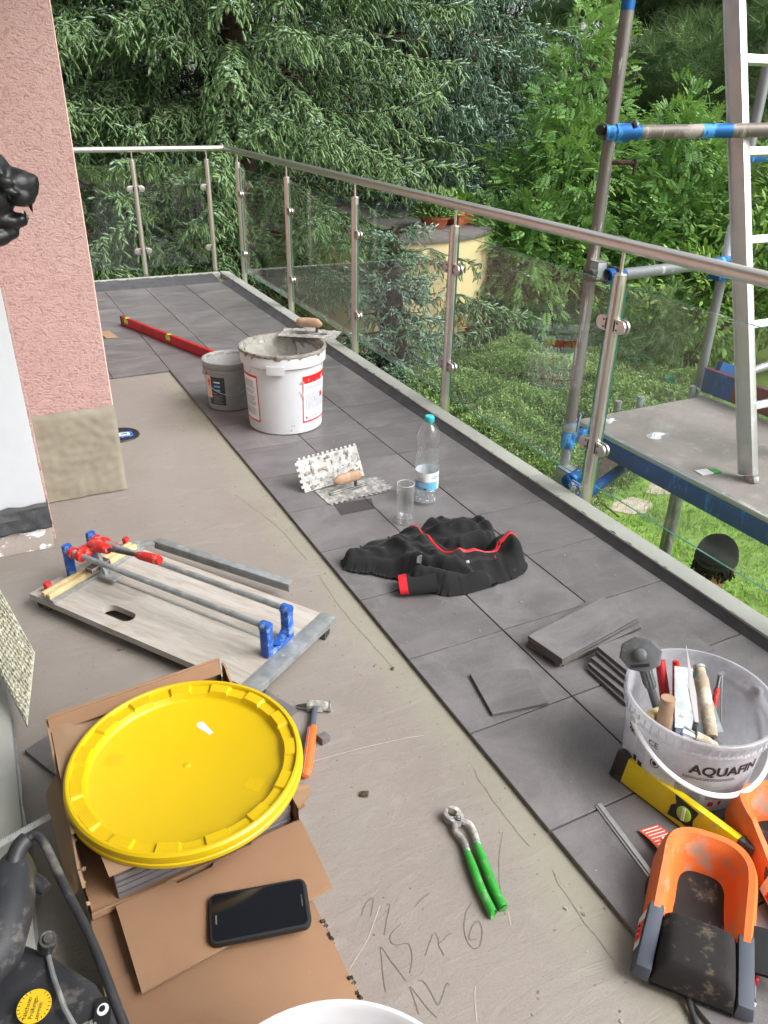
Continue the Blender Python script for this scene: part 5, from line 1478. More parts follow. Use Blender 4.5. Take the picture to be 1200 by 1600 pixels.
    187, 236, 82, 188, 256, 86, 192, 282, 88, 193, 315, 83, 197, 372, 8, 176, -460, 13, 193, -471, 8, 190, -363, 38, 189, -329, 50, 186, -316, 76, 182, -295, 72, 185, -264, 74, 194, -228, 79, 176, -153, 8, 204, -131, 9,
    207, -122, 100, 205, -86, 95, 203, -55, 107, 204, -45, 87, 206, -30, 73, 208, -12, 83, 207, 5, 72, 205, 20, 93, 206, 41, 105, 205, 61, 114, 203, 82, 121, 204, 99, 109, 204, 121, 101, 201, 120, 80, 200, 140, 93,
    201, 159, 100, 202, 175, 85, 205, 199, 75, 208, 219, 67, 207, 237, 80, 202, 261, 69, 205, 287, 70, 212, 308, 82, 218, 370, 8, 213, -471, 8, 210, -364, 41, 209, -330, 53, 206, -312, 71, 203, -291, 72, 204, -265, 83,
    210, -232, 68, 196, -149, 8, 224, -129, 9, 228, -121, 100, 226, -85, 96, 224, -54, 108, 224, -49, 86, 226, -30, 81, 224, -12, 70, 227, 8, 75, 226, 23, 95, 224, 46, 97, 223, 66, 106, 224, 81, 121, 225, 104, 114,
    217, 106, 89, 222, 121, 76, 220, 142, 84, 219, 162, 89, 216, 181, 98, 219, 201, 90, 223, 222, 80, 218, 237, 61, 218, 262, 56, 225, 281, 67, 232, 303, 79, 238, 368, 8, 234, -471, 8, 227, -363, 54, 228, -328, 62,
    226, -306, 70, 221, -288, 83, 224, -259, 78, 220, -234, 48, 217, -175, 15, 219, -142, 8, 213, -161, 7, 245, -129, 9, 248, -117, 103, 246, -81, 97, 244, -50, 108, 243, -42, 88, 242, -35, 69, 245, -14, 68, 247, 3, 82,
    246, 26, 91, 244, 48, 94, 242, 61, 113, 244, 80, 120, 243, 100, 103, 235, 105, 78, 239, 125, 87, 230, 138, 102, 235, 158, 101, 236, 180, 94, 236, 196, 75, 238, 216, 66, 236, 237, 70, 238, 260, 64, 239, 286, 53,
    253, 308, 70, 258, 366, 8, 254, -470, 8, 246, -361, 61, 244, -330, 76, 241, -309, 84, 240, -285, 72, 239, -256, 61, 238, -224, 49, 226, -217, 64, 230, -198, 73, 230, -141, 8, 226, -154, 23, 265, -129, 9, 268, -116, 103,
    264, -80, 107, 264, -49, 105, 261, -51, 85, 261, -32, 79, 266, -16, 66, 266, 5, 74, 265, 27, 83, 263, 42, 100, 262, 60, 115, 264, 80, 113, 254, 88, 89, 255, 108, 81, 252, 120, 104, 251, 141, 106, 251, 154, 89,
    257, 180, 89, 256, 197, 72, 256, 218, 74, 257, 239, 67, 254, 259, 48, 259, 282, 63, 274, 310, 63, 279, 363, 8, 274, -467, 8, 264, -357, 51, 259, -323, 64, 261, -308, 80, 260, -280, 76, 259, -257, 59, 250, -243, 72,
    243, -231, 86, 251, -208, 78, 251, -141, 8, 286, -128, 9, 289, -115, 99, 284, -79, 113, 285, -50, 103, 280, -42, 84, 276, -35, 65, 280, -21, 80, 279, 1, 89, 281, 23, 95, 283, 47, 97, 283, 59, 117, 278, 72, 101,
    273, 87, 82, 275, 108, 87, 273, 122, 105, 271, 142, 109, 271, 158, 94, 272, 176, 76, 276, 198, 79, 277, 220, 67, 276, 239, 50, 276, 263, 47, 280, 283, 65, 306, 352, 8, 297, 369, 14, 289, -476, 18, 304, -465, 8,
    284, -388, 59, 283, -353, 57, 280, -323, 60, 281, -305, 73, 278, -278, 67, 279, -256, 70, 270, -248, 86, 261, -242, 103, 271, -225, 88, 264, -193, 80, 280, -140, 8, 265, -145, 21, 306, -127, 8, 309, -113, 91, 304, -79, 115,
    303, -56, 96, 298, -52, 77, 298, -36, 64, 298, -16, 70, 299, 0, 89, 301, 24, 91, 300, 43, 108, 303, 63, 116, 298, 79, 101, 293, 88, 78, 295, 105, 90, 293, 125, 101, 291, 145, 106, 290, 153, 86, 294, 177, 76,
    299, 202, 67, 297, 220, 51, 296, 241, 47, 291, 258, 61, 303, 288, 65, 325, 345, 8, 323, -461, 8, 302, -381, 68, 302, -349, 65, 300, -323, 57, 301, -305, 70, 301, -283, 73, 287, -278, 87, 281, -271, 105, 280, -256, 120,
    279, -233, 117, 281, -200, 101, 300, -143, 8, 316, -130, 25, 331, -135, 11, 325, -80, 114, 319, -69, 88, 318, -54, 74, 318, -36, 64, 318, -18, 74, 315, 5, 76, 321, 20, 95, 322, 42, 104, 320, 63, 101, 312, 73, 82,
    315, 94, 70, 315, 109, 84, 309, 130, 85, 312, 143, 102, 311, 155, 83, 314, 177, 64, 317, 200, 54, 318, 221, 48, 311, 236, 61, 312, 261, 69, 349, 328, 8, 344, 346, 16, 343, -455, 8, 322, -379, 72, 322, -348, 61,
    312, -325, 74, 321, -306, 71, 309, -300, 87, 298, -293, 103, 300, -277, 115, 301, -257, 122, 298, -233, 124, 301, -202, 107, 320, -146, 9, 350, -130, 9, 346, -88, 106, 334, -59, 99, 335, -45, 83, 340, -37, 65, 339, -16, 70,
    334, 5, 65, 329, 26, 75, 339, 43, 90, 329, 58, 80, 334, 80, 84, 337, 96, 66, 337, 113, 77, 330, 133, 76, 333, 142, 96, 334, 160, 79, 337, 179, 57, 341, 204, 52, 337, 223, 58, 332, 239, 72, 371, 310, 8,
    367, 327, 17, 363, -449, 8, 343, -382, 73, 341, -345, 70, 325, -329, 89, 336, -312, 83, 327, -301, 98, 315, -293, 114, 320, -273, 109, 318, -253, 112, 318, -233, 126, 321, -203, 113, 340, -148, 11, 371, -125, 8, 367, -93, 96,
    358, -63, 101, 357, -44, 89, 359, -30, 75, 360, -15, 61, 355, 8, 66, 347, 23, 86, 354, 44, 77, 347, 58, 89, 356, 81, 82, 359, 96, 64, 356, 116, 68, 346, 125, 86, 355, 144, 88, 353, 155, 67, 358, 181, 61,
    361, 206, 59, 355, 222, 72, 358, 250, 68, 388, 298, 8, 382, -443, 8, 363, -379, 79, 356, -341, 83, 338, -333, 104, 350, -317, 97, 343, -302, 110, 332, -293, 127, 337, -274, 119, 330, -258, 129, 339, -235, 128, 341, -204, 118,
    361, -150, 14, 390, -129, 10, 395, -110, 8, 385, -69, 98, 382, -48, 89, 384, -38, 72, 382, -16, 68, 369, 6, 81, 367, 30, 84, 356, 49, 96, 368, 66, 92, 373, 77, 69, 379, 98, 67, 374, 116, 77, 366, 125, 94,
    374, 136, 77, 375, 158, 72, 377, 184, 71, 375, 210, 76, 378, 235, 75, 408, 277, 8, 407, 296, 15, 402, -437, 8, 383, -377, 81, 354, -357, 96, 354, -340, 116, 364, -323, 112, 360, -304, 121, 348, -294, 139, 346, -273, 139,
    349, -252, 134, 352, -236, 111, 360, -210, 117, 381, -152, 17, 415, -112, 11, 419, -92, 8, 412, -58, 86, 411, -43, 71, 402, -19, 78, 390, 7, 88, 378, 29, 101, 377, 51, 103, 385, 53, 83, 391, 74, 79, 392, 95, 83,
    393, 115, 86, 388, 127, 102, 395, 143, 88, 391, 167, 90, 392, 191, 89, 401, 216, 77, 426, 254, 8, 428, 274, 14, 418, -434, 20, 426, -421, 8, 376, -353, 93, 371, -350, 122, 369, -331, 130, 369, -311, 138, 367, -291, 148,
    365, -270, 145, 370, -253, 130, 373, -238, 107, 381, -212, 115, 401, -155, 19, 436, -90, 19, 441, -74, 8, 431, -47, 82, 417, -26, 94, 407, 0, 102, 399, 25, 110, 403, 45, 107, 409, 53, 89, 404, 71, 96, 405, 92, 102,
    407, 112, 107, 412, 132, 110, 413, 154, 104, 416, 176, 93, 452, 212, 8, 444, 231, 8, 446, 251, 12, 443, -409, 8, 400, -354, 86, 393, -349, 118, 390, -329, 128, 387, -309, 126, 388, -290, 137, 387, -269, 139, 387, -263, 117,
    392, -239, 116, 402, -213, 111, 421, -158, 21, 456, -68, 20, 460, -52, 8, 466, -33, 8, 439, -6, 92, 435, 15, 104, 437, 35, 111, 433, 55, 111, 432, 75, 110, 433, 96, 107, 437, 116, 100, 442, 137, 91, 471, 166, 8,
    465, 186, 8, 470, 205, 13, 459, -397, 8, 424, -367, 80, 418, -349, 112, 412, -328, 124, 410, -308, 119, 408, -287, 123, 411, -269, 132, 410, -260, 111, 416, -236, 111, 425, -209, 92, 439, -168, 19, 484, -23, 11, 476, -5, 8,
    477, 15, 8, 478, 36, 8, 479, 56, 8, 480, 77, 8, 481, 97, 8, 481, 118, 8, 480, 139, 8, 489, 157, 11, 466, -384, 22, 471, -370, 8, 444, -349, 92, 440, -330, 108, 439, -309, 113, 437, -289, 120, 436, -269, 123,
    435, -248, 112, 442, -225, 91, 457, -191, 15, 459, -172, 20, 482, -358, 19, 478, -342, 8, 476, -321, 8, 473, -301, 8, 470, -281, 9, 468, -260, 8, 466, -240, 8, 464, -220, 9, 474, -202, 13,
]
jk = thing("jacket", "black fleece jacket with red zip and red cuff heaped on the tiles", "jacket", (0.33, 1.02, 0))
jx, jy = np.arange(0.018, 0.58, 0.009), np.arange(0.796, 1.192, 0.009)
JG = np.array([[jh0(x, y) > 0.004 for y in jy] for x in jx]).astype(int)
jf, jid = [], {}
def jv(i, j):
    if (i, j) not in jid: jid[(i, j)] = len(jid)
    return jid[(i, j)]
for i in range(len(jx) - 1):
    for j in range(len(jy) - 1):
        if JG[i, j] + JG[i + 1, j] + JG[i, j + 1] + JG[i + 1, j + 1] >= 3:
            jf.append((jv(i, j), jv(i + 1, j), jv(i + 1, j + 1), jv(i, j + 1)))
JV = np.array(SETTLED).reshape(-1, 3) / 2000.0 * np.array([0.95, 0.95, 1.75]) + np.array([0.004, 0.004, -0.003])
b = MB()
b.add([tuple(p) for p in JV], jf, "fleece")
cl_ = obj("cloth", b, jk)
bm = bmesh.new(); bm.from_mesh(cl_.data)
bmesh.ops.delete(bm, geom=[q for q in bm.verts if not q.link_faces], context='VERTS')
for _ in range(3): bmesh.ops.smooth_vert(bm, verts=[q for q in bm.verts if not q.is_boundary], factor=0.5, use_axis_x=True, use_axis_y=True, use_axis_z=True)
bmesh.ops.subdivide_edges(bm, edges=bm.edges, cuts=2, use_grid_fill=True, smooth=1.0)
for _ in range(2): bmesh.ops.smooth_vert(bm, verts=[q for q in bm.verts if not q.is_boundary], factor=0.4, use_axis_x=True, use_axis_y=True, use_axis_z=True)
for q in bm.verts: q.co.z = max(q.co.z + 0.0006 * nz(q.co.x * 90, q.co.y * 90, 3), 0.0008)
for e in bm.edges: e.smooth = True
bm.to_mesh(cl_.data); bm.free()
from mathutils.bvhtree import BVHTree
JB = BVHTree.FromPolygons([q.co.copy() for q in cl_.data.vertices], [tuple(p.vertices) for p in cl_.data.polygons])
def jh(x, y):
    h = JB.ray_cast(Vector((x - 0.33, y - 1.02, 1.0)), Vector((0, 0, -1)))
    return h[0].z if h[0] is not None else 0.003
def on_cloth(pts, w, key, name, lift=0.0025, n=10):
    b = MB(); D = dense(pts, n); vs, fs = [], []
    for i, (x, y) in enumerate(D):
        a, c = D[max(i - 1, 0)], D[min(i + 1, len(D) - 1)]
        dx, dy = c[0] - a[0], c[1] - a[1]; l = math.hypot(dx, dy) or 1
        for k, s in enumerate((-1, -0.5, 0.5, 1)):
            px_, py_ = x - dy / l * w / 2 * s, y + dx / l * w / 2 * s
            vs.append((px_ - 0.33, py_ - 1.02, jh(px_, py_) + (lift if abs(s) < 1 else 0.0)))
    for i in range(len(D) - 1):
        for k in range(3):
            q = i * 4 + k; fs.append((q, q + 1, q + 5, q + 4))
    b.add(vs, fs, key); return obj(name, b, jk)
zp = [(0.279, 1.122), (0.300, 1.090), (0.309, 1.045), (0.309, 0.998), (0.318, 0.952), (0.352, 0.918), (0.412, 0.901), (0.478, 0.892), (0.548, 0.884)]
on_cloth(zp, 0.010, "red_zip", "red_zip", 0.003)
on_cloth([(x + 0.004, y + 0.004) for x, y in zp], 0.003, "black_foam", "zip_teeth", 0.0045)
on_cloth([(0.349, 0.877), (0.385, 0.876), (0.420, 0.872), (0.446, 0.867)], 0.006, "black_foam", "pocket_opening", 0.0012)
on_cloth([(0.349, 0.881), (0.385, 0.880), (0.420, 0.876), (0.446, 0.871)], 0.003, "strap_webbing", "pocket_welt", 0.0025)
on_cloth([(0.470, 0.906), (0.455, 0.880), (0.445, 0.858)], 0.002, "strap_webbing", "panel_seam", 0.0012)
on_cloth([(0.372, 0.915), (0.345, 0.892), (0.311, 0.866)], 0.002, "strap_webbing", "panel_seam", 0.0012)
on_cloth([(0.447, 0.872), (0.4455, 0.862)], 0.003, "red_zip", "red_stitch", 0.0022)
on_cloth([(0.344, 0.876), (0.356, 0.877)], 0.006, "dusty_steel", "zip_pull", 0.004)
on_cloth([(0.205, 0.935), (0.216, 0.926)], 0.010, "dusty_steel", "badge", 0.002)
T = frame((0.128 - 0.33, 0.905 - 1.02, 0.026), (0.045, 0.11, 0.006), (-1, 0.4, 0.1))
b = MB()
b.grid(lambda u, v: tuple(Vector((0.128 - 0.33, 0.900 - 1.02, 0.023)) + Vector((0.017, 0.038, 0)) * math.cos(2 * PI * u) * (1 + 0.06 * v) + Vector((-0.004, 0.002, 0.020)) * math.sin(2 * PI * u) * (1 + .06 * v) + Vector((0.022, -0.011, 0.004)) * v + Vector((0, 0, 0.002 * math.sin(9 * u)))), 36, 4, "red_zip", wrap=True)
obj("red_cuff", b, jk)
b = MB()
b.grid(lambda u, v: tuple(Vector((0.150 - 0.33, 0.889 - 1.02, 0.026)) + Vector((0.018, 0.040, 0)) * math.cos(2 * PI * u) * (1 + 0.1 * v) + Vector((-0.004, 0.002, 0.022)) * math.sin(2 * PI * u) * (1 + .3 * v) + Vector((0.085, -0.026, 0.008)) * v), 36, 8, "fleece", wrap=True)
b.grid(lambda u, v: tuple(Vector((0.133 - 0.33, 0.897 - 1.02, 0.0235)) + (Vector((0.0155, 0.035, 0)) * math.cos(2 * PI * u) + Vector((-0.004, 0.002, 0.017)) * math.sin(2 * PI * u)) * v), 24, 2, "black_foam", wrap=True)
obj("sleeve", b, jk)

# ------------------------------------------------------------------ cut tiles
TS = 0.0098
def cut_tile(outline, loc, rz_, label, group=None, tilt=(0, 0)):
    n = len(outline)
    b = MB()
    b.add([(x, y, 0) for x, y in outline] + [(x, y, TS) for x, y in outline], [tuple(range(n, 2 * n))], "tile")
    b.add([(x, y, 0) for x, y in outline] + [(x, y, TS) for x, y in outline], [tuple(range(n))[::-1]] + [(i, (i + 1) % n, n + (i + 1) % n, n + i) for i in range(n)], "tile_edge")
    return tag(obj("cut_tile", b, loc=loc, rot=(tilt[0], tilt[1], rz_), weld=True, bevel=0.0007, seg=1), label, "tile", group)
q = [(-0.075, -0.072), (0.072, -0.068), (0.074, 0.066), (-0.072, 0.074)]
cut_tile([(0.109, 0.476), (0.078, 0.327), (0.225, 0.300), (0.255, 0.428)], (0, 0, 0.0005), 0, "single small square offcut lying alone on the laid tiles")
R12 = [(0, 0), (0.315, 0), (0.315, 0.122), (0, 0.122)]
g1 = "cut tile strips stacked in front of the kerb"
for k, (x, y, a, s) in enumerate(((0.352, 0.402, 0.30, 1.0), (0.335, 0.398, 0.10, 0.98), (0.338, 0.394, 0.165, 1.0), (0.335, 0.392, 0.18, 1.0))):
    cut_tile([(p * s, q2) for p, q2 in R12], (x, y, TS * k + 0.0004), a, ("lowest strip, turned askew, in the loose tile stack near the kerb", "second strip from the bottom of the loose tile stack near the kerb", "second strip from the top of the loose tile stack near the kerb", "topmost grey strip of the loose tile stack near the kerb")[k], g1)
g2 = "cut tiles stacked behind the bucket of tools"
names = ("lowest tile of the stepped stack behind the tool bucket", "second lowest tile of the stepped stack behind the tool bucket", "middle tile of the stepped stack behind the tool bucket", "second highest tile of the stepped stack behind the tool bucket", "topmost tile of the stepped stack behind the tool bucket")
for k in range(5):
    cut_tile([(0, 0), (0.27, 0), (0.27, 0.148), (0, 0.148)], (0.394 + 0.011 * k + (0.006 if k > 1 else 0), 0.214 + 0.006 * k, TS * k + 0.0004), 0.02 + 0.03 * ((k * 7) % 3 - 1), names[k], g2)
# tile under the boxes, corner sticking out; second one behind the lid
cut_tile([(0, 0), (0.12, 0), (0.12, -0.28), (0, -0.28)][::-1], (-0.932, 0.698, FL + 0.0005), 0.47, "dark tile lying under the boxes, one corner out toward the metal threshold")
cut_tile([(0, 0), (0.26, 0), (0.26, 0.20), (0, 0.20)], (-0.57, 0.450, FL + 0.0012), 0.42, "dark tile on the bare floor behind the yellow lid near the hammer")
b = MB(); b.box((0, 0, 0.008), (0.024, 0.022, 0.016), "tile_edge", rot=(0, 0.1, 0.3)); b.box((0, 0, 0.0165), (0.022, 0.020, 0.002), "tile", rot=(0, 0.1, 0.3))
tag(obj("tile_chip", b, loc=(-0.312, 0.441, FL), bevel=0.002), "small grey tile chip on the bare floor beside the hammer", "tile chip")
for i, (x, y, s) in enumerate(((-0.67, 0.985, .012), (-0.60, 0.80, .016), (-0.295, 0.256, .013), (-0.05, 0.60, .007))):
    b = MB(); b.box((0, 0, s * 0.3), (s * 1.4, s * 0.5 if i < 2 else s, s * 0.5), "tile_edge" if i < 2 else "soil", rot=(0.1, 0.2, i * 1.3))
    tag(obj("mortar_crumb", b, loc=(x, y, FL), bevel=0.001), ("pale mortar crumb on the bare floor under the tile cutter handle slot", "brown mortar crumb between the tile cutter and the cardboard box", "brown mortar crumb on the bare floor right of the open box", "tiny dark crumb by the edge of the laid tiles")[i], "crumb")
# tile with combed mortar leaning on the threshold
R_, B_, L_, T_ = Vector((-0.872, 0.911, 0.100)), Vector((-0.915, 0.717, 0.045)), Vector((-1.005, 0.890, 0.105)), Vector((-0.955, 1.25, 0.155))
nrm = (R_ - B_).cross(L_ - B_).normalized()
if nrm.z < 0: nrm = -nrm
T2 = T_ - nrm * (T_ - B_).dot(nrm); L2 = B_ + (T2 - R_)
mt = thing("mortared_tile", "cut tile, grey combed mortar on its back, propped on the threshold", "tile", tuple(B_))
b = MB()
def comb(u, v):
    p = B_.lerp(R_, u).lerp(L2.lerp(T2, u), v) - B_
    e = min(u, 1 - u, v, 1 - v)
    return tuple(p + nrm * ((0.0045 + 0.0016 * math.sin((u * 0.8 + v * 0.35) * 130 + 3 * nz(u * 5, v * 5)) + 0.0022 * nz(u * 34, v * 34, 4)) * min(1, e * 25)))
b.grid(comb, 90, 90, "combed"); obj("mortar_bed", b, mt)
b = MB(); q = [B_, R_, T2, L2]; lo = [tuple(p - B_ - nrm * 0.0098) for p in q]; hi = [tuple(p - B_) for p in q]
b.add(lo + hi, [(3, 2, 1, 0), (4, 5, 6, 7), (0, 1, 5, 4), (1, 2, 6, 5), (2, 3, 7, 6), (3, 0, 4, 7)], "tile"); obj("tile_body", b, mt, bevel=0.0008)

# ------------------------------------------------------------------ tile cutter
# local frame: x along the long front side, y across, z up; board top at z = 0.033
CO = (-0.865, 1.297, FL)
tc = thing("tile_cutter", "manual tile cutter with twin rails and red handle on a dusty plywood board", "tile cutter", CO)
tc.rotation_euler = (0, 0, math.atan2(-0.678, 0.452))
CL, CW, CT = 0.815, 0.350, 0.048
b = MB()
hx0, hx1, hy0, hy1 = 0.235, 0.345, 0.040, 0.085      # hand hole
hole = [(hx1 - 0.022 + 0.022 * math.sin(a), (hy0 + hy1) / 2 - 0.022 * math.cos(a)) for a in [PI * k / 8 for k in range(9)]] + [(hx0 + 0.022 - 0.022 * math.sin(a), (hy0 + hy1) / 2 + 0.022 * math.cos(a)) for a in [PI * k / 8 for k in range(9)]]
rect = []
for hx, hy in hole:                                   # outer rectangle sampled to match the hole
    dx, dy = hx - 0.29, hy - 0.0625
    a = math.atan2(dy, dx)
    cxr, cyr = 0.29, 0.0625
    t = min(((CL - cxr) / math.cos(a)) if math.cos(a) > 1e-6 else 9, ((0 - cxr) / math.cos(a)) if math.cos(a) < -1e-6 else 9, ((CW - cyr) / math.sin(a)) if math.sin(a) > 1e-6 else 9, ((0 - cyr) / math.sin(a)) if math.sin(a) < -1e-6 else 9)
    rect.append((cxr + t * math.cos(a), cyr + t * math.sin(a)))
corners = [(CL, 0), (CL, CW), (0, CW), (0, 0)]
n = len(hole)
vs = []
for z in (CT - 0.019, CT):
    vs += [(x, y, z) for x, y in hole] + [(x, y, z) for x, y in rect] + [(x, y, z) for x, y in corners]
off = 2 * n + 4
fs = []
for k in range(n):
    k2 = (k + 1) % n
    fs.append((off + k, off + k2, off + n + k2, off + n + k)); fs.append((k2, k, n + k, n + k2))
    fs.append((k2, off + k2, off + k, k) if True else ())
    # corner triangles where the rectangle turns
    p, q = rect[k], rect[k2]
    for ci, c in enumerate(corners):
        if (abs(p[0] - c[0]) < 1e-6 and abs(q[1] - c[1]) < 1e-6 and abs(p[1] - c[1]) > 1e-6) or (abs(p[1] - c[1]) < 1e-6 and abs(q[0] - c[0]) < 1e-6 and abs(p[0] - c[0]) > 1e-6):
            fs.append((off + n + k, off + n + k2, off + 2 * n + ci)); fs.append((n + k2, n + k, 2 * n + ci))
            fs.append((n + k, off + n + k, off + 2 * n + ci, 2 * n + ci)); fs.append((2 * n + ci, off + 2 * n + ci, off + n + k2, n + k2)); break
    else:
        fs.append((n + k, off + n + k, off + n + k2, n + k2))
b.add(vs, fs, "plywood")
obj("base_board", b, tc, weld=True)
b = MB(); b.box((CL - 0.022, CW / 2, CT - 0.0085), (0.046, CW + 0.006, 0.021), "zinc"); obj("end_plate", b, tc, bevel=0.0015)
b = MB(); b.box((0.47, 0.175, CT + 0.003), (0.60, 0.006, 0.004), "aluminium"); obj("break_bar", b, tc)
for x, y in ((0.03, 0.03), (0.03, CW - 0.03), (CL - 0.03, 0.03), (CL - 0.03, CW - 0.03)):
    b = MB(); b.prism([(-0.022, -0.018), (0.03, -0.018), (0.022, 0.018), (-0.022, 0.018)], 0, CT - 0.0195, "black_rubber"); obj("foot", b, tc, bevel=0.003, loc=(x, y, 0))
# fence at the near end: two pine strips on a grey rail, red clamp knobs
b = MB(); b.box((0.082, CW / 2, CT + 0.005), (0.042, CW, 0.009), "zinc"); obj("fence_rail", b, tc, bevel=0.001)
for x in (0.064, 0.085):
    b = MB(); b.box((x, CW / 2 - 0.01, CT + 0.0175), (0.013, CW - 0.02, 0.016), "pine_strip"); obj("wood_strip", b, tc, bevel=0.0015)
for y in (0.035, 0.290, 0.335):
    b = MB(); b.lathe([(0, 0.032), (0.009, 0.032), (0.012, 0.027), (0.011, 0.012), (0.007, 0.008), (0.006, 0)], "red_plastic", 8); obj("clamp_knob", b, tc, loc=(0.040, y, CT))
# feet that hold the rails
RZ = CT + 0.093
RY = (0.122, 0.210)
for y in RY:
    b = MB(); b.prism([(0.0, -0.013), (0.016, -0.013), (0.016, 0.013), (0.0, 0.013)], CT, RZ + 0.020, "blue_cast"); obj("rail_stand", b, tc, loc=(0.030, y, 0), bevel=0.004)
b = MB()
for y in RY:
    b.prism([(0.002, -0.012), (0.028, -0.012), (0.028, 0.012), (0.002, 0.012)], CT + 0.003, RZ - 0.004, "blue_cast", Matrix.Translation((CL - 0.072, y, 0)))
    b.tube([(CL - 0.071, y, RZ), (CL - 0.043, y, RZ)], 0.0145, "blue_cast", 18)
u_ = [(CL - 0.093, RY[0] + 0.015 + (RY[1] - RY[0] - 0.03) * t, CT + 0.028 - 0.018 * math.sin(PI * t)) for t in [k / 8 for k in range(9)]]
b.grid(lambda u, v: (CL - 0.069 + 0.024 * v, RY[0] + 0.010 + (RY[1] - RY[0] - 0.02) * u, CT + 0.036 - 0.020 * math.sin(PI * u)), 10, 2, "blue_cast")
b.box((CL - 0.057, (RY[0] + RY[1]) / 2, CT + 0.008), (0.027, RY[1] - RY[0], 0.012), "blue_cast")
obj("rail_bracket", b, tc, bevel=0.004)
for y in RY:
    b = MB(); b.tube([(0.034, y, RZ), (CL - 0.052, y, RZ)], 0.0085, "zinc", 18); obj("guide_rail", b, tc)
# sliding carriage and handle
cg = bpy.data.objects.new("carriage", None); COL.objects.link(cg); cg.parent = tc
b = MB()
for y in RY:
    b.tube([(0.056, y, RZ), (0.068, y, RZ)], 0.017, "red_plastic", 16); b.tube([(0.086, y, RZ), (0.104, y, RZ)], 0.0175, "red_plastic", 16)
    b.tube([(0.068, y, RZ), (0.086, y, RZ)], 0.0125, "zinc", 16)
b.box((0.092, (RY[0] + RY[1]) / 2, RZ + 0.004), (0.034, RY[1] - RY[0] - 0.01, 0.024), "red_plastic")
b.tube([(0.092, 0.166, RZ + 0.012), (0.130, 0.166, RZ + 0.017), (0.165, 0.166, RZ + 0.020)], [0.019, 0.017, 0.0135], "red_plastic", 14)
obj("carriage_body", b, cg, bevel=0.002)
b = MB(); b.tube([(0.160, 0.166, RZ + 0.020), (0.285, 0.169, RZ + 0.036)], 0.0062, "dark_steel", 12); obj("lever_rod", b, cg)
b = MB(); b.tube([(0.275, 0.169, RZ + 0.035), (0.290, 0.169, RZ + 0.037), (0.330, 0.170, RZ + 0.041), (0.355, 0.1705, RZ + 0.043), (0.362, 0.1705, RZ + 0.0435)], [0.009, 0.0125, 0.0145, 0.0145, 0.011], "red_plastic", 18); obj("lever_grip", b, cg)
b = MB(); b.box((0.120, 0.166, CT + 0.055), (0.016, 0.012, 0.09), "zinc", rot=(0, -0.3, 0)); b.box((0.155, 0.166, CT + 0.018), (0.055, 0.034, 0.008), "zinc"); b.box((0.105, 0.166, CT + 0.04), (0.03, 0.07, 0.016), "dark_steel")
obj("scoring_foot", b, cg, bevel=0.002)
# swing-out measuring arm on the far side
b = MB()
a0 = Vector((0.11, CW + 0.035, 0.040)); a1 = Vector((0.62, CW + 0.058, 0.034))
dd = (a1 - a0).normalized()
T = frame(a0, dd, (0, 1, 0))
b.box((0.255, 0, 0.012), (0.51, 0.004, 0.026), "zinc", T); b.box((0.255, 0.012, 0.024), (0.51, 0.026, 0.003), "zinc", T)
b.box((-0.02, -0.02, 0.02), (0.06, 0.03, 0.006), "zinc", T, (0, 0, 0.7)); b.tube([T @ Vector((-0.03, -0.045, 0.0)), T @ Vector((-0.03, -0.045, 0.030))], 0.008, "zinc", 8)
obj("measuring_arm", b, tc, bevel=0.001)

# ------------------------------------------------------------------ cardboard boxes and what lies on them
def board(mb, outline, z0, z1, key="cardboard"):
    mb.prism(outline, z0, z1, key)
lb = thing("cardboard_box", "flat closed cardboard box, lowest of the pile, under the phone", "box", (-0.69, 0.05, FL))
def L3(x, y): return (x + 0.69, y - 0.05)
lo = [L3(-0.848, -0.235), L3(-0.508, -0.215), L3(-0.522, 0.30), L3(-0.862, 0.28)]
b = MB(); board(b, lo, 0.0, 0.112); obj("carton", b, lb, bevel=0.004)
b = MB(); board(b, [L3(-0.850, -0.230), L3(-0.510, -0.210), L3(-0.516, 0.02), L3(-0.856, 0.005)], 0.1128, 0.1158, "cardboard"); obj("top_flap", b, lb, bevel=0.001)
b = MB()
for x, y in ((-0.515, -0.045), (-0.513, -0.15), (-0.851, -0.03)):
    for k in range(6):
        b.box((*L3(x + 0.0015 * math.sin(k * 2.1), y - 0.008 * k), 0.1125 + 0.0025 * math.cos(k * 1.7)), (0.008, 0.005, 0.006), "bark", rot=(0.4 * math.sin(k), 0.3, 0.5 * k))
obj("torn_edge", b, lb)

ub = thing("cardboard_box", "torn open cardboard box full of grey tiles under the yellow lid", "box", (-0.66, 0.33, 0.104))
Z0 = 0.104
def L4(x, y): return (x + 0.66, y - 0.33)
SIDE = 0.0045
b = MB(); board(b, [L4(-0.853, 0.122), L4(-0.482, 0.145), L4(-0.50, 0.555), L4(-0.868, 0.535)], 0.0, 0.004); obj("bottom", b, ub)
def wallp(name, p, q, h0, h1, jag=0.0, key="cardboard", seed=1, lean=0.0, n=40):
    p, q = Vector((*L4(*p), 0)), Vector((*L4(*q), 0))
    d = (q - p).normalized(); nn = Vector((-d.y, d.x, 0))
    b = MB()
    def f(u, v, s):
        base = p.lerp(q, u)
        h = (h0 + (h1 - h0) * u) + jag * nz(u * 9, seed) + jag * 0.5 * nz(u * 33, seed + 3)
        z = 0.004 + (h - 0.004) * v
        pt = base + nn * (s * SIDE / 2 + lean * v * v + 0.003 * nz(u * 4, v * 3, seed)); pt.z = z
        return tuple(pt)
    b.grid(lambda u, v: f(u, v, 1), n, 8, key); b.grid(lambda u, v: f(u, v, -1), n, 8, key)
    b.grid(lambda u, v: f(u, 1, 1 - 2 * v), n, 1, "cardboard_pale")
    return obj(name, b, ub)
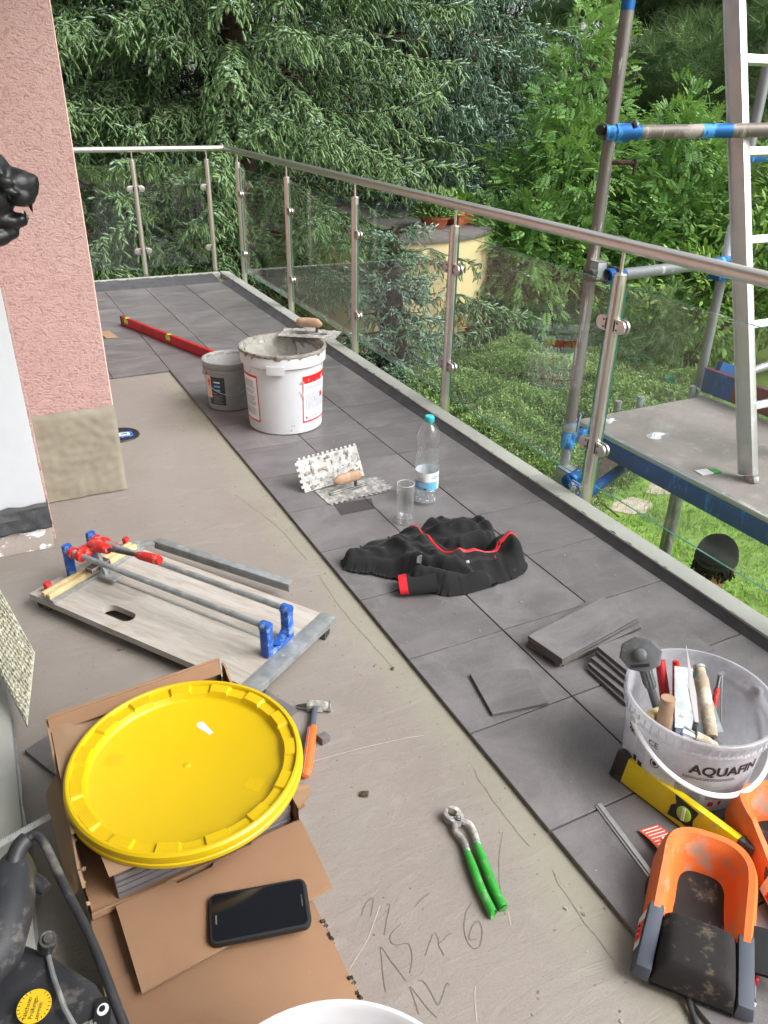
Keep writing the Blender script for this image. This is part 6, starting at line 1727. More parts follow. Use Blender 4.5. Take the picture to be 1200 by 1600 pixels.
wallp("back_side", (-0.868, 0.533), (-0.508, 0.552), 0.100, 0.112, 0.002, seed=2)
wallp("left_side", (-0.854, 0.124), (-0.868, 0.533), 0.080, 0.094, 0.010, seed=5)
wallp("right_side", (-0.484, 0.146), (-0.502, 0.553), 0.065, 0.098, 0.012, seed=8)
wallp("front_side", (-0.853, 0.124), (-0.483, 0.146), 0.012, 0.012, 0.001, seed=12)
# inward flaps round the top, the front flap folded out flat
b = MB(); b.grid(lambda u, v: (*L4(-0.862 + 0.11 * v + 0.004 * u, 0.525 - 0.30 * u + 0.02 * nz(u * 6, v * 2)), 0.094 - 0.010 * v + 0.008 * nz(u * 3, v * 3, 4) - 0.012 * u * v), 20, 6, "cardboard_pale"); obj("inner_flap", b, ub)
b = MB(); b.grid(lambda u, v: (*L4(-0.864 + 0.352 * u, 0.540 - 0.045 * v + 0.018 * u), 0.100 + 0.010 * u - 0.008 * v), 12, 3, "cardboard"); obj("back_flap", b, ub)
def ff(u, v, s):
    x0, y0 = -0.815, 0.118; x1, y1 = -0.478, 0.150
    wv = 0.158 - 0.004 * u
    x = x0 + (x1 - x0) * u + v * (0.010 - 0.012 * u); y = y0 + (y1 - y0) * u - wv * v
    # stepped tear along the hinge
    st = (0.012 if 0.28 < u < 0.50 else 0.005 if 0.5 <= u < 0.72 else 0.0) * (v < 0.001)
    return (*L4(x, y - st), 0.0165 + 0.007 * v * (1 - v) * 4 * 0.5 + s * 0.0022 - 0.004 * v)
b = MB()
b.grid(lambda u, v: ff(u, v, 1), 50, 10, "cardboard"); b.grid(lambda u, v: ff(u, v, -1), 50, 10, "cardboard")
for e in (0, 1):
    b.grid(lambda u, v: ff(u, e, 1 - 2 * v), 50, 1, "cardboard_pale"); b.grid(lambda u, v: ff(e, u, 1 - 2 * v), 10, 1, "cardboard_pale")
obj("front_flap", b, ub)
b = MB()
b.grid(lambda u, v: (*L4(-0.856 - 0.034 * v * (1 - 0.5 * u) - 0.003, 0.40 - 0.275 * u), 0.086 - 0.052 * v * (1 - 0.55 * u) + 0.004 * nz(u * 14, v * 3, 2)), 26, 6, "cardboard_pale")
obj("torn_flap", b, ub)
b = MB()
b.grid(lambda u, v: (*L4(-0.486 + 0.040 * v * (0.3 + 0.7 * math.sin(PI * min(1, u * 1.1))) + 0.003 * nz(u * 9, v), 0.215 - 0.085 * u), 0.064 - 0.012 * v + 0.016 * v * u + 0.003 * nz(u * 12, 3)), 16, 6, "cardboard_pale")
obj("torn_flap", b, ub)
b = MB()
for k in range(9):
    t = k / 8 + 0.04 * math.sin(k * 4.1)
    x, y = -0.856 + 0.004 * math.sin(k * 2.3), 0.33 - 0.21 * t
    b.box((*L4(x - 0.004 + 0.008 * t, y), 0.086 - 0.03 * t + 0.003 * math.sin(k * 1.9)), (0.006, 0.007, 0.003), "cardboard_pale", rot=(0.6 * math.sin(k), 0.5 * math.cos(k * 1.3), k))
obj("torn_edge", b, ub)
# the tiles inside: a stack of eight, front edges showing
for k in range(8):
    o_ = [(-0.808, 0.140 + 0.003 * math.sin(k * 2.1)), (-0.492, 0.162 + 0.003 * math.sin(k * 1.3)), (-0.512, 0.470), (-0.828, 0.450)]
    b = MB(); n_ = 4; z = Z0 + 0.0046 + k * 0.0094
    b.add([(x, y, z) for x, y in o_] + [(x, y, z + 0.0088) for x, y in o_], [(3, 2, 1, 0), (0, 1, 5, 4), (1, 2, 6, 5), (2, 3, 7, 6), (3, 0, 4, 7)], "tile_stack")
    b.add([(x, y, z + 0.0088) for x, y in o_], [(0, 1, 2, 3)], "tile")
    tag(obj("boxed_tile", b, weld=True, bevel=0.0008, seg=1), ("lowest tile in the open cardboard box", "second tile from the bottom in the open cardboard box", "third tile from the bottom in the open cardboard box", "fourth tile from the bottom in the open cardboard box", "fourth tile from the top in the open cardboard box", "third tile from the top in the open cardboard box", "second tile from the top in the open cardboard box", "topmost tile in the open cardboard box, just under the yellow lid")[k], "tile", "grey tiles packed flat in the open box")
b = MB()
b.prism([(-0.822, 0.182), (-0.760, 0.215), (-0.70, 0.150), (-0.735, 0.132), (-0.815, 0.126)], Z0 + 0.0805, Z0 + 0.083, "cardboard_pale")
b.box((-0.765, 0.158, Z0 + 0.0833), (0.03, 0.004, 0.0006), "hair"); b.box((-0.760, 0.166, Z0 + 0.0833), (0.026, 0.003, 0.0006), "hair")
tag(obj("cardboard_sheet", b), "torn cardboard sheet on the boxed tiles, poking out below the lid", "cardboard")

# yellow lid
LZ = 0.207
ld = thing("round_lid", "large round bright yellow plastic bucket lid on the open box", "lid", (-0.645, 0.298, LZ))
ld.rotation_euler = (0.01, -0.01, 0)
b = MB()
b.lathe([(0.0, -0.012), (0.174, -0.012), (0.1775, -0.010), (0.180, -0.005), (0.183, 0.0010), (0.2035, 0.0020), (0.2045, 0.0090), (0.2062, 0.0108), (0.2105, 0.0108), (0.2145, 0.0075), (0.2155, 0.001), (0.2150, -0.006), (0.2172, -0.008), (0.2172, -0.015), (0.214, -0.018), (0.205, -0.017), (0.204, -0.006), (0.185, -0.006), (0.178, -0.019), (0.0, -0.018)], "yellow_plastic", 120)
b.lathe([(0.0, -0.0105), (0.006, -0.0108), (0.008, -0.012)], "yellow_plastic", 24)
for a_ in (2.6, 5.5):
    for k in range(8):
        r = 0.125 + 0.004 * k
        b.tube([(r * math.cos(a_ + t), r * math.sin(a_ + t), -0.0117) for t in [(-0.1 + 0.2 * q / 6) for q in range(7)]], 0.0006, "yellow_plastic", 5)
obj("disc", b, ld)
for k in range(15):
    a_ = 2 * PI * (k + 0.3) / 15
    b = MB()
    w = 0.125
    pr = lambda r, t, z: (r * math.cos(a_ + t), r * math.sin(a_ + t), z)
    n_ = 8; vs = []
    for i in range(n_ + 1):
        t = -w + 2 * w * i / n_
        e = 0.05 if i == 0 else -0.05 if i == n_ else 0.0
        vs += [pr(0.1790, t, -0.0068), pr(0.1835, t + e * .6, 0.0060), pr(0.2034, t + e * .6, 0.0072), pr(0.2036, t, 0.0018)]
    fs = []
    for i in range(n_):
        q = i * 4
        for m_ in range(3):
            fs.append((q + m_, q + m_ + 1, q + 5 + m_, q + 4 + m_))
    fs += [(0, 1, 2, 3), tuple(n_ * 4 + m_ for m_ in (3, 2, 1, 0))]
    b.add(vs, fs, "yellow_plastic")
    obj("rim_lug", b, ld)
b = MB(); b.prism([(-0.007, -0.021), (0.002, -0.023), (0.008, 0.016), (0.003, 0.022), (-0.003, 0.0215), (-0.008, 0.017), (-0.009, 0.004), (-0.0065, -0.008)], 0, 0.0008, "paper")
tag(obj("paper_scrap", b, loc=(-0.588, 0.378, LZ - 0.0112), rot=(0, 0, 0.40)), "small torn white paper strip lying on the yellow lid", "paper")

# phone on the folded-out flap
ph = thing("mobile_phone", "black mobile phone in rugged case on the folded-out cardboard flap", "phone", (-0.607, 0.001, 0.1215))
ph.rotation_euler = (0, 0, math.atan2(0.025 - 0.064, 0.156))
b = MB(); b.prism(rounded(0.160, 0.089, 0.012), 0, 0.011, "phone_case"); b.prism(rounded(0.163, 0.080, 0.010), 0.002, 0.009, "phone_case"); obj("case", b, ph, bevel=0.002)
b = MB(); b.prism(rounded(0.150, 0.080, 0.008), 0.0112, 0.0117, "screen"); obj("display", b, ph)
b = MB(); b.prism(rounded(0.0025, 0.016, 0.001), 0, 0.0004, "clamp_steel", Matrix.Translation((-0.069, -0.004, 0.0118))); b.prism(rounded(0.0022, 0.022, 0.001), 0, 0.0004, "dark_steel", Matrix.Translation((0.070, 0.002, 0.0118))); obj("speaker_slot", b, ph)

# ------------------------------------------------------------------ the dusty black machine by the door
ma = thing("power_tool", "dusty black machine with bent tube handle and yellow round sticker", "machine", (-0.93, -0.08, 0.025))
def L5(p): return Vector((p[0] + 0.93, p[1] + 0.08, p[2] - 0.025))
b = MB()
top = [(-1.05, 0.075, .27), (-0.970, 0.030, .275), (-0.909, -0.030, .275), (-0.857, -0.095, .265), (-0.832, -0.17, .25), (-0.845, -0.34, .24), (-1.06, -0.34, .25)]
n_ = len(top)
vs = [tuple(L5(p)) for p in top] + [tuple(L5((p[0] * 0.98 - 0.02, p[1], 0.03))) for p in top]
b.add(vs, [tuple(range(n_)), tuple(range(2 * n_ - 1, n_ - 1, -1))] + [(i, i + n_, (i + 1) % n_ + n_, (i + 1) % n_) for i in range(n_)], "machine_black")
obj("housing", b, ma, bevel=0.008, seg=3)
b = MB()
b.tube([L5((-1.02, -0.06, .30)), L5((-0.965, -0.02, .305)), L5((-0.948, 0.03, .31)), L5((-0.935, 0.085, .315)), L5((-0.928, 0.105, .317))], [0.034, 0.036, 0.035, 0.031, 0.02], "machine_black", 20)
b.tube([L5((-0.925, 0.075, .305)), L5((-0.905, 0.060, .300)), L5((-0.898, 0.050, .296))], [0.016, 0.012, 0.009], "machine_black", 12)
obj("motor_grip", b, ma)
def dense3(pts, n=6):
    P = [Vector(p) for p in pts]; P = [P[0] * 2 - P[1]] + P + [P[-1] * 2 - P[-2]]; out = []
    for i in range(1, len(P) - 2):
        for k in range(n):
            t = k / n; a, b_, c, d = P[i - 1], P[i], P[i + 1], P[i + 2]
            out.append(0.5 * ((2 * b_) + (c - a) * t + (2 * a - 5 * b_ + 4 * c - d) * t * t + (3 * b_ - a - 3 * c + d) * t ** 3))
    out.append(P[-2]); return out
b = MB(); hp = dense3([(-0.938, 0.070, .328), (-0.922, 0.097, .345), (-0.900, 0.108, .348), (-0.887, 0.083, .345), (-0.870, 0.003, .338), (-0.851, -0.078, .332), (-0.838, -0.163, .327), (-0.829, -0.24, .31), (-0.84, -0.30, .25)])
b.tube([L5(p) for p in hp], [0.012 if i < 10 else 0.0062 for i in range(len(hp))], "machine_black", 12); obj("tube_handle", b, ma)
b = MB(); T = frame(L5((-0.905, -0.030, .292)), (0.7, 0.5, 0), (-0.5, 0.7, 0.3))
b.lathe([(0, 0.014), (0.006, 0.014), (0.008, 0.011), (0.011, 0.011), (0.012, 0.009), (0.013, -0.010)], "dark_steel", 20, T); obj("lock_knob", b, ma)
b = MB(); b.tube([L5((-0.908, -0.038, .277)), L5((-0.905, -0.07, .279)), L5((-0.897, -0.12, .277)), L5((-0.874, -0.19, .262)), L5((-0.866, -0.26, .252))], 0.0035, "zinc", 8); obj("seam_ridge", b, ma)
T = frame(L5((-0.928, -0.112, .2815)), (0.32, 0.95, 0.05), (-0.95, 0.32, 0.0))
T = frame(L5((-0.930, -0.105, .2835)), (0.40, 0.92, 0.10), (-0.92, 0.40, 0.05))
b = MB(); b.lathe([(0, 0.0010), (0.0205, 0.0010), (0.0205, 0.0)], "sticker_yellow", 40, T); st_ = obj("inspection_sticker", b, ma)
b = MB()
for i, t_ in enumerate(("Nächster", "Prüfungs-", "termin")):
    vs_, fs_ = text_mesh(t_, 0.0072)
    b.add([(p.x - 0.0155, p.y + 0.0055 - 0.0075 * i, 0.0016) for p in vs_], fs_, "print_black", T)
for k in range(24):
    if k % 12 in (0, 1, 11): continue
    a_ = 2 * PI * k / 24
    b.box((0.0182 * math.cos(a_), 0.0182 * math.sin(a_), 0.0013), (0.003, 0.0007, 0.0004), "print_black", T, (0, 0, a_))
obj("print", b, st_)
T = frame(L5((-0.858, -0.150, .2655)), (0.30, 0.94, 0.12), (-0.94, 0.30, -0.10))
b = MB(); b.box((0, 0, 0), (0.058, 0.021, 0.0012), "print_black", T); np_ = obj("name_plate", b, ma)
b = MB(); b.lathe([(0, 0.0012), (0.0075, 0.0012)], "print_white", 24, T @ Matrix.Translation((0.014, 0, 0))); b.lathe([(0, 0.0016), (0.004, 0.0016)], "print_black", 24, T @ Matrix.Translation((0.015, 0.001, 0)))
vs_, fs_ = text_mesh("V", 0.018, 0.0008); b.add([(p.y - 0.024, -p.x + 0.006, 0.0013) for p in vs_], fs_, "print_red", T); obj("print", b, np_)
b = MB(); b.grid(lambda u, v: tuple(L5((-0.872 + 0.016 * (u - .5) + 0.004 * nz(u * 5, v * 5), -0.165 + 0.05 * (v - .5), 0.268 + 0.003 * nz(u * 9, v * 9, 2) - 0.02 * abs(v - .5) ** 2))), 8, 10, "dry_mortar"); obj("dried_cement", b, ma)
# folding rule from the threshold to the box
fr_ = thing("folding_rule", "white folding rule leaning between the threshold and the cardboard box", "folding rule", (-1.04, 0.385, 0.052))
a_ = Vector((-1.04, 0.385, 0.052)); c_ = Vector((-0.868, 0.358, 0.128))
T = frame((0, 0, 0), c_ - a_, (0.1, 1, 0))
b = MB(); b.box(((c_ - a_).length / 2, 0, 0), ((c_ - a_).length, 0.0155, 0.003), "paper", T); rl_ = obj("rule_blade", b, fr_, bevel=0.0005)
b = MB()
for k in range(34):
    x = 0.004 + k * 0.005
    b.box((x, 0.0077 - (0.003 if k % 2 else 0.0042) / 2 - 0.0005, 0.0017), (0.0006, 0.003 if k % 2 else 0.0042, 0.0003), "print_black", T)
for k in range(3):
    for t_ in (str(52 + k * 5),):
        vs_, fs_ = text_mesh(t_, 0.006); b.add([(p.x + 0.03 + k * 0.05, p.y - 0.006, 0.0018) for p in vs_], fs_, "print_black", T)
obj("scale_print", b, rl_)
# clean white bucket by the camera's feet
w2 = thing("bucket", "clean empty white bucket at the bottom edge, in front of the boxes", "bucket", (-0.662, -0.440, FL))
b = MB(); H2 = 0.300
b.lathe([(0.0, 0.002), (0.155, 0.0), (0.163, 0.006), (0.178, 0.245), (0.187, 0.246), (0.1905, 0.250), (0.1905, H2 - 0.005), (0.189, H2), (0.184, H2), (0.180, H2 - 0.006), (0.157, 0.012), (0.0, 0.010)], "white_plastic", 72); obj("body", b, w2)
b = MB(); wrap_patch(b, A(20), A(110), 0.19, 0.225, "print_red", lambda z: 0.163 + 0.062 * z, 0.0008); wrap_patch(b, A(20), A(110), 0.045, 0.052, "print_red", lambda z: 0.163 + 0.062 * z, 0.0008); wrap_patch(b, A(78), A(92), 0.06, 0.13, "sticker_yellow", lambda z: 0.163 + 0.062 * z, 0.0008); obj("label", b, w2)

# ------------------------------------------------------------------ hammer and pincers
hm = thing("hammer", "tiler's hammer with orange and blue handle lying on the bare floor", "hammer", (-0.290, 0.545, FL))
T = frame((0, 0, 0.013), Vector((-0.39 + 0.290, 0.355 - 0.545, 0)), (0.9, -0.4, 0))
b = MB(); b.tube([T @ Vector((-0.005, 0, 0)), T @ Vector((0.06, 0, 0)), T @ Vector((0.075, 0, 0))], [0.0075, 0.0075, 0.0085], "slate_foam", 12, flat=0.8); obj("shaft", b, hm)
b = MB(); b.tube([T @ Vector((0.070, 0.002, 0)), T @ Vector((0.14, 0.002, 0)), T @ Vector((0.20, 0.001, 0)), T @ Vector((0.222, 0, 0))], [0.0095, 0.011, 0.0125, 0.009], "orange_vinyl", 14, flat=0.75); b.box((0.150, -0.006, 0.004), (0.14, 0.006, 0.012), "slate_foam", T); obj("grip", b, hm, bevel=0.0015)
b = MB()
b.box((0.0, 0.0, 0.0), (0.021, 0.040, 0.020), "dusty_steel", T); b.tube([T @ Vector((0, 0.018, 0)), T @ Vector((0, 0.040, 0))], 0.0115, "dusty_steel", 14); b.tube([T @ Vector((0, 0.032, 0)), T @ Vector((0, 0.040, 0))], 0.0125, "clamp_steel", 14)
b.tube([T @ Vector((0, -0.018, 0)), T @ Vector((0.001, -0.040, 0)), T @ Vector((0.002, -0.050, 0))], [0.0105, 0.007, 0.002], "dark_steel", 4); obj("head", b, hm, bevel=0.002)
pc = thing("pincers", "tile nipper pincers with worn green handles on the bare floor", "pincers", (-0.158, 0.105, FL))
PC = lambda x, y, z=0.012: Vector((x + 0.158, y - 0.105, z))
b = MB()
for s, pts in ((1, [(-0.152, 0.105), (-0.139, 0.085), (-0.142, 0.060), (-0.151, 0.035)]), (-1, [(-0.163, 0.103), (-0.172, 0.085), (-0.171, 0.058), (-0.1785, 0.028)])):
    b.tube([PC(*p) for p in dense3([(x, y, 0) for x, y in pts]) and [(q.x, q.y) for q in dense3([(x, y, 0) for x, y in pts])]], 0.0068, "dusty_steel", 10)
def jaw(s):
    pts = [(0.000, -0.020), (0.014 * s, -0.012), (0.0185 * s, 0.003), (0.0165 * s, 0.015), (0.006 * s, 0.0225), (0.002 * s, 0.0225), (0.003 * s, 0.017), (0.0085 * s, 0.010), (0.009 * s, 0.002), (0.0, -0.004)]
    if s < 0: pts = pts[::-1]
    return pts
T = Matrix.Translation(PC(-0.158, 0.113, 0.004)) @ Matrix.Rotation(0.16, 4, 'Z')
for s in (1, -1): b.prism(jaw(s), 0, 0.018 if s > 0 else 0.0165, "dusty_steel", T)
b.tube([T @ Vector((0, -0.012, 0.0)), T @ Vector((0, -0.012, 0.0215))], 0.0065, "dark_steel", 14); b.tube([T @ Vector((0, -0.012, 0.0213)), T @ Vector((0, -0.012, 0.0232))], 0.004, "clamp_steel", 6)
obj("jaws", b, pc, bevel=0.0015)
for pts in ([(-0.151, 0.039, .012), (-0.158, 0.010, .012), (-0.168, -0.03, .011), (-0.177, -0.07, .0105), (-0.181, -0.096, .010), (-0.1815, -0.099, .010)], [(-0.178, 0.032, .012), (-0.186, 0.000, .012), (-0.196, -0.04, .011), (-0.202, -0.075, .0105), (-0.205, -0.097, .010), (-0.2052, -0.100, .010)]):
    D = dense3(pts, 5)
    b = MB(); b.tube([q + Vector((0.158, -0.105, 0)) for q in D], [0.0068 + 0.0022 * min(1, i / 6) - (0.004 if i >= len(D) - 2 else 0) for i in range(len(D))], "green_vinyl", 14); obj("handle_sleeve", b, pc)

# ------------------------------------------------------------------ cloudy bucket of tools
aq = thing("tool_bucket", "cloudy translucent plastic bucket full of hand tools with black lettering", "bucket", (0.373, 0.011, 0))
HA, RBA, RTA = 0.210, 0.130, 0.153
def ra(z): return RBA + (0.146 - RBA) * z / HA
b = MB()
b.lathe([(0.0, 0.003), (RBA - 0.008, 0.0), (RBA, 0.006), (ra(0.168), 0.168), (RTA - 0.002, 0.170), (RTA - 0.002, 0.174), (ra(0.176) + 0.003, 0.176), (RTA - 0.001, 0.200), (RTA + 0.002, 0.201), (RTA + 0.002, HA - 0.002), (RTA, HA), (RTA - 0.004, HA), (RTA - 0.005, HA - 0.006), (RTA - 0.007, 0.176), (ra(0.168) - 0.002, 0.166), (RBA - 0.003, 0.010), (0.0, 0.006)], "milky", 80)
obj("body", b, aq)
for k in range(56):
    pass
b = MB()
for k in range(56):
    a_ = 2 * PI * k / 56
    b.box(((RTA - 0.0005) * math.cos(a_), (RTA - 0.0005) * math.sin(a_), 0.188), (0.0035, 0.0012, 0.024), "milky", rot=(0, 0, a_))
obj("rim_rib", b, aq)
b = MB()
wrap_text(b, "AQUAFIN", 0.034, "print_black", A(221), 0.118, ra, 0.0012, 0.0012)
wrap_text(b, "AQUAFIN", 0.034, "print_black", A(41), 0.118, ra, 0.0012, 0.0012)
wrap_text(b, "CE", 0.020, "print_black", A(184), 0.140, ra, 0.0012, 0.0002)
wrap_text(b, "2K", 0.022, "print_black", A(158), 0.125, ra, 0.0012, 0.001)
obj("lettering", b, aq)
b = MB(); rs = np.random.default_rng(9)
def lines(a0, a1, z1, z0, step, h, key, gap=0.05):
    z = z1
    while z > z0:
        if rs.uniform() > gap:
            x = a0
            e = a1 - rs.uniform(0, (a1 - a0) * 0.12)
            while x < e:
                w = rs.uniform(0.8, 2.6); wrap_patch(b, A(x), A(min(x + w, e)), z, z + h, key, ra, 0.0011, nu=2, nv=1); x += w + 0.5
        z -= step
lines(172, 184, 0.130, 0.085, 0.0042, 0.0018, "print_grey"); lines(213, 238, 0.078, 0.040, 0.0033, 0.0016, "print_black", 0.02); lines(240, 262, 0.082, 0.066, 0.0036, 0.0017, "print_grey"); lines(240, 258, 0.056, 0.045, 0.0036, 0.0016, "print_black"); lines(217, 262, 0.106, 0.100, 0.004, 0.002, "print_black")
for a0, a1, z0, z1, k in ((170, 174, .062, .078, "print_black"), (176, 181, .060, .074, "print_black"), (244, 249, .024, .038, "print_red"), (253, 256, .028, .040, "print_red"), (191, 195, .112, .122, "print_red"), (186, 194, .118, .119, "print_black"), (170, 202, .133, .1338, "print_grey")):
    wrap_patch(b, A(a0), A(a1), z0, z1, k, ra, 0.0012, nu=4, nv=1)
def ring_print(ac, zc, r0, r1):
    b.grid(lambda u, v: ((ra(zc) + 0.0013) * math.cos(A(ac) + (r0 + (r1 - r0) * v) * math.cos(2 * PI * u) / 0.14), (ra(zc) + 0.0013) * math.sin(A(ac) + (r0 + (r1 - r0) * v) * math.cos(2 * PI * u) / 0.14), zc + (r0 + (r1 - r0) * v) * math.sin(2 * PI * u)), 24, 1, "print_black", wrap=True)
ring_print(193, 0.098, 0.0085, 0.0105); ring_print(193, 0.098, 0.0, 0.005)
obj("small_print", b, aq)
pv = A(170)
hp = []
for k in range(41):
    t = PI * k / 40
    ax = Vector((math.cos(pv), math.sin(pv), 0)); pr = Vector((math.cos(A(257)), math.sin(A(257)), 0))
    hp.append(ax * math.cos(t) * (RTA + 0.006) + pr * math.sin(t) * (RTA + 0.010) + Vector((0, 0, 0.176 - math.sin(t) * 0.088)))
n_ = N("handle_plastic"); n_.color(lin(226, 228, 232)).rough(0.4); M["handle_plastic"] = n_.m
b = MB(); b.tube(hp, 0.0055, "handle_plastic", 10, flat=0.8); obj("bail_handle", b, aq)
for s in (0, PI):
    b = MB(); b.lathe([(0, 0.011), (0.011, 0.010), (0.013, 0.0)], "handle_plastic", 16, Matrix.Translation(((RTA - 0.003) * math.cos(pv + s), (RTA - 0.003) * math.sin(pv + s), 0.178)) @ Matrix.Rotation(pv + s, 4, 'Z') @ Matrix.Rotation(PI / 2, 4, 'Y')); obj("handle_lug", b, aq)

BX, BY = 0.373, 0.011
def tool(name, label, cat, base):
    return thing(name, label, cat, base)
def rod(parent, name, a, c, r, key, seg=14, flat=1.0):
    b = MB(); b.tube([Vector(p) - parent.location for p in dense3([a, tuple((Vector(a) * 2 + Vector(c)) / 3), tuple((Vector(a) + Vector(c) * 2) / 3), c], 3)], r, key, seg, flat=flat); return obj(name, b, parent)
# rubber mallet: octagonal head up, ribbed handle in the bucket
t = tool("rubber_mallet", "black rubber mallet with octagonal head leaning out of the tool bucket", "mallet", (0.36, 0.03, 0.012))
hc = Vector((0.262, 0.093, 0.292)); base = Vector((0.36, 0.03, 0.012))
axv = (hc - base).normalized()
view = Vector((-0.66, -0.42, 0.62)).normalized()
T = frame(hc - base, view.cross(Vector((0, 0, 1))).cross(view).cross(view), view)
T = frame(hc - base, Vector((0.62, -0.78, 0.08)), Vector((0.34, 0.42, 0.84)))
o8 = [(0.042 * math.cos(a_) * 1.0, 0.036 * math.sin(a_)) for a_ in [PI / 8 + PI / 4 * k for k in range(8)]]
b = MB(); b.prism([(x * 1.04, y * 1.04) for x, y in o8], -0.024, 0.0, "mallet_rubber", T); b.prism(o8, 0.0, 0.003, "mallet_rubber", T); obj("head", b, t, bevel=0.004)
b = MB(); b.lathe([(0, 0.0145), (0.008, 0.014), (0.0125, 0.011), (0.014, 0.003)], "mallet_rubber", 20, T); b.box((0.004, -0.022, 0.004), (0.036, 0.006, 0.002), "black_plastic", T, (0, 0, 0.3)); obj("centre_boss", b, t)
b = MB(); q0 = hc - base - T.col[2].to_3d() * 0.02
pts = [q0, q0 + (Vector((0.375, 0.030, 0.150)) - hc) * 0.25, Vector((0.34, 0.045, 0.215)) - base + Vector((0.0, 0, 0)), Vector((0, 0, 0.0))]
D = dense3([tuple(q0), tuple(q0.lerp(Vector((0, 0, 0)), 0.22)), tuple(q0.lerp(Vector((0, 0, 0)), 0.5)), (0, 0, 0)], 8)
b.tube(D, [0.0125 if 3 < i < 11 else 0.009 for i in range(len(D))], "mallet_rubber", 14)
for k in range(12):
    a_ = 2 * PI * k / 12
    off = Vector((math.cos(a_), math.sin(a_), 0)) * 0.0125
    b.tube([D[4] + off, D[10] + off], 0.0022, "mallet_rubber", 5)
obj("ribbed_handle", b, t)
def simple_tool(name, label, cat, top, bot, r, key, extra=None):
    t = tool(name, label, cat, bot)
    rod(t, "handle", top, bot, r, key)
    if extra: extra(t)
    return t
def ferrule(a, c, r, key, name="shank"):
    def f(t):
        rod(t, name, a, c, r, key, 10)
    return f
simple_tool("screwdriver", "dark red handled screwdriver standing in the tool bucket by the mallet", "screwdriver", (0.362, 0.122, 0.222), (0.345, 0.052, 0.115), 0.011, "red_metal", ferrule((0.345, 0.052, 0.115), (0.335, 0.02, 0.012), 0.004, "dark_steel"))
simple_tool("pencil_marker", "bright red slim handle standing upright in the tool bucket", "marker", (0.392, 0.104, 0.222), (0.378, 0.060, 0.10), 0.0075, "red_plastic", ferrule((0.378, 0.060, 0.10), (0.372, 0.045, 0.012), 0.004, "dark_steel"))
t = tool("scraper", "grey-blue steel scraper blade standing on edge in the tool bucket", "scraper", (0.36, 0.02, 0.012))
T = frame((0, 0, 0), Vector((0.382, 0.078, 0.226)) - Vector((0.318, -0.02, 0.14)), (0.6, -0.4, 0.3))
b = MB(); a_ = Vector((0.316, -0.012, 0.155)) - t.location; c_ = Vector((0.388, 0.079, 0.225)) - t.location; sd_ = Vector((0.015, -0.0115, 0.0))
b.add([a_ - sd_, a_ + sd_, c_ + sd_, c_ - sd_], [(0, 1, 2, 3)], "blade_steel"); nn = (c_ - a_).cross(sd_).normalized() * 0.0018
b.add([a_ - sd_ + nn, a_ + sd_ + nn, c_ + sd_ + nn, c_ - sd_ + nn], [(3, 2, 1, 0)], "blade_steel")
b.box(((a_ + c_) / 2 + sd_ * 0.7 + nn), (0.004, 0.004, 0.10), "blade_steel", rot=(-0.9, 0.65, 0))
obj("blade", b, t)
rod(t, "handle", (0.313, -0.022, 0.155), (0.34, -0.01, 0.02), 0.0125, "blue_cast")
t = tool("pointing_trowel", "narrow pointed steel trowel blade sticking highest out of the tool bucket", "trowel", (0.335, -0.02, 0.02))
b = MB(); a_ = Vector((0.292, -0.052, 0.215)) - t.location; c_ = Vector((0.403, 0.098, 0.268)) - t.location; m_ = a_.lerp(c_, 0.35); sd_ = Vector((0.0052, -0.004, 0.0))
b.add([a_ - sd_ * 0.6, a_ + sd_ * 0.6, m_ + sd_, c_, m_ - sd_], [(0, 1, 2, 3, 4)], "clamp_steel")
b.add([q + Vector((0, -0.0003, 0.0018)) for q in (a_ - sd_ * 0.6, a_ + sd_ * 0.6, m_ + sd_, c_, m_ - sd_)], [(4, 3, 2, 1, 0)], "clamp_steel"); obj("blade", b, t)
rod(t, "tang", (0.296, -0.047, 0.213), (0.325, -0.03, 0.13), 0.005, "dark_steel", 8); rod(t, "handle", (0.325, -0.03, 0.135), (0.335, -0.02, 0.02), 0.012, "red_plastic")
t = tool("putty_knife", "teal-stained putty knife lying across the tools in the bucket", "putty knife", (0.40, 0.02, 0.03))
b = MB(); a_ = Vector((0.402, 0.040, 0.222)) - t.location; c_ = Vector((0.345, -0.055, 0.165)) - t.location; sd_ = Vector((0.016, -0.008, 0.004))
b.add([a_ - sd_ * 0.25, a_ + sd_ * 0.25, c_ + sd_ * 1.3, c_ - sd_ * 1.1], [(0, 1, 2, 3)], "blade_steel"); b.add([q + Vector((0, -0.0006, 0.0016)) for q in (a_ - sd_ * 0.25, a_ + sd_ * 0.25, c_ + sd_ * 1.3, c_ - sd_ * 1.1)], [(3, 2, 1, 0)], "blade_steel"); obj("blade", b, t)
rod(t, "handle", tuple(a_ + t.location), (0.42, 0.07, 0.20), 0.009, "teal_cap")
def worn(t, a, c, rs_, key):
    b = MB(); D = dense3([a, tuple(Vector(a).lerp(Vector(c), .33)), tuple(Vector(a).lerp(Vector(c), .66)), c], 4)
    b.tube([q - t.location for q in D], [rs_[min(int(i / (len(D) - 1) * (len(rs_) - 1)), len(rs_) - 1)] for i in range(len(D))], key, 16); obj("handle", b, t)
t = tool("float_handle", "long pale dusty wooden tool handle leaning in the bucket", "tool handle", (0.345, -0.05, 0.15))
worn(t, (0.418, 0.062, 0.225), (0.338, -0.062, 0.165), [0.011, 0.0145, 0.0145, 0.0138, 0.0138, 0.013, 0.0125], "dusty_wood"); b = MB(); b.tube([Vector((0.420, 0.065, 0.2265)) - t.location, Vector((0.4165, 0.0595, 0.2238)) - t.location], 0.0128, "dusty_steel", 16); obj("ferrule", b, t)
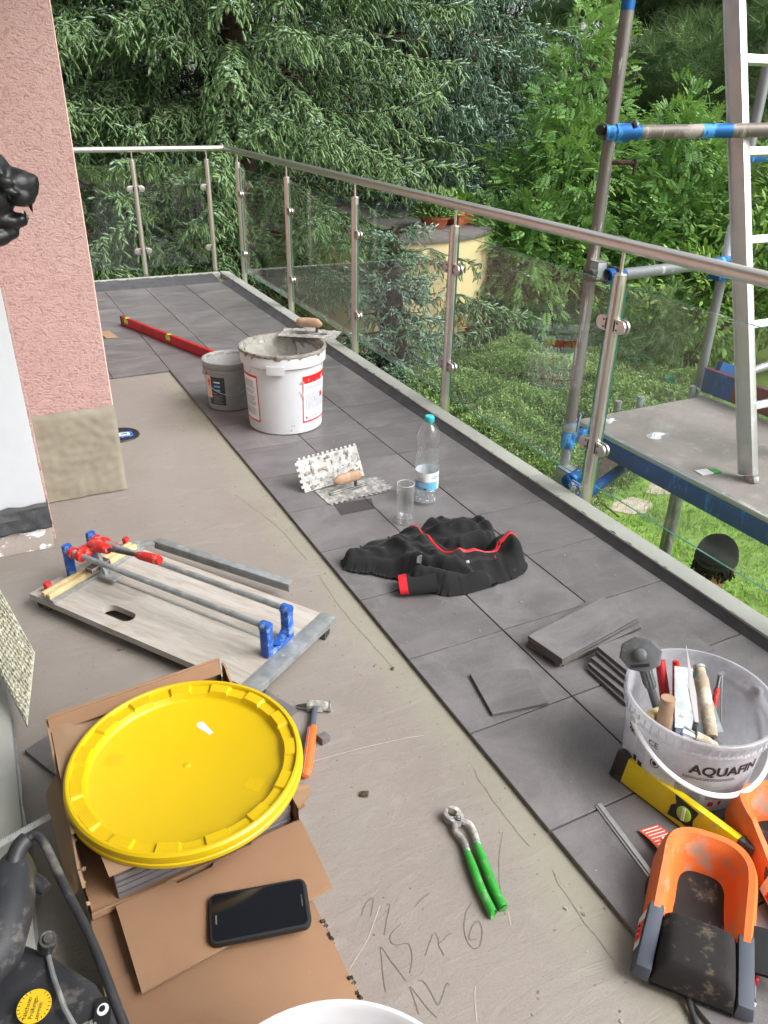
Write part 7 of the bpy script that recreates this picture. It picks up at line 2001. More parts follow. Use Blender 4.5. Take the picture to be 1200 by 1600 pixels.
rod(t, "tang", (0.338, -0.062, 0.165), (0.345, -0.05, 0.02), 0.005, "dark_steel", 8)
t = tool("wooden_handle", "short thick wooden hammer handle standing upright in the tool bucket", "tool handle", (0.285, 0.012, 0.015))
worn(t, (0.292, 0.025, 0.218), (0.283, 0.008, 0.012), [0.0150, 0.0165, 0.0165, 0.016, 0.0155, 0.015], "wood_handle")
t = tool("wooden_handle", "yellow wooden handle lying low behind the upright one in the bucket", "tool handle", (0.27, 0.05, 0.12))
worn(t, (0.262, 0.04, 0.165), (0.335, 0.06, 0.140), [0.011, 0.012, 0.012, 0.011], "pine_strip")
t = tool("glass_cutter", "thin red and steel glass cutter leaning on the bucket's far wall", "glass cutter", (0.41, -0.005, 0.13))
rod(t, "handle", (0.423, 0.012, 0.205), (0.395, -0.012, 0.160), 0.0058, "red_plastic"); rod(t, "steel_tip", (0.446, 0.030, 0.226), (0.423, 0.012, 0.205), 0.004, "dark_steel"); rod(t, "rod", (0.442, 0.023, 0.226), (0.418, -0.02, 0.140), 0.0018, "zinc", 8)
b = MB(); b.tube([Vector((0.440, 0.030, 0.224)) - t.location, Vector((0.450, 0.024, 0.229)) - t.location], 0.005, "zinc", 10); obj("cutting_wheel", b, t)
t = tool("brush", "cream bristled brush lying on top of the tools in the bucket", "brush", (0.31, -0.07, 0.15))
worn(t, (0.296, -0.052, 0.178), (0.345, -0.095, 0.150), [0.012, 0.0125, 0.011, 0.006, 0.005], "dusty_wood")
b = MB()
for k in range(60):
    u, v = rng.uniform(-1, 1), rng.uniform(-1, 1)
    p0 = Vector((0.296, -0.052, 0.178)) - t.location + Vector((0.006 * u, 0.007 * u, 0.006 * v)); b.tube([p0, p0 + Vector((-0.016 + 0.004 * u, 0.014 + 0.003 * v, 0.006 + 0.004 * v))], 0.0012, "paper", 4)
obj("bristles", b, t)

# ------------------------------------------------------------------ yellow spirit level
yl = thing("spirit_level", "short yellow spirit level leaning against the bucket of tools", "spirit level", (0.222, 0.055, 0))
d = Vector((0.276 - 0.222, -0.240 - 0.055, 0)); Ly = 0.292; d.normalize()
yl.rotation_euler = (math.radians(-14), 0, math.atan2(d.y, d.x))
b = MB(); b.box((Ly / 2, 0, 0.031), (Ly - 0.01, 0.021, 0.060), "level_yellow"); obj("body", b, yl, bevel=0.002)
for x in (0.004, Ly - 0.004):
    b = MB(); b.box((x, 0, 0.0315), (0.030, 0.024, 0.064), "black_plastic"); obj("end_cap", b, yl, bevel=0.003)
b = MB(); b.prism([(0.125, -0.026), (0.205, -0.026), (0.190, 0.0), (0.205, 0.026), (0.125, 0.026), (0.140, 0)], 0, 0.001, "black_plastic", Matrix.Translation((0, -0.0108, 0.031)) @ Matrix.Rotation(PI / 2, 4, 'X')) ; 
b = MB(); T = Matrix.Translation((0.165, -0.0106, 0.033)) @ Matrix.Rotation(PI / 2, 4, 'X')
b.prism([(-0.030, -0.024), (0.0, -0.020), (0.026, -0.022), (0.021, 0.0), (0.026, 0.022), (-0.030, 0.027), (-0.021, 0.010), (-0.030, 0.0)], 0, 0.0012, "black_plastic", T); wd = obj("window", b, yl)
b = MB(); b.lathe([(0, 0.0035), (0.012, 0.0035), (0.0155, 0.0020), (0.017, 0.0)], "lime_vial", 28, T); b.box((0, 0, 0.0042), (0.006, 0.026, 0.002), "print_white", T, (0, 0, 0.2)); obj("vial", b, wd)
# aluminium strip, paper tag, cable
b = MB(); a_ = Vector((0.132, 0.006, 0.0)); c_ = Vector((0.105, -0.215, 0.0)); T = frame(a_ - a_, c_ - a_, (1, -0.1, 0))
b.box(((c_ - a_).length / 2, 0, 0.0035), ((c_ - a_).length, 0.010, 0.007), "aluminium", T); b.box(((c_ - a_).length / 2, -0.006, 0.0015), ((c_ - a_).length, 0.006, 0.003), "aluminium", T)
tag(obj("metal_strip", b, loc=tuple(a_), bevel=0.0008), "thin aluminium profile strip on the tiles beside the orange knee pad", "metal strip")
tg = thing("care_label", "red and white printed care label sticking out beside the front knee pad", "label", (0.163, -0.115, 0.001))
b = MB()
def tagf(u, v):
    x = 0.000 + 0.047 * (u) + 0.0 * v; y = 0.034 - 0.085 * v
    return (x - 0.004 + 0.02 * v * (1 - v) - 0.014 * v, y - 0.006 * u, 0.004 + 0.012 * v + 0.003 * math.sin(3 * v))
b.grid(tagf, 6, 10, "print_orange"); obj("label_sheet", b, tg)
b = MB()
for k in range(9):
    v = 0.06 + 0.1 * k
    q = [Vector(tagf(u, v)) + Vector((0, 0, 0.0008)) for u in (0.1, 0.9 if k not in (4, 5) else 0.35)]; 
    b.tube(q, 0.0008, "print_white", 4)
q = [Vector(tagf(u, 0.46)) + Vector((0, 0, 0.001)) for u in (0.5, 0.8)]; b.tube(q, 0.0045, "print_white", 6, flat=0.2)
obj("print", b, tg)

# ------------------------------------------------------------------ knee pads: orange shells with black lining
def knee_pad(label, loc, rz_, group):
    """x across (half width .105), y from the open calf end (-) to the rounded toe (+)"""
    kp = thing("knee_pad", label, "knee pad", loc, (0, 0, rz_), group)
    HWk, TOE, HK = 0.085, 0.125, 0.092
    def U(t, off):                       # path round the shell: left arm, toe, right arm; off = distance inwards
        w = HWk - off; toe = TOE - off
        arm = 0.175
        if t < 0.33:
            k = t / 0.33; return Vector((-w * (1.0 - 0.02 * k), -0.06 + (arm - 0.075) * k, 0))
        if t > 0.67:
            k = (1 - t) / 0.33; return Vector((w * (1.0 - 0.02 * k), -0.06 + (arm - 0.075) * k, 0))
        k = (t - 0.33) / 0.34; a_ = PI - PI * k
        cx = math.copysign(abs(math.cos(a_)) ** 0.72, math.cos(a_)); sy = max(0.0, math.sin(a_)) ** 0.72
        return Vector((w * 0.98 * cx, 0.04 + (toe - 0.04) * sy, 0))
    prof = [(-0.004, 0.0), (-0.008, 0.03), (-0.002, HK * 0.82), (0.006, HK), (0.017, HK * 0.98), (0.026, HK * 0.80), (0.036, 0.035), (0.044, 0.016)]
    def sh(u, v):
        k = min(int(v * 7), 6); f = v * 7 - k
        o_ = prof[k][0] * (1 - f) + prof[k + 1][0] * f; z = prof[k][1] * (1 - f) + prof[k + 1][1] * f
        p = U(u, o_)
        taper = 0.62 + 0.38 * min(1, min(u, 1 - u) / 0.30)
        p.z = z * taper + 0.0012 * nz(p.x * 40, p.y * 40, z * 40)
        return tuple(p)
    b = MB(); b.grid(sh, 72, 21, "orange_foam"); obj("orange_shell", b, kp)
    b = MB()
    def inner(u, v):
        p = U(u, 0.040) * v + Vector((0, -0.0, 0)) * (1 - v); c = Vector((0, -0.04, 0)); q = c.lerp(U(u, 0.038), v)
        q.z = 0.016 + 0.003 * (v ** 4) + 0.002 * nz(q.x * 30, q.y * 30, 3); return tuple(q)
    b.grid(inner, 48, 8, "black_foam"); obj("inner_lining", b, kp)
    b = MB()
    b.grid(lambda u, v: tuple(U(u, -0.006) * 1.0 + Vector((0, 0, 0.0015))) if v < 0.5 else tuple(U(u, 0.05) + Vector((0, 0, 0.0015))), 48, 1, "black_rubber"); obj("sole", b, kp)
    # calf cushion with mesh cover
    b = MB()
    def cush(u, v):
        x = (-1 + 2 * u) * 0.063; y = -0.165 + 0.122 * v
        e = max(0.0, 1 - (2 * u - 1) ** 6) ** 0.5 * max(0.0, 1 - (2 * v - 1) ** 8) ** 0.5
        z = 0.012 + (0.052 + 0.012 * (1 - v)) * e
        z += 0.0009 * (math.sin(x * 1700) * math.sin(y * 1700)) * e
        return (x * (1 + 0.03 * (1 - v)), y, z)
    b.grid(cush, 96, 96, "black_foam"); b.grid(lambda u, v: (cush(u, v)[0], cush(u, v)[1], 0.002), 4, 4, "black_rubber"); obj("mesh_cushion", b, kp)
    for s in (-1, 1):
        b = MB()
        b.add([(s * 0.066, -0.165, 0.003), (s * 0.098, -0.162, 0.003), (s * 0.094, -0.045, 0.003), (s * 0.060, -0.045, 0.003), (s * 0.066, -0.165, 0.040), (s * 0.092, -0.162, 0.036), (s * 0.085, -0.045, 0.062), (s * 0.060, -0.045, 0.058)],
              [(0, 1, 2, 3), (7, 6, 5, 4), (0, 4, 5, 1), (1, 5, 6, 2), (2, 6, 7, 3), (3, 7, 4, 0)], "slate_foam"); sd_ = obj("side_pad", b, kp, bevel=0.006)
        b = MB(); b.add([(s * 0.0977, -0.125, 0.014), (s * 0.0965, -0.062, 0.018), (s * 0.0884, -0.062, 0.052), (s * 0.0922, -0.125, 0.037)], [(0, 1, 2, 3)], "print_white")
        b.add([(s * 0.0985, -0.113, 0.017), (s * 0.0975, -0.080, 0.021), (s * 0.0900, -0.080, 0.049), (s * 0.0930, -0.113, 0.040)], [(0, 1, 2, 3)], "print_orange")
        for q in range(3): b.box((s * 0.0935, -0.106 + 0.010 * q, 0.031), (0.007, 0.005, 0.012), "print_red")
        obj("side_label", b, sd_)
    return kp
kg = "orange knee pads at the bottom right"
k1 = knee_pad("front orange knee pad, lining up, with black mesh cushion toward the bare floor", (0.124, -0.270, 0.0005), -0.885, kg)
k2 = knee_pad("rear orange knee pad at the right edge, partly behind the front one", (0.372, -0.262, 0.0005), -0.35, kg)
# straps of the knee pads
b = MB(); D = [(0.116, -0.375, 0.03), (0.128, -0.395, 0.055), (0.112, -0.425, 0.058), (0.085, -0.425, 0.03)]
b.grid(lambda u, v: (0.150 + 0.055 * u - 0.058 * v, -0.345 - 0.065 * u - 0.045 * v, 0.062 + 0.006 * math.sin(3 * u) - 0.02 * v), 10, 6, "strap_webbing"); b.grid(lambda u, v: (0.150 + 0.055 * u - 0.058 * v, -0.345 - 0.065 * u - 0.045 * v, 0.056 + 0.006 * math.sin(3 * u) - 0.02 * v), 10, 6, "strap_webbing")
tag(obj("elastic_strap", b), "wide black elastic strap folded over beside the front knee pad", "strap")
st = thing("striped_strap", "white and black striped strap end on the tiles below the knee pads", "strap", (0.083, -0.405, 0.0))
b = MB(); b.box((0, 0, 0.008), (0.030, 0.042, 0.014), "print_white", rot=(0, 0, -0.5)); obj("strap_end", b, st, bevel=0.003)
b = MB()
for k in range(6): b.box((-0.012 * math.cos(-0.5) + k * 0.005 * math.cos(-0.5), -0.012 * math.sin(-0.5) + k * 0.005 * math.sin(-0.5), 0.0154), (0.0014, 0.041, 0.0008), "print_black", rot=(0, 0, -0.5))
obj("stripe", b, st)
b = MB(); b.tube(dense3([(0.122, -0.170, 0.006), (0.100, -0.176, 0.006), (0.078, -0.192, 0.006), (0.060, -0.215, 0.006), (0.052, -0.235, 0.006), (0.050, -0.262, 0.006), (0.034, -0.305, 0.0055), (0.012, -0.348, 0.006), (0.000, -0.368, 0.004), (-0.010, -0.390, -0.004), (-0.020, -0.42, -0.006), (-0.022, -0.47, -0.006)], 6), 0.0048, "black_rubber", 12)
tag(obj("black_cord", b), "black rubber cord looping out from under the front knee pad", "cord")

# ------------------------------------------------------------------ black lion head on the white wall end
lion = thing("lion_head", "glossy black lion head sculpture mounted on the white wall end", "sculpture", (-0.803, 1.625, 1.075))
lion.scale = (1.18, 1.18, 1.18)
Lp = []
def E_(c, r, rot=(0, 0, 0)): Lp.append((c, r, rot))
E_((-0.02, -0.085, 0.055), (0.085, 0.075, 0.075)); E_((-0.04, -0.06, -0.01), (0.085, 0.07, 0.10)); E_((-0.05, -0.04, 0.0), (0.11, 0.045, 0.13))
E_((0.045, -0.085, 0.045), (0.055, 0.048, 0.048)); E_((0.095, -0.085, 0.022), (0.052, 0.040, 0.034), (0, 0.15, 0)); E_((0.128, -0.085, 0.022), (0.022, 0.026, 0.022)); E_((0.138, -0.085, 0.030), (0.012, 0.018, 0.010))
E_((0.112, -0.085, -0.005), (0.026, 0.036, 0.022)); E_((0.104, -0.112, -0.004), (0.024, 0.014, 0.020)); E_((0.104, -0.058, -0.004), (0.024, 0.014, 0.020))
E_((0.058, -0.085, -0.050), (0.056, 0.028, 0.018), (0, 0.16, 0)); E_((0.096, -0.085, -0.050), (0.018, 0.024, 0.013)); E_((0.020, -0.085, -0.045), (0.035, 0.04, 0.04))
E_((0.055, -0.115, 0.070), (0.028, 0.013, 0.012), (0, 0.5, 0)); E_((0.055, -0.055, 0.070), (0.028, 0.013, 0.012), (0, 0.5, 0)); E_((0.03, -0.125, 0.02), (0.035, 0.015, 0.022), (0, 0.4, 0))
E_((-0.02, -0.145, 0.115), (0.020, 0.012, 0.024)); E_((-0.02, -0.03, 0.115), (0.020, 0.012, 0.024))
for y, sg in ((-0.125, -1), (-0.045, 1)):
    E_((0.078, y + .012 * -sg * -1, 0.030), (0.020, 0.010, 0.012), (0, 0.3, 0)); E_((0.050, y, 0.000), (0.030, 0.012, 0.024), (0, 0.5, 0)); E_((0.020, y, -0.030), (0.030, 0.014, 0.020)); E_((0.086, y + .02 * -sg * -1 * .5, 0.010), (0.020, 0.010, 0.007), (0, 0.25, 0)); E_((0.070, y, 0.052), (0.016, 0.010, 0.008), (0, 0.6, 0))
E_((0.030, -0.085, -0.018), (0.062, 0.036, 0.040)); E_((0.066, -0.085, 0.078), (0.030, 0.020, 0.012), (0, 0.55, 0)); E_((0.030, -0.085, 0.105), (0.04, 0.05, 0.022), (0, 0.3, 0)); E_((0.070, -0.085, -0.078), (0.022, 0.020, 0.016)); E_((0.040, -0.085, -0.085), (0.035, 0.03, 0.022)); E_((0.132, -0.085, 0.008), (0.014, 0.026, 0.016))
rs = np.random.default_rng(2)
for k in range(46):
    a_ = 2 * PI * k / 46 * 1.0
    E_((-0.055 + 0.03 * math.cos(a_ * 3), -0.075 + 0.065 * math.cos(a_), 0.015 + 0.105 * math.sin(a_)), (0.016, 0.020, 0.034), (0.4 * rs.normal(), 0.4 * rs.normal(), rs.uniform(0, 3)))
blob("head", Lp, 0.0042, "lion_black", lion, 3)
b = MB()
for y in (-0.100, -0.070):
    for x in (0.122,):
        b.tube([(x, y, -0.016), (x + 0.002, y, -0.036)], [0.0055, 0.001], "lion_black", 8); b.tube([(x - 0.012, y, -0.05), (x - 0.012, y, -0.036)], [0.005, 0.001], "lion_black", 8)
obj("fang", b, lion)
b = MB()
for y in (-0.118, -0.052):
    b.grid(lambda u, v: (0.066 + 0.009 * math.sin(PI * v) * math.cos(2 * PI * u), y + 0.007 * math.sin(PI * v) * math.sin(2 * PI * u), 0.058 + 0.007 * math.cos(PI * v)), 12, 8, "lion_black", wrap=True)
obj("eye", b, lion)

# ------------------------------------------------------------------ the man below, seen over the kerb
def skin_body(name, joints, edges, key, parent, sub=2, T=None):
    me = bpy.data.meshes.new(name)
    me.from_pydata([j[0] for j in joints], edges, [])
    o = bpy.data.objects.new(name, me); COL.objects.link(o)
    m = o.modifiers.new("skin", 'SKIN')
    for v, j in zip(me.skin_vertices[0].data, joints):
        v.radius = (j[1], j[2] if len(j) > 2 else j[1])
    me.skin_vertices[0].data[0].use_root = True
    s = o.modifiers.new("sub", 'SUBSURF'); s.levels = sub; s.render_levels = sub
    dg = bpy.context.evaluated_depsgraph_get()
    m2 = bpy.data.meshes.new_from_object(o.evaluated_get(dg))
    o.modifiers.clear(); o.data = m2; m2.name = name
    m2.materials.clear(); m2.materials.append(M[key])
    m2.polygons.foreach_set("use_smooth", [True] * len(m2.polygons))
    o.parent = parent
    return o
man = thing("person", "man in a dark baseball cap standing on the lawn below the balcony, seen from behind", "person", (1.80, 1.10, GZ), (0, 0, 0.52))
# local: faces +x
J = [((0, 0, 0.93), .105, .14), ((0, 0, 1.10), .10, .135), ((0.0, 0, 1.30), .11, .165), ((0.0, 0, 1.43), .085, .15), ((0.0, 0, 1.50), .056), ((0.018, 0, 1.555), .056), ((0.02, 0, 1.64), .082, .072), ((0.015, 0, 1.715), .055),
     ((0, .19, 1.42), .055), ((0.02, .23, 1.17), .044), ((0.18, .22, 0.99), .034), ((0.25, .21, 0.95), .038),
     ((0, -.19, 1.42), .055), ((0.02, -.23, 1.17), .044), ((0.18, -.22, 0.99), .034), ((0.25, -.21, 0.95), .038),
     ((0, .10, 0.86), .09), ((0.02, .11, 0.48), .062), ((-0.01, .11, 0.09), .042), ((0.13, .12, 0.035), .035),
     ((0, -.10, 0.86), .09), ((0.02, -.11, 0.48), .062), ((-0.01, -.11, 0.09), .042), ((0.13, -.12, 0.035), .035)]
Ed = [(0, 1), (1, 2), (2, 3), (3, 4), (4, 5), (5, 6), (6, 7), (3, 8), (8, 9), (9, 10), (10, 11), (3, 12), (12, 13), (13, 14), (14, 15), (0, 16), (16, 17), (17, 18), (18, 19), (0, 20), (20, 21), (21, 22), (22, 23)]
for s in (1, -1):                                    # five fingers and thumb side on each hand
    w = 11 if s == 1 else 15
    for k, (dy, l) in enumerate(((-0.028, .065), (-0.010, .078), (0.008, .072), (0.026, .055))):
        i = len(J); y = .21 * s + dy
        J += [((0.30, y, 0.945), .0095), ((0.30 + l * .55, y, 0.925), .0085), ((0.30 + l * .8, y, 0.90), .007)]
        Ed += [(w, i), (i, i + 1), (i + 1, i + 2)]
    i = len(J); J += [((0.265, (.21 - .045) * s, 0.955), .011), ((0.30, (.21 - .062) * s, 0.945), .009)]; Ed += [(w, i), (i, i + 1)]
body = skin_body("body", J, Ed, "skin", man)
hp_ = [((0.01, 0, 1.655), (0.098, 0.077, 0.105), (0, 0, 0)), ((0.045, 0, 1.60), (0.062, 0.058, 0.075), (0, 0, 0)), ((0.01, .079, 1.625), (0.019, .010, .031), (0, 0, 0)), ((0.01, -.079, 1.625), (0.019, .010, .031), (0, 0, 0)), ((0.108, 0, 1.615), (.016, .013, .022), (0, 0, 0)), ((0.088, 0, 1.575), (.02, .024, .010), (0, 0, 0)), ((-0.02, 0, 1.53), (0.055, .056, .07), (0, 0, 0)), ((0.086, .03, 1.645), (.014, .016, .011), (0, 0, 0)), ((0.086, -.03, 1.645), (.014, .016, .011), (0, 0, 0))]
hd = blob("head", hp_, 0.006, "skin", body, 4)
b = MB()
b.grid(lambda u, v: ((0.006 - 0.006 * v + (0.102 + 0.002 * nz(u * 30, v * 3)) * math.cos(A(62) + A(236) * u) * (1 - 0.28 * v ** 2) - 0.004 , (0.083) * math.sin(A(62) + A(236) * u) * (1 - 0.22 * v ** 2), 1.690 - 0.066 * v * (0.45 + 0.55 * math.sin(PI * u)) + 0.006 * nz(u * 40, v))), 60, 8, "hair")
hr = obj("hair", b, man)
b = MB(); rs = np.random.default_rng(4)
for k in range(90):
    u = rs.uniform(0.12, 0.88); a_ = A(62) + A(236) * u; z0 = 1.648 + rs.uniform(-.03, .02)
    p0 = Vector((0.002 + 0.094 * math.cos(a_), 0.079 * math.sin(a_), z0)); b.tube([p0, p0 + Vector((-0.006 * rs.uniform(), rs.normal() * 0.008, -0.02)), p0 + Vector((0.004, rs.normal() * 0.012, -0.026 * rs.uniform(.6, 1)))], [0.005, 0.004, 0.0008], "hair", 4)
obj("neck_hair", b, hr)
cp = bpy.data.objects.new("baseball_cap", None); COL.objects.link(cp); cp.parent = man
def capf(u, v):
    a_ = 2 * PI * u; ph_ = v * PI / 2
    r = 1 + 0.012 * (abs(math.sin(3 * a_)) ** 12 * -1) * math.sin(ph_ * 2)
    return (0.008 + 0.108 * math.cos(a_) * math.cos(ph_) ** 0.8 * r, 0.088 * math.sin(a_) * math.cos(ph_) ** 0.8 * r, 1.674 + 0.098 * math.sin(ph_) * r - 0.012 * math.cos(a_) * (1 - v) * -1 * 0.3)
b = MB(); b.grid(capf, 60, 16, "cap_cloth", wrap=True); obj("crown", b, cp)
b = MB(); b.lathe([(0, 1.775), (0.008, 1.773), (0.009, 1.769)], "cap_cloth", 14, Matrix.Translation((0.008, 0, 0))); obj("button", b, cp)
b = MB(); b.grid(lambda u, v: (0.07 + 0.115 * v * (1 - 0.35 * abs(2 * u - 1) ** 2) + 0.03 * (1 - abs(2 * u - 1) ** 2) * (1 - v), (2 * u - 1) * 0.082 * (1 - 0.12 * v), 1.677 - 0.012 * v - 0.02 * abs(2 * u - 1) ** 2), 20, 6, "cap_cloth"); obj("peak", b, cp)
b = MB(); b.grid(lambda u, v: (0.008 + 0.109 * math.cos(2 * PI * u), 0.089 * math.sin(2 * PI * u), 1.668 + 0.012 * v + 0.004 * math.cos(2 * PI * u)), 60, 1, "cap_cloth", wrap=True); obj("sweat_band", b, cp)
JS = [((0, 0, 0.95), .125, .155), ((0, 0, 1.10), .118, .150), ((0, 0, 1.30), .128, .180), ((-0.005, 0, 1.425), .095, .16), ((-0.005, 0, 1.465), .066), ((0, .195, 1.41), .070), ((0.01, .225, 1.24), .062), ((0, -.195, 1.41), .070), ((0.01, -.225, 1.24), .062)]
skin_body("tee_shirt", JS, [(0, 1), (1, 2), (2, 3), (3, 4), (3, 5), (5, 6), (3, 7), (7, 8)], "white_cloth", man)
JT = [((0, 0, 0.97), .125, .155), ((0, 0, 0.90), .125, .16), ((0, .10, 0.84), .104), ((0.02, .11, 0.48), .078), ((-0.01, .11, 0.10), .068), ((0, -.10, 0.84), .104), ((0.02, -.11, 0.48), .078), ((-0.01, -.11, 0.10), .068)]
skin_body("trousers", JT, [(0, 1), (1, 2), (2, 3), (3, 4), (1, 5), (5, 6), (6, 7)], "blue_cloth", man)
for s in (1, -1):
    b = MB(); b.grid(lambda u, v: (0.05 + 0.14 * (2 * v - 1) , .115 * s + 0.048 * math.cos(PI * u) * (1 - (2 * v - 1) ** 6) ** 0.5, 0.002 + (0.09 - 0.045 * v) * math.sin(PI * u) * (1 - (2 * v - 1) ** 6) ** 0.5), 16, 14, "black_rubber"); obj("shoe", b, man)

# ------------------------------------------------------------------ the garden
mb = MB()
mb.add([(-60, -60, GZ), (90, -60, GZ), (90, 110, GZ), (-60, 110, GZ)], [(0, 1, 2, 3)], "lawn_ground")
struct("lawn", mb, smooth=False)
mb = MB(); mb.prism([(5.9, 8.2), (6.6, 8.6), (8.6, 11.6), (8.0, 12.6), (6.9, 11.4), (5.75, 9.2)], GZ - 0.02, GZ + 0.004, "soil"); bed = struct("garden_bed", mb, smooth=False)
path = bpy.data.objects.new("flagstone_path", None); COL.objects.link(path); path['kind'] = 'structure'
rs = np.random.default_rng(21)
for i in range(5):
    for j in range(5):
        cx, cy = 6.15 + 0.42 * i + 0.22 * j + rs.uniform(-.05, .05), 9.25 + 0.26 * i + 0.50 * j * 1.0 + rs.uniform(-.05, .05)
        pts = [(0.27 * rs.uniform(.8, 1.0) * math.cos(a + rs.uniform(-.2, .2)), 0.25 * rs.uniform(.8, 1.0) * math.sin(a + rs.uniform(-.2, .2))) for a in [2 * PI * k / 6 for k in range(6)]]
        b = MB(); b.prism(pts, 0, 0.03, "flagstone"); obj("flagstone", b, path, bevel=0.006, loc=(cx, cy, GZ + 0.002))
for i, (x, y) in enumerate(((4.35, 3.98), (4.95, 4.15))):
    b = MB(); b.prism([(0.26 * rs.uniform(.7, 1.1) * math.cos(a), 0.17 * rs.uniform(.7, 1.1) * math.sin(a)) for a in [2 * PI * k / 12 for k in range(12)]], 0, 0.005, "gravel"); struct("bare_patch", b, loc=(x, y, GZ + 0.003))

# neighbour's curved yellow wall with a dark coping
yw = thing("garden_wall", "curved yellow rendered terrace wall with dark coping and flower pots on top", "wall", (4.25, 9.54, GZ))
def arc(r, a): return (0.0 + r * math.cos(a), 0.0 + r * math.sin(a))
b = MB(); R0 = 1.65
an = [A(-205) + A(225) * k / 60 for k in range(61)]
out = [arc(R0, a) for a in an]
b.prism(out + [(R0 * .5, 3.0), (-R0, 3.0)], 0, 1.86, "yellow_render"); obj("rendered_wall", b, yw)
b = MB(); b.prism([arc(R0 + .04, a) for a in an] + [(R0 * .5, 3.05), (-R0 - .04, 3.05)], 1.86, 1.93, "wall_cap"); obj("coping", b, yw, bevel=0.01)
b = MB(); b.prism([arc(R0 + .012, a) for a in an] + [(R0 * .5, 3.02), (-R0 - .012, 3.02)], 0, 0.10, "wall_cap"); obj("plinth", b, yw)

# ------------------------------------------------------------------ foliage machinery (numpy, one mesh per crown)
def frames(d, roll=None):
    d = d / np.linalg.norm(d, axis=1, keepdims=True)
    up = np.tile(np.array([0, 0, 1.0]), (len(d), 1)); up[np.abs(d[:, 2]) > 0.95] = (1, 0, 0)
    s = np.cross(d, up); s /= np.linalg.norm(s, axis=1, keepdims=True)
    n = np.cross(s, d)
    if roll is not None:
        c, w = np.cos(roll)[:, None], np.sin(roll)[:, None]
        s, n = s * c + n * w, -s * w + n * c
    return np.stack([d, s, n], axis=2)              # columns: along, side, normal

def scatter(name, tv, tf, R, P, tint, key, parent=None, vt=None, kind=None, smooth=False):
    tv = np.asarray(tv, float); tf = np.asarray(tf, int)
    k, nv = len(P), len(tv)
    V = np.einsum('kij,vj->kvi', R, tv) + P[:, None, :]
    F = tf[None] + (np.arange(k) * nv)[:, None, None]
    me = bpy.data.meshes.new(name)
    me.vertices.add(k * nv); me.vertices.foreach_set("co", V.reshape(-1).astype(np.float32))
    nf = k * len(tf)
    me.loops.add(nf * 3); me.polygons.add(nf)
    me.loops.foreach_set("vertex_index", F.reshape(-1).astype(np.int32))
    me.polygons.foreach_set("loop_start", (np.arange(nf) * 3).astype(np.int32))
    me.polygons.foreach_set("loop_total", np.full(nf, 3, np.int32))
    at = me.attributes.new("tint", 'FLOAT', 'POINT')
    T_ = np.repeat(tint[:, None], nv, 1)
    if vt is not None: T_ = T_ + np.asarray(vt)[None]
    at.data.foreach_set("value", np.clip(T_, 0, 1).reshape(-1).astype(np.float32))
    me.materials.append(M[key])
    me.update(calc_edges=True)
    o = bpy.data.objects.new(name, me); COL.objects.link(o)
    if parent is not None: o.parent = parent
    if kind: o['kind'] = kind
    return o

# a conifer shoot: a slim core set round with needles
def shoot_template(nn=11, L=1.0, W=0.30, seed=0):
    r = np.random.default_rng(seed); v, f, t = [], [], []
    for a in range(3):
        q = 2 * PI * a / 3; v.append((0.0, 0.085 * math.cos(q), 0.085 * math.sin(q))); t.append(-0.12)
    for a in range(3):
        q = 2 * PI * a / 3; v.append((0.62, 0.135 * math.cos(q), 0.135 * math.sin(q))); t.append(0.0)
    v.append((L, 0, 0)); t.append(0.12)
    for a in range(3):
        c = (a + 1) % 3; f += [(a, c, 3 + c), (a, 3 + c, 3 + a), (3 + a, 3 + c, 6)]
    for k in range(nn):
        x = 0.04 + 0.86 * (k + .5) / nn; q = k * 2.4 + r.uniform(-.3, .3)
        n = np.array([0, math.cos(q), math.sin(q)]); s = np.array([0, -math.sin(q), math.cos(q)])
        w = 0.034; l = W * (1 - 0.35 * x)
        i = len(v)
        v += [tuple(np.array([x, 0, 0]) - np.array([w, 0, 0])), tuple(np.array([x + w, 0, 0])), tuple(np.array([x + 0.26, 0, 0]) + n * l)]
        t += [-0.06, -0.06, 0.1]; f.append((i, i + 1, i + 2))
    return np.array(v), np.array(f), np.array(t)
SH = shoot_template(5, 1.0, 0.27)
SHF = shoot_template(7, 1.0, 0.28, 3)

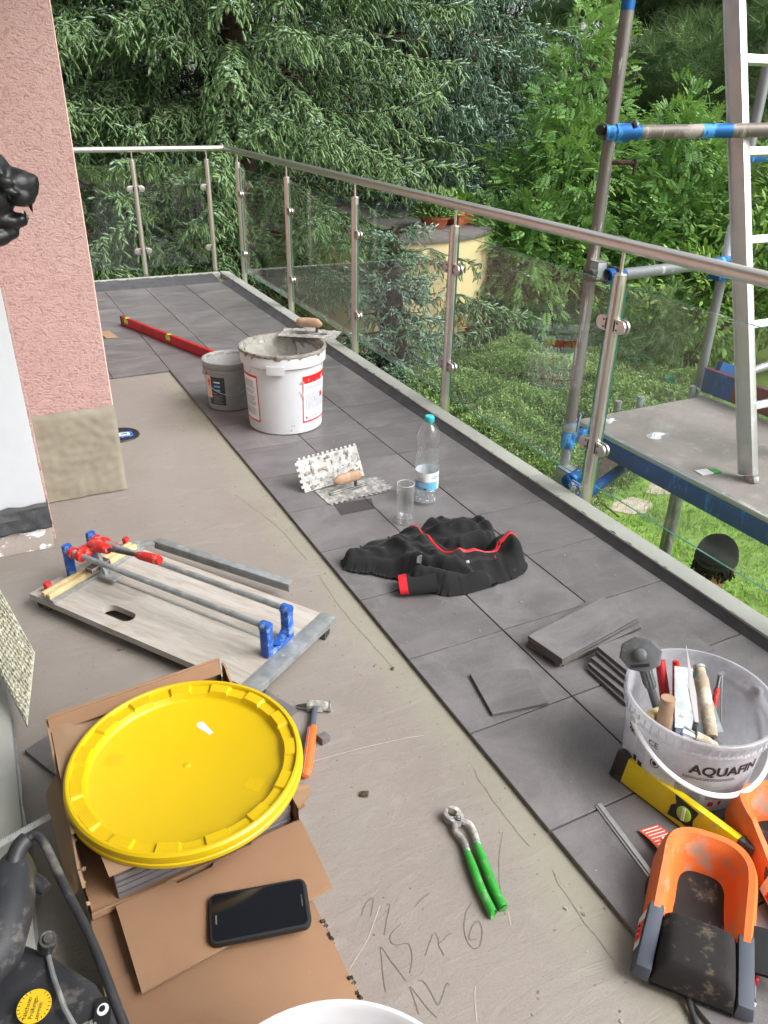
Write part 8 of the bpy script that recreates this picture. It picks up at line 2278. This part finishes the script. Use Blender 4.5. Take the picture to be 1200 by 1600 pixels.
def conifer(name, label, pos, z0, z1, rad, key, seed, dens=1.0, droop=1.0, cam_side=True, group=None, bluish=0.0, step=0.20, shoot=0.095, cone=0.55, tipamt=0.10, tmpl=None, rear=0.15):
    tree = thing(name, label, "tree", pos, (0, 0, 0), group)
    r = np.random.default_rng(seed)
    base = np.array(pos)
    top = z1 - pos[2]
    b = MB(); b.tube([(0, 0, 0), (0.03, 0.02, top * .35), (-0.02, 0.03, top * .7), (0, 0, top)], [0.20, 0.17, 0.12, 0.04], "bark", 12); obj("trunk", b, tree)
    P, D, Ls, Ti, BR = [], [], [], [], MB()
    view = np.array([-0.807, -0.805]) - base[:2]; view /= np.linalg.norm(view)
    z = z0 - pos[2]
    while z < top * 0.98:
        fr = (z / top)
        Lb = rad * (1 - cone * fr) * r.uniform(0.85, 1.1)
        nb = 9 if dens >= 1.0 else 8
        a0 = r.uniform(0, 2 * PI)
        for k in range(nb):
            az = a0 + 2 * PI * k / nb + r.uniform(-.3, .3)
            out = np.array([math.cos(az), math.sin(az)])
            facing = out @ view
            dn = dens * (1.0 if facing > -0.05 or not cam_side else rear)
            L = Lb * r.uniform(0.72, 1.15)
            # arching bough: falls away from the trunk and lifts at its tip
            up0, sag, lift = r.uniform(0.0, 0.25), r.uniform(0.32, 0.55) * droop, r.uniform(0.10, 0.26)
            s = np.linspace(0, 1, 15)
            bx = L * s; bz = z + r.uniform(-.06, .06) + L * (up0 * s - sag * s ** 1.7 + lift * s ** 4)
            side = np.array([-out[1], out[0]]); bend = r.uniform(-.12, .12) * L
            bp = np.stack([out[0] * bx + side[0] * bend * s ** 2, out[1] * bx + side[1] * bend * s ** 2, bz], 1)
            BR.tube([tuple(q) for q in bp[::2]], [0.013 * (1 - 0.85 * q) + 0.002 for q in s[::2]], "bark", 5, cap=False)
            # side branchlets both sides, hanging
            nbl = int(max(3, L / 0.062 * dn))
            for m in range(nbl):
                t = r.uniform(0.22, 1.0) ** 0.85
                i = min(int(t * 14), 13); f = t * 14 - i
                p = bp[i] * (1 - f) + bp[i + 1] * f
                tg = bp[i + 1] - bp[i]; tg = tg / np.linalg.norm(tg)
                sd = (1 if m % 2 else -1)
                lat = np.array([side[0], side[1], 0]) * sd
                bl = (0.13 + 0.42 * (1 - t) ** 0.6 * min(1.0, L / 2.2)) * r.uniform(0.5, 1.15)
                d0 = tg * r.uniform(0.35, 0.8) + lat * r.uniform(0.4, 1.0) + np.array([0, 0, -0.15]); d0 /= np.linalg.norm(d0)
                hang = r.uniform(0.7, 2.2) * droop
                ns = max(2, int(bl / (shoot * 0.34)))
                u = (np.arange(ns) + r.uniform(0, 1, ns)) / ns
                q = p + d0 * (bl * u)[:, None] + np.array([0, 0, -1.0]) * (hang * bl * 0.5 * u ** 2)[:, None]
                dd = d0 + np.array([0, 0, -1.0]) * (hang * u)[:, None]
                dd = dd / np.linalg.norm(dd, axis=1, keepdims=True)
                alt = np.where(np.arange(ns) % 2, 1.0, -1.0)
                sdv = np.cross(dd, np.array([0, 0, 1.0])); sdv /= (np.linalg.norm(sdv, axis=1, keepdims=True) + 1e-9)
                dirs = dd * 0.75 + sdv * (alt * r.uniform(0.1, 1.0, ns))[:, None] + np.array([0, 0, -0.45 * droop]) + r.normal(0, .25, (ns, 3))
                P.append(q); D.append(dirs); Ls.append(shoot * r.uniform(0.7, 1.25, ns))
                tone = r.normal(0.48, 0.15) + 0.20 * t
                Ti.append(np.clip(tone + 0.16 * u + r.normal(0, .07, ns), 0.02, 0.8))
            # short shoots that clothe the bough itself
            m = int(L / 0.03 * dn); t = r.uniform(.3, 1.0, m); i = np.minimum((t * 14).astype(int), 13); f = (t * 14 - i)[:, None]
            q = bp[i] * (1 - f) + bp[i + 1] * f; tg = bp[i + 1] - bp[i]; tg = tg / np.linalg.norm(tg, axis=1, keepdims=True)
            dv = tg * .8 + np.array([side[0], side[1], 0]) * r.uniform(-1, 1, m)[:, None] + np.array([0, 0, 1.0]) * r.uniform(-.5, .5, m)[:, None]
            P.append(q); D.append(dv); Ls.append(shoot * r.uniform(.7, 1.2, m)); Ti.append(np.clip(r.normal(.5, .1, m) + .2 * t, 0, .85))
            # fresh pale tips at the bough's end and scattered along its top
            nt = int((9 + 40 * tipamt) * min(1, dn * 1.4))
            for m in range(nt):
                t = 1 - abs(r.normal(0, 0.16)); t = max(0.3, min(1, t)); i = min(int(t * 14), 13); f = t * 14 - i
                p = bp[i] * (1 - f) + bp[i + 1] * f + r.normal(0, .05, 3) * np.array([1, 1, .5])
                tg = bp[i + 1] - bp[i]; tg /= np.linalg.norm(tg)
                dv = tg * 0.9 + np.array([side[0], side[1], 0]) * r.uniform(-.9, .9) + np.array([0, 0, r.uniform(-.3, .8)])
                P.append(p[None]); D.append(dv[None]); Ls.append(np.array([shoot * r.uniform(.75, 1.15)])); Ti.append(np.array([min(1, r.uniform(.78, 1.0) + bluish)]))
        z += step * r.uniform(.8, 1.2)
    obj("bough", BR, tree)
    P, D, Ls, Ti = np.concatenate(P), np.concatenate(D), np.concatenate(Ls), np.concatenate(Ti)
    tv, tf, vt = tmpl or SH
    R = frames(D, r.uniform(0, 6.28, len(D))) * Ls[:, None, None]
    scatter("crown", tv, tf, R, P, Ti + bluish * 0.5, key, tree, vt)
    return tree

conifer("spruce_tree", "large green spruce with hanging twigs beyond the far end of the balcony", (2.38, 9.45, GZ), -1.7, 5.6, 3.35, "spruce_needles", 3, dens=1.0, step=0.235, cone=0.42, tipamt=0.16)
conifer("spruce_tree", "green spruce close behind the house corner, left of the largest spruce", (-0.85, 9.6, GZ), -1.6, 4.6, 3.1, "spruce_needles", 14, dens=0.85, step=0.27, cone=0.42, tipamt=0.10)
conifer("blue_spruce", "tall blue-tipped spruce with weeping boughs in the middle background", (5.75, 11.3, GZ), -0.6, 5.4, 3.1, "blue_spruce_needles", 5, dens=0.85, step=0.27, cone=0.40, bluish=0.06, droop=1.35, tipamt=0.55)
conifer("small_spruce", "small young spruce standing in front of the yellow wall", (3.18, 6.80, GZ), -1.95, 0.15, 0.86, "blue_spruce_needles", 8, dens=1.0, step=0.16, cone=0.62, droop=0.7, tipamt=0.15, shoot=0.065)

# pines: long needles in tufts on bare limbs
def tuft_template(n=26, seed=1):
    r = np.random.default_rng(seed); v, f, t = [], [], []
    for k in range(n):
        d = r.normal(0, 1, 3); d[0] = abs(d[0]) + 0.5; d /= np.linalg.norm(d)
        s = np.cross(d, r.normal(0, 1, 3)); s /= np.linalg.norm(s); w = 0.017 if n > 10 else 0.035; i = len(v)
        b0 = np.array([r.uniform(-.25, .1), 0, 0])
        v += [tuple(b0 - s * w), tuple(b0 + s * w), tuple(b0 + d * r.uniform(.7, 1.1))]; t += [-0.15, -0.15, 0.12]; f.append((i, i + 1, i + 2))
    return np.array(v), np.array(f), np.array(t)
TU = tuft_template()
TB = tuft_template(6, 4)
def pine(label, pos, h, rad, seed, zlow, n=2000, tuft=0.16, lean=(0, 0)):
    tree = thing("pine_tree", label, "tree", pos, (0, 0, 0), "pines behind the shrubs")
    r = np.random.default_rng(seed)
    b = MB(); tr_ = [(0, 0, 0), (0.1 + lean[0] * .3, 0.05, h * .3), (-0.05 + lean[0] * .6, 0.12, h * .6), (lean[0], lean[1], h)]
    b.tube([tuple(q) for q in dense3(tr_, 5)], [0.15 * (1 - 0.8 * i / 15) for i in range(16)], "pale_bark", 12); obj("trunk", b, tree)
    P, D, T_ = [], [], []
    BR = MB(); nb = 30
    for k in range(nb):
        z = zlow + (h - zlow) * (k + r.uniform()) / nb
        az = r.uniform(0, 2 * PI); L = rad * r.uniform(.55, 1.1) * (1 - 0.45 * (z - zlow) / (h - zlow))
        o_ = np.array([math.cos(az), math.sin(az), 0]); base = np.array([lean[0] * z / h, lean[1] * z / h, z])
        s = np.linspace(0, 1, 9)
        bp = base + o_ * (L * s)[:, None] + np.array([0, 0, 1]) * (L * (0.25 * s - 0.25 * s ** 2 + r.uniform(-.1, .2) * s ** 3))[:, None] + np.cumsum(r.normal(0, .02, (9, 3)), 0)
        BR.tube([tuple(q) for q in bp], [0.035 * (1 - .85 * q) + .004 for q in s], "bark" if k % 3 else "pale_bark", 6, cap=False)
        m = n // nb
        t = r.uniform(.3, 1.0, m) ** .7; i = np.minimum((t * 8).astype(int), 7); f = (t * 8 - i)[:, None]
        q = bp[i] * (1 - f) + bp[i + 1] * f
        off = r.normal(0, 1, (m, 3)) * np.array([.20, .20, .12]) * (0.5 + L * .28)
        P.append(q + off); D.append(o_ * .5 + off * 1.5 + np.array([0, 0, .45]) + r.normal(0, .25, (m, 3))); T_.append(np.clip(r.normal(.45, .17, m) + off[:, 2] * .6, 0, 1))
    obj("bough", BR, tree)
    P, D, T_ = np.concatenate(P), np.concatenate(D), np.concatenate(T_)
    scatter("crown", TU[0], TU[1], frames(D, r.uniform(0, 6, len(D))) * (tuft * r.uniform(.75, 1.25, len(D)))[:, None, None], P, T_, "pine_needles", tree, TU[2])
pine("pine with a bare leaning trunk seen right of the scaffold pole", (10.2, 11.6, GZ), 8.0, 3.0, 31, 1.6, 5200, 0.24, (-.4, .1))
pine("dense pine filling the gap between the blue spruce and the ash shrub", (9.0, 14.4, GZ), 8.0, 3.3, 32, 0.6, 4200, 0.24, (-.2, 0))
pine("dark pine at the right edge behind the ladder", (12.4, 10.2, GZ), 8.5, 3.4, 33, 0.8, 5200, 0.24, (.2, 0))

# broad-leaved shrubs
def ash_template():
    v, f, t = [], [], []
    n = 5
    def leaflet(p, d, s, l):
        p, d, s = np.array(p, float), np.array(d, float), np.array(s, float); nrm = np.cross(d, s)
        i = len(v); w = l * 0.21
        for q in (p, p + d * l * .45 + s * w - nrm * .02, p + d * l - nrm * l * .15, p + d * l * .45 - s * w - nrm * .02, p + d * l * .48 + nrm * l * .04): v.append(tuple(q)); t.append(0.0)
        t[-1] = 0.08
        f.extend([(i, i + 1, i + 4), (i + 1, i + 2, i + 4), (i + 2, i + 3, i + 4), (i + 3, i, i + 4)])
    for k in range(n):
        x = 0.28 + 0.62 * k / n; z = -0.22 * x * x
        for s in (1, -1): leaflet((x, 0, z), (0.55, s * .83, -.12), (0.83, -s * .55, 0), 0.30 - 0.02 * abs(k - 2))
    leaflet((0.92, 0, -.2), (1, 0, -.25), (0, 1, 0), 0.32)
    i = len(v); v += [(0, -.006, 0), (0, .006, 0), (0.95, 0, -.2)]; t += [0, 0, 0]; f.append((i, i + 1, i + 2))
    return np.array(v), np.array(f), np.array(t)
AT = ash_template()
def leaf_template(w=0.34, curl=0.12):
    v = [(0, 0, 0), (.35, w / 2, -.02), (.35, -w / 2, -.02), (.38, 0, curl * .4), (.72, w * .42, -.06), (.72, -w * .42, -.06), (.74, 0, -.01), (1, 0, -curl)]
    f = [(0, 1, 3), (0, 3, 2), (1, 4, 6), (1, 6, 3), (3, 6, 5), (3, 5, 2), (4, 7, 6), (6, 7, 5)]
    return np.array(v, float), np.array(f), np.array([-.05, 0, 0, .08, 0, 0, .06, .05])
LT_ = leaf_template()
def shrub(name, label, pos, blobs, n, tmpl, size, key, seed, cat="shrub", group=None, stems=9, spread=0.5, dpow=0.35, droop=0.25, light=0.0, stem_mat="bark", stem_r=0.022):
    """blobs: (x, y, z, rx, ry, rz) relative to pos; leaves sit mostly in clumps near the outside"""
    r = np.random.default_rng(seed)
    t = thing(name, label, cat, pos, (0, 0, 0), group)
    S = MB(); P, D, T_ = [], [], []
    vol = np.array([b_[3] * b_[4] + b_[4] * b_[5] + b_[3] * b_[5] for b_ in blobs]); vol /= vol.sum()
    for bi, (x, y, z, rx, ry, rz_) in enumerate(blobs):
        nb = int(n * vol[bi]); ncl = max(6, nb // 26)
        dc = r.normal(0, 1, (ncl, 3)); dc /= np.linalg.norm(dc, axis=1, keepdims=True)
        rad = r.uniform(0.35, 1.0, ncl) ** dpow
        cc = np.array([x, y, z]) + dc * rad[:, None] * np.array([rx, ry, rz_])
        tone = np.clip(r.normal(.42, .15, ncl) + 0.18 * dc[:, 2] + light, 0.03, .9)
        idx = r.integers(0, ncl, nb)
        off = r.normal(0, 1, (nb, 3)) * size * spread * 1.5
        P.append(cc[idx] + off)
        dd = dc[idx] * .7 + off / (size * 2) + np.array([0, 0, .25 - droop]) + r.normal(0, .35, (nb, 3))
        D.append(dd); T_.append(np.clip(tone[idx] + r.normal(0, .10, nb), 0, 1))
        for k in range(stems if bi == 0 else max(2, stems // 3)):
            e = cc[r.integers(0, ncl)]
            S.tube([tuple(q) for q in dense3([(r.uniform(-.1, .1), r.uniform(-.1, .1), 0), tuple(e * np.array([.3, .3, .4])), tuple(e * np.array([.7, .7, .75])), tuple(e)], 3)], [stem_r * (1 - .8 * i / 9) for i in range(10)], stem_mat, 5, cap=False)
    obj("stems", S, t)
    P, D, T_ = np.concatenate(P), np.concatenate(D), np.concatenate(T_)
    keep = P[:, 2] + pos[2] > GZ + .02
    P, D, T_ = P[keep], D[keep], T_[keep]
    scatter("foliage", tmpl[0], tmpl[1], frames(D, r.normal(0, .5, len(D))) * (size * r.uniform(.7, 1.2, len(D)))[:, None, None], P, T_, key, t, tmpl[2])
    return t
shrub("ash_shrub", "tall bright green ash shrub with feathery leaves left of the scaffold pole", (6.75, 8.45, GZ),
      [(0, 0, 1.15, 1.15, .9, 1.0), (0.1, 0.1, 2.4, .95, .8, .9), (.12, .1, 3.3, .55, .5, .75), (.15, .1, 4.0, .28, .28, .5), (-.75, -.1, 1.5, .6, .6, .7), (.8, -.5, 1.2, .7, .6, .8)], 5600, AT, 0.225, "ash_leaves", 41, spread=.42, light=.18)
shrub("ash_shrub", "second feathery green shrub right of the scaffold pole behind the ladder", (8.2, 7.9, GZ),
      [(0, 0, 1.4, 1.0, .9, 1.1), (.15, .1, 2.5, .7, .7, .75), (.0, .1, 3.2, .3, .3, .45), (.9, -.3, 2.0, .7, .6, .9)], 3800, AT, 0.215, "ash_leaves", 42, spread=.42, light=.14)
shrub("laurel_shrub", "glossy large-leaved laurel shrub behind the hedge, right of the scaffold pole", (7.5, 6.55, GZ),
      [(0, 0, 1.0, .95, .7, .8), (.7, -.3, 1.5, .8, .7, .9), (1.3, -.6, 1.9, .7, .7, 1.0)], 3200, LT_, 0.125, "laurel_leaves", 43, spread=.7, light=.12)
shrub("laurel_shrub", "light green laurel shrub beside the ladder at the right edge", (9.4, 6.4, GZ),
      [(0, 0, 1.6, 1.2, .9, 1.3), (.3, .2, 3.0, .9, .8, .9)], 3000, LT_, 0.14, "laurel_leaves", 44, spread=.7, light=.12)
shrub("pine_bush", "low mugo pine bush with brownish needles in front of the laurel", (6.35, 6.45, GZ),
      [(0, 0, .75, .55, .5, .55), (.3, -.2, 1.0, .4, .4, .4)], 420, TU, 0.17, "pine_needles", 45, spread=.5, light=.05)
shrub("broad_shrub", "light green shrub glimpsed between the blue spruce and the pots", (7.2, 13.3, GZ),
      [(0, 0, 1.5, 1.0, .9, 1.2), (-.4, 0, 2.3, .6, .6, .6)], 2200, LT_, 0.16, "laurel_leaves", 46, spread=.7, light=.2)
shrub("broad_shrub", "dark leafy shrub in the shade behind the flower pots", (8.8, 12.4, GZ),
      [(0, 0, 1.3, 1.3, .9, 1.2), (.6, .4, 2.2, 1.0, .8, .8)], 2400, LT_, 0.15, "ivy_leaves", 47, spread=.7)
shrub("ivy_bush", "dark ivy bush growing against the curved yellow wall", (5.22, 8.02, GZ),
      [(0, 0, .55, .26, .2, .5), (0.02, 0, .85, .27, .2, .26), (-.05, -.02, .3, .28, .22, .28)], 1500, leaf_template(.8, .15), 0.055, "ivy_leaves", 48, spread=.8, dpow=.15)
b = MB(); rs = np.random.default_rng(8)
for k in range(60):
    p = Vector((5.10 + rs.normal(0, .08), 7.80 + rs.normal(0, .03), GZ + .78 + rs.normal(0, .05))); b.tube([p, p + Vector((rs.normal() * .05, rs.normal() * .03, rs.normal() * .04))], 0.006, "brown_red", 4)
tag(obj("dead_twigs", b), "patch of dead reddish twigs caught in the ivy bush", "twigs", kind="stuff")
# flower pots on the terrace wall
def potted(label, x, y, r_, h_, square, seed, key, tmpl, size, n):
    z = GZ + 1.93
    t = thing("flower_pot", label, "flower pot", (x, y, z), (0, 0, .3), "flower pots on the yellow wall")
    b = MB()
    if square:
        b.add([(-r_ * .85, -r_ * .6, 0), (r_ * .85, -r_ * .6, 0), (r_ * .85, r_ * .6, 0), (-r_ * .85, r_ * .6, 0), (-r_, -r_ * .7, h_), (r_, -r_ * .7, h_), (r_, r_ * .7, h_), (-r_, r_ * .7, h_)], [(3, 2, 1, 0), (4, 5, 6, 7), (0, 1, 5, 4), (1, 2, 6, 5), (2, 3, 7, 6), (3, 0, 4, 7)], "terracotta")
        b.box((0, 0, h_ - .02), (2.1 * r_, 1.5 * r_, .05), "terracotta")
    else:
        b.lathe([(0, 0), (r_ * .72, 0), (r_ * .95, h_ * .8), (r_ * 1.06, h_ * .8), (r_ * 1.08, h_), (r_ * .92, h_), (r_ * .9, h_ * .85), (0, h_ * .85)], "terracotta", 28)
    obj("pot", b, t, bevel=0.004)
    r = np.random.default_rng(seed)
    d = r.normal(0, 1, (n, 3)); d[:, 2] = np.abs(d[:, 2]); d /= np.linalg.norm(d, axis=1, keepdims=True)
    P = d * (r.uniform(.2, 1, n) ** .5)[:, None] * np.array([r_ * 1.5, r_ * 1.4, r_ * 1.6]) + np.array([0, 0, h_ * .9])
    scatter("plant", tmpl[0], tmpl[1], frames(d + r.normal(0, .3, (n, 3)) + np.array([0, 0, .3]), r.normal(0, .6, n)) * (size * r.uniform(.7, 1.2, n))[:, None, None], P, np.clip(r.normal(.5, .18, n), 0, 1), key, t, tmpl[2])
potted("square terracotta planter with a green plant on the yellow wall", 5.20, 8.75, .17, .17, True, 1, "laurel_leaves", LT_, .09, 260)
potted("round terracotta pot at the right end of the yellow wall", 5.52, 8.90, .115, .19, False, 2, "ash_leaves", LT_, .08, 200)
potted("wide bushy potted conifer left on the yellow wall", 4.72, 8.62, .20, .14, False, 3, "hedge_leaves", SHF, .10, 900)
t = thing("flower_pot", "small terracotta pot with a plant on the flagstone path beyond the wall", "flower pot", (6.95, 10.3, GZ + .03))
b = MB(); b.lathe([(0, 0), (.10, 0), (.14, .2), (.155, .2), (.155, .25), (.13, .25), (.12, .22), (0, .22)], "terracotta", 24); obj("pot", b, t)
r = np.random.default_rng(9); d = r.normal(0, 1, (260, 3)); d[:, 2] = abs(d[:, 2])
scatter("plant", LT_[0], LT_[1], frames(d) * .12, d * .12 + np.array([0, 0, .35]), np.clip(r.normal(.55, .2, 260), 0, 1), "ash_leaves", t, LT_[2])

# low clipped hedge: one mass of tiny leaves on a mound
HP = np.array([(2.35, 7.6), (3.9, 7.9), (5.6, 7.45), (6.5, 6.35), (6.9, 5.2), (6.3, 4.55), (5.3, 4.55), (4.2, 4.15), (3.4, 3.55), (2.2, 3.9), (1.6, 5.2), (1.7, 6.8)])
def inpoly(x, y):
    ins = np.zeros(len(x), bool); j = len(HP) - 1
    for i in range(len(HP)):
        xi, yi = HP[i]; xj, yj = HP[j]
        ins ^= ((yi > y) != (yj > y)) & (x < (xj - xi) * (y - yi) / (yj - yi) + xi); j = i
    return ins
def pdist(x, y):
    dm = np.full(len(x), 9.0); j = len(HP) - 1
    for i in range(len(HP)):
        a, c = HP[j], HP[i]; ab = c - a; tt = np.clip(((x - a[0]) * ab[0] + (y - a[1]) * ab[1]) / (ab @ ab), 0, 1)
        dm = np.minimum(dm, np.hypot(x - a[0] - tt * ab[0], y - a[1] - tt * ab[1])); j = i
    return dm
r = np.random.default_rng(77)
x = r.uniform(1.5, 7.0, 150000); y = r.uniform(3.4, 8.0, 150000); k = inpoly(x, y); x, y = x[k], y[k]
dm = pdist(x, y)
lump = 0.07 * np.sin(x * 4.1 + 1.3 * np.sin(y * 3.1)) + 0.06 * np.sin(y * 5.3 + 1.1 * np.sin(x * 2.7)) + 0.05 * np.sin(x * 9 + y * 7.7)
hz = (0.62 + lump) * (1 - np.exp(-dm / .16)) + .06
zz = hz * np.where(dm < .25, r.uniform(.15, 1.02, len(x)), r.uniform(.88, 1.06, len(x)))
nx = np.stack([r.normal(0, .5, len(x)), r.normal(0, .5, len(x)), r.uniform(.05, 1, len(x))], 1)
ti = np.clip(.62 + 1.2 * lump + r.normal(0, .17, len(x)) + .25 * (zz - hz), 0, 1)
hv = np.array([(0, 0, 0), (.5, .24, .02), (1, 0, 0), (.5, -.24, .02), (.1, .3, .12), (-.45, .62, .1), (.1, -.3, .1), (-.45, -.62, .12)]); hf = np.array([(0, 1, 2), (0, 2, 3), (0, 4, 5), (0, 7, 6)])
hd_ = thing("hedge", "low clipped evergreen hedge between the lawn and the yellow wall", "hedge", (4.3, 5.8, GZ))
o_ = scatter("foliage", hv, hf, frames(nx, r.uniform(0, 6, len(x))) * (.036 * r.uniform(.6, 1.25, len(x)))[:, None, None], np.stack([x - 4.3, y - 5.8, zz], 1), ti, "hedge_leaves", hd_, kind=None)
b = MB()
for q in range(90):
    i = r.integers(0, len(x)); b.tube([(x[i] - 4.3 + r.normal(0, .1), y[i] - 5.8 + r.normal(0, .1), 0), (x[i] - 4.3, y[i] - 5.8, hz[i] * .9)], .008, "bark", 4, cap=False)
obj("stems", b, hd_)
b = MB(); cen = HP.mean(0)
b.prism([tuple(cen + (p - cen) * .94 - np.array([4.3, 5.8])) for p in HP], 0, .40, "bark"); obj("twig_core", b, hd_)
r = np.random.default_rng(5)
# grass of the lawn close by, and the thicket far behind
n = 90000
x = r.uniform(1.1, 8.5, n); y = r.uniform(-3.5, 5.6, n); k = ~inpoly(x, y) & (np.hypot((x - 4.35) / .26, (y - 3.98) / .17) > .8 + r.normal(0, .2, n)) & (np.hypot((x - 4.95) / .26, (y - 4.15) / .17) > .8 + r.normal(0, .2, n)); x, y = x[k], y[k]; n = len(x)
gv = np.array([(0, .07, 0), (0, -.07, 0), (.55, .05, .06), (.55, -.05, .06), (1, 0, -.04)]); gf = np.array([(0, 1, 3), (0, 3, 2), (2, 3, 4)])
dd = np.stack([r.normal(0, .5, n), r.normal(0, .5, n), r.uniform(.5, 1, n)], 1)
patch_ = .5 + .2 * np.sin(x * 2.1 + 1.7 * np.sin(y * 1.3)) * np.sin(y * 1.9 + x * .7)
scatter("grass", gv, gf, frames(dd) * (.055 * r.uniform(.6, 1.3, n))[:, None, None], np.stack([x, y, np.full(n, GZ)], 1), np.clip(patch_ + r.normal(0, .17, n), 0, 1), "grass_blades", None, [-.2, -.2, 0, 0, .15])
g_ = bpy.data.objects["grass"]; tag(g_, "mown green lawn grass below the scaffold", "grass", kind="stuff")
n = 60000
x = r.uniform(-14, 26, n); y = 17.5 + 3.5 * r.uniform(0, 1, n) + .012 * (x - 6) ** 2 * -1 + 2.0 * np.sin(x * .7); z = r.uniform(GZ, 8.5, n)
P = np.stack([x, y, z], 1); P[:, 1] -= 1.2 * np.sin(z * 2.1 + x) * np.sin(x * 1.3)
dd = np.stack([r.normal(0, .6, n), -np.abs(r.normal(.5, .4, n)), r.normal(-.1, .6, n)], 1)
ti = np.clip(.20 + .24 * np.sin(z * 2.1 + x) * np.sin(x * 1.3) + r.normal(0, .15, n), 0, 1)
tk = scatter("thicket", TB[0], TB[1], frames(dd) * .60, P, ti, "shaded_conifer", None, TB[2], kind="stuff")
tag(tk, "dense evergreen thicket closing off the garden, shade put into its dark colour", "thicket")
n = 16000
y = r.uniform(-8, 17, n); x = 15.0 + 4 * r.uniform(0, 1, n) + 1.5 * np.sin(y * .8); z = r.uniform(GZ, 8.5, n)
tk = scatter("thicket", TB[0], TB[1], frames(np.stack([-np.abs(r.normal(.5, .4, n)), r.normal(0, .6, n), r.normal(-.1, .6, n)], 1)) * .55, np.stack([x, y, z], 1), np.clip(.34 + .28 * np.sin(z * 2.1 + y) * np.sin(y * 1.3) + r.normal(0, .15, n), 0, 1), "pine_needles", None, TB[2], kind="stuff")
tag(tk, "dense green thicket at the right-hand edge of the garden", "thicket")

# joined pieces too small to pick apart singly
FINE = {"print", "small_print", "clamp_screw", "scale_print", "bristles", "torn_edge", "stripe", "rim_rib", "neck_hair", "mortar_crust", "water_drops", "hairline_crack", "scratch_mark", "pencil_mark", "fang", "eye", "coupler_pin", "lettering", "speaker_slot", "stems", "bough", "foliage", "crown", "plant"}
for o in bpy.data.objects:
    if o.parent is not None and o.type == 'MESH' and o.name.split('.')[0] in FINE and 'kind' not in o:
        if o.name.split('.')[0] not in ("crown", "foliage", "plant", "lettering"):
            o['kind'] = 'stuff'
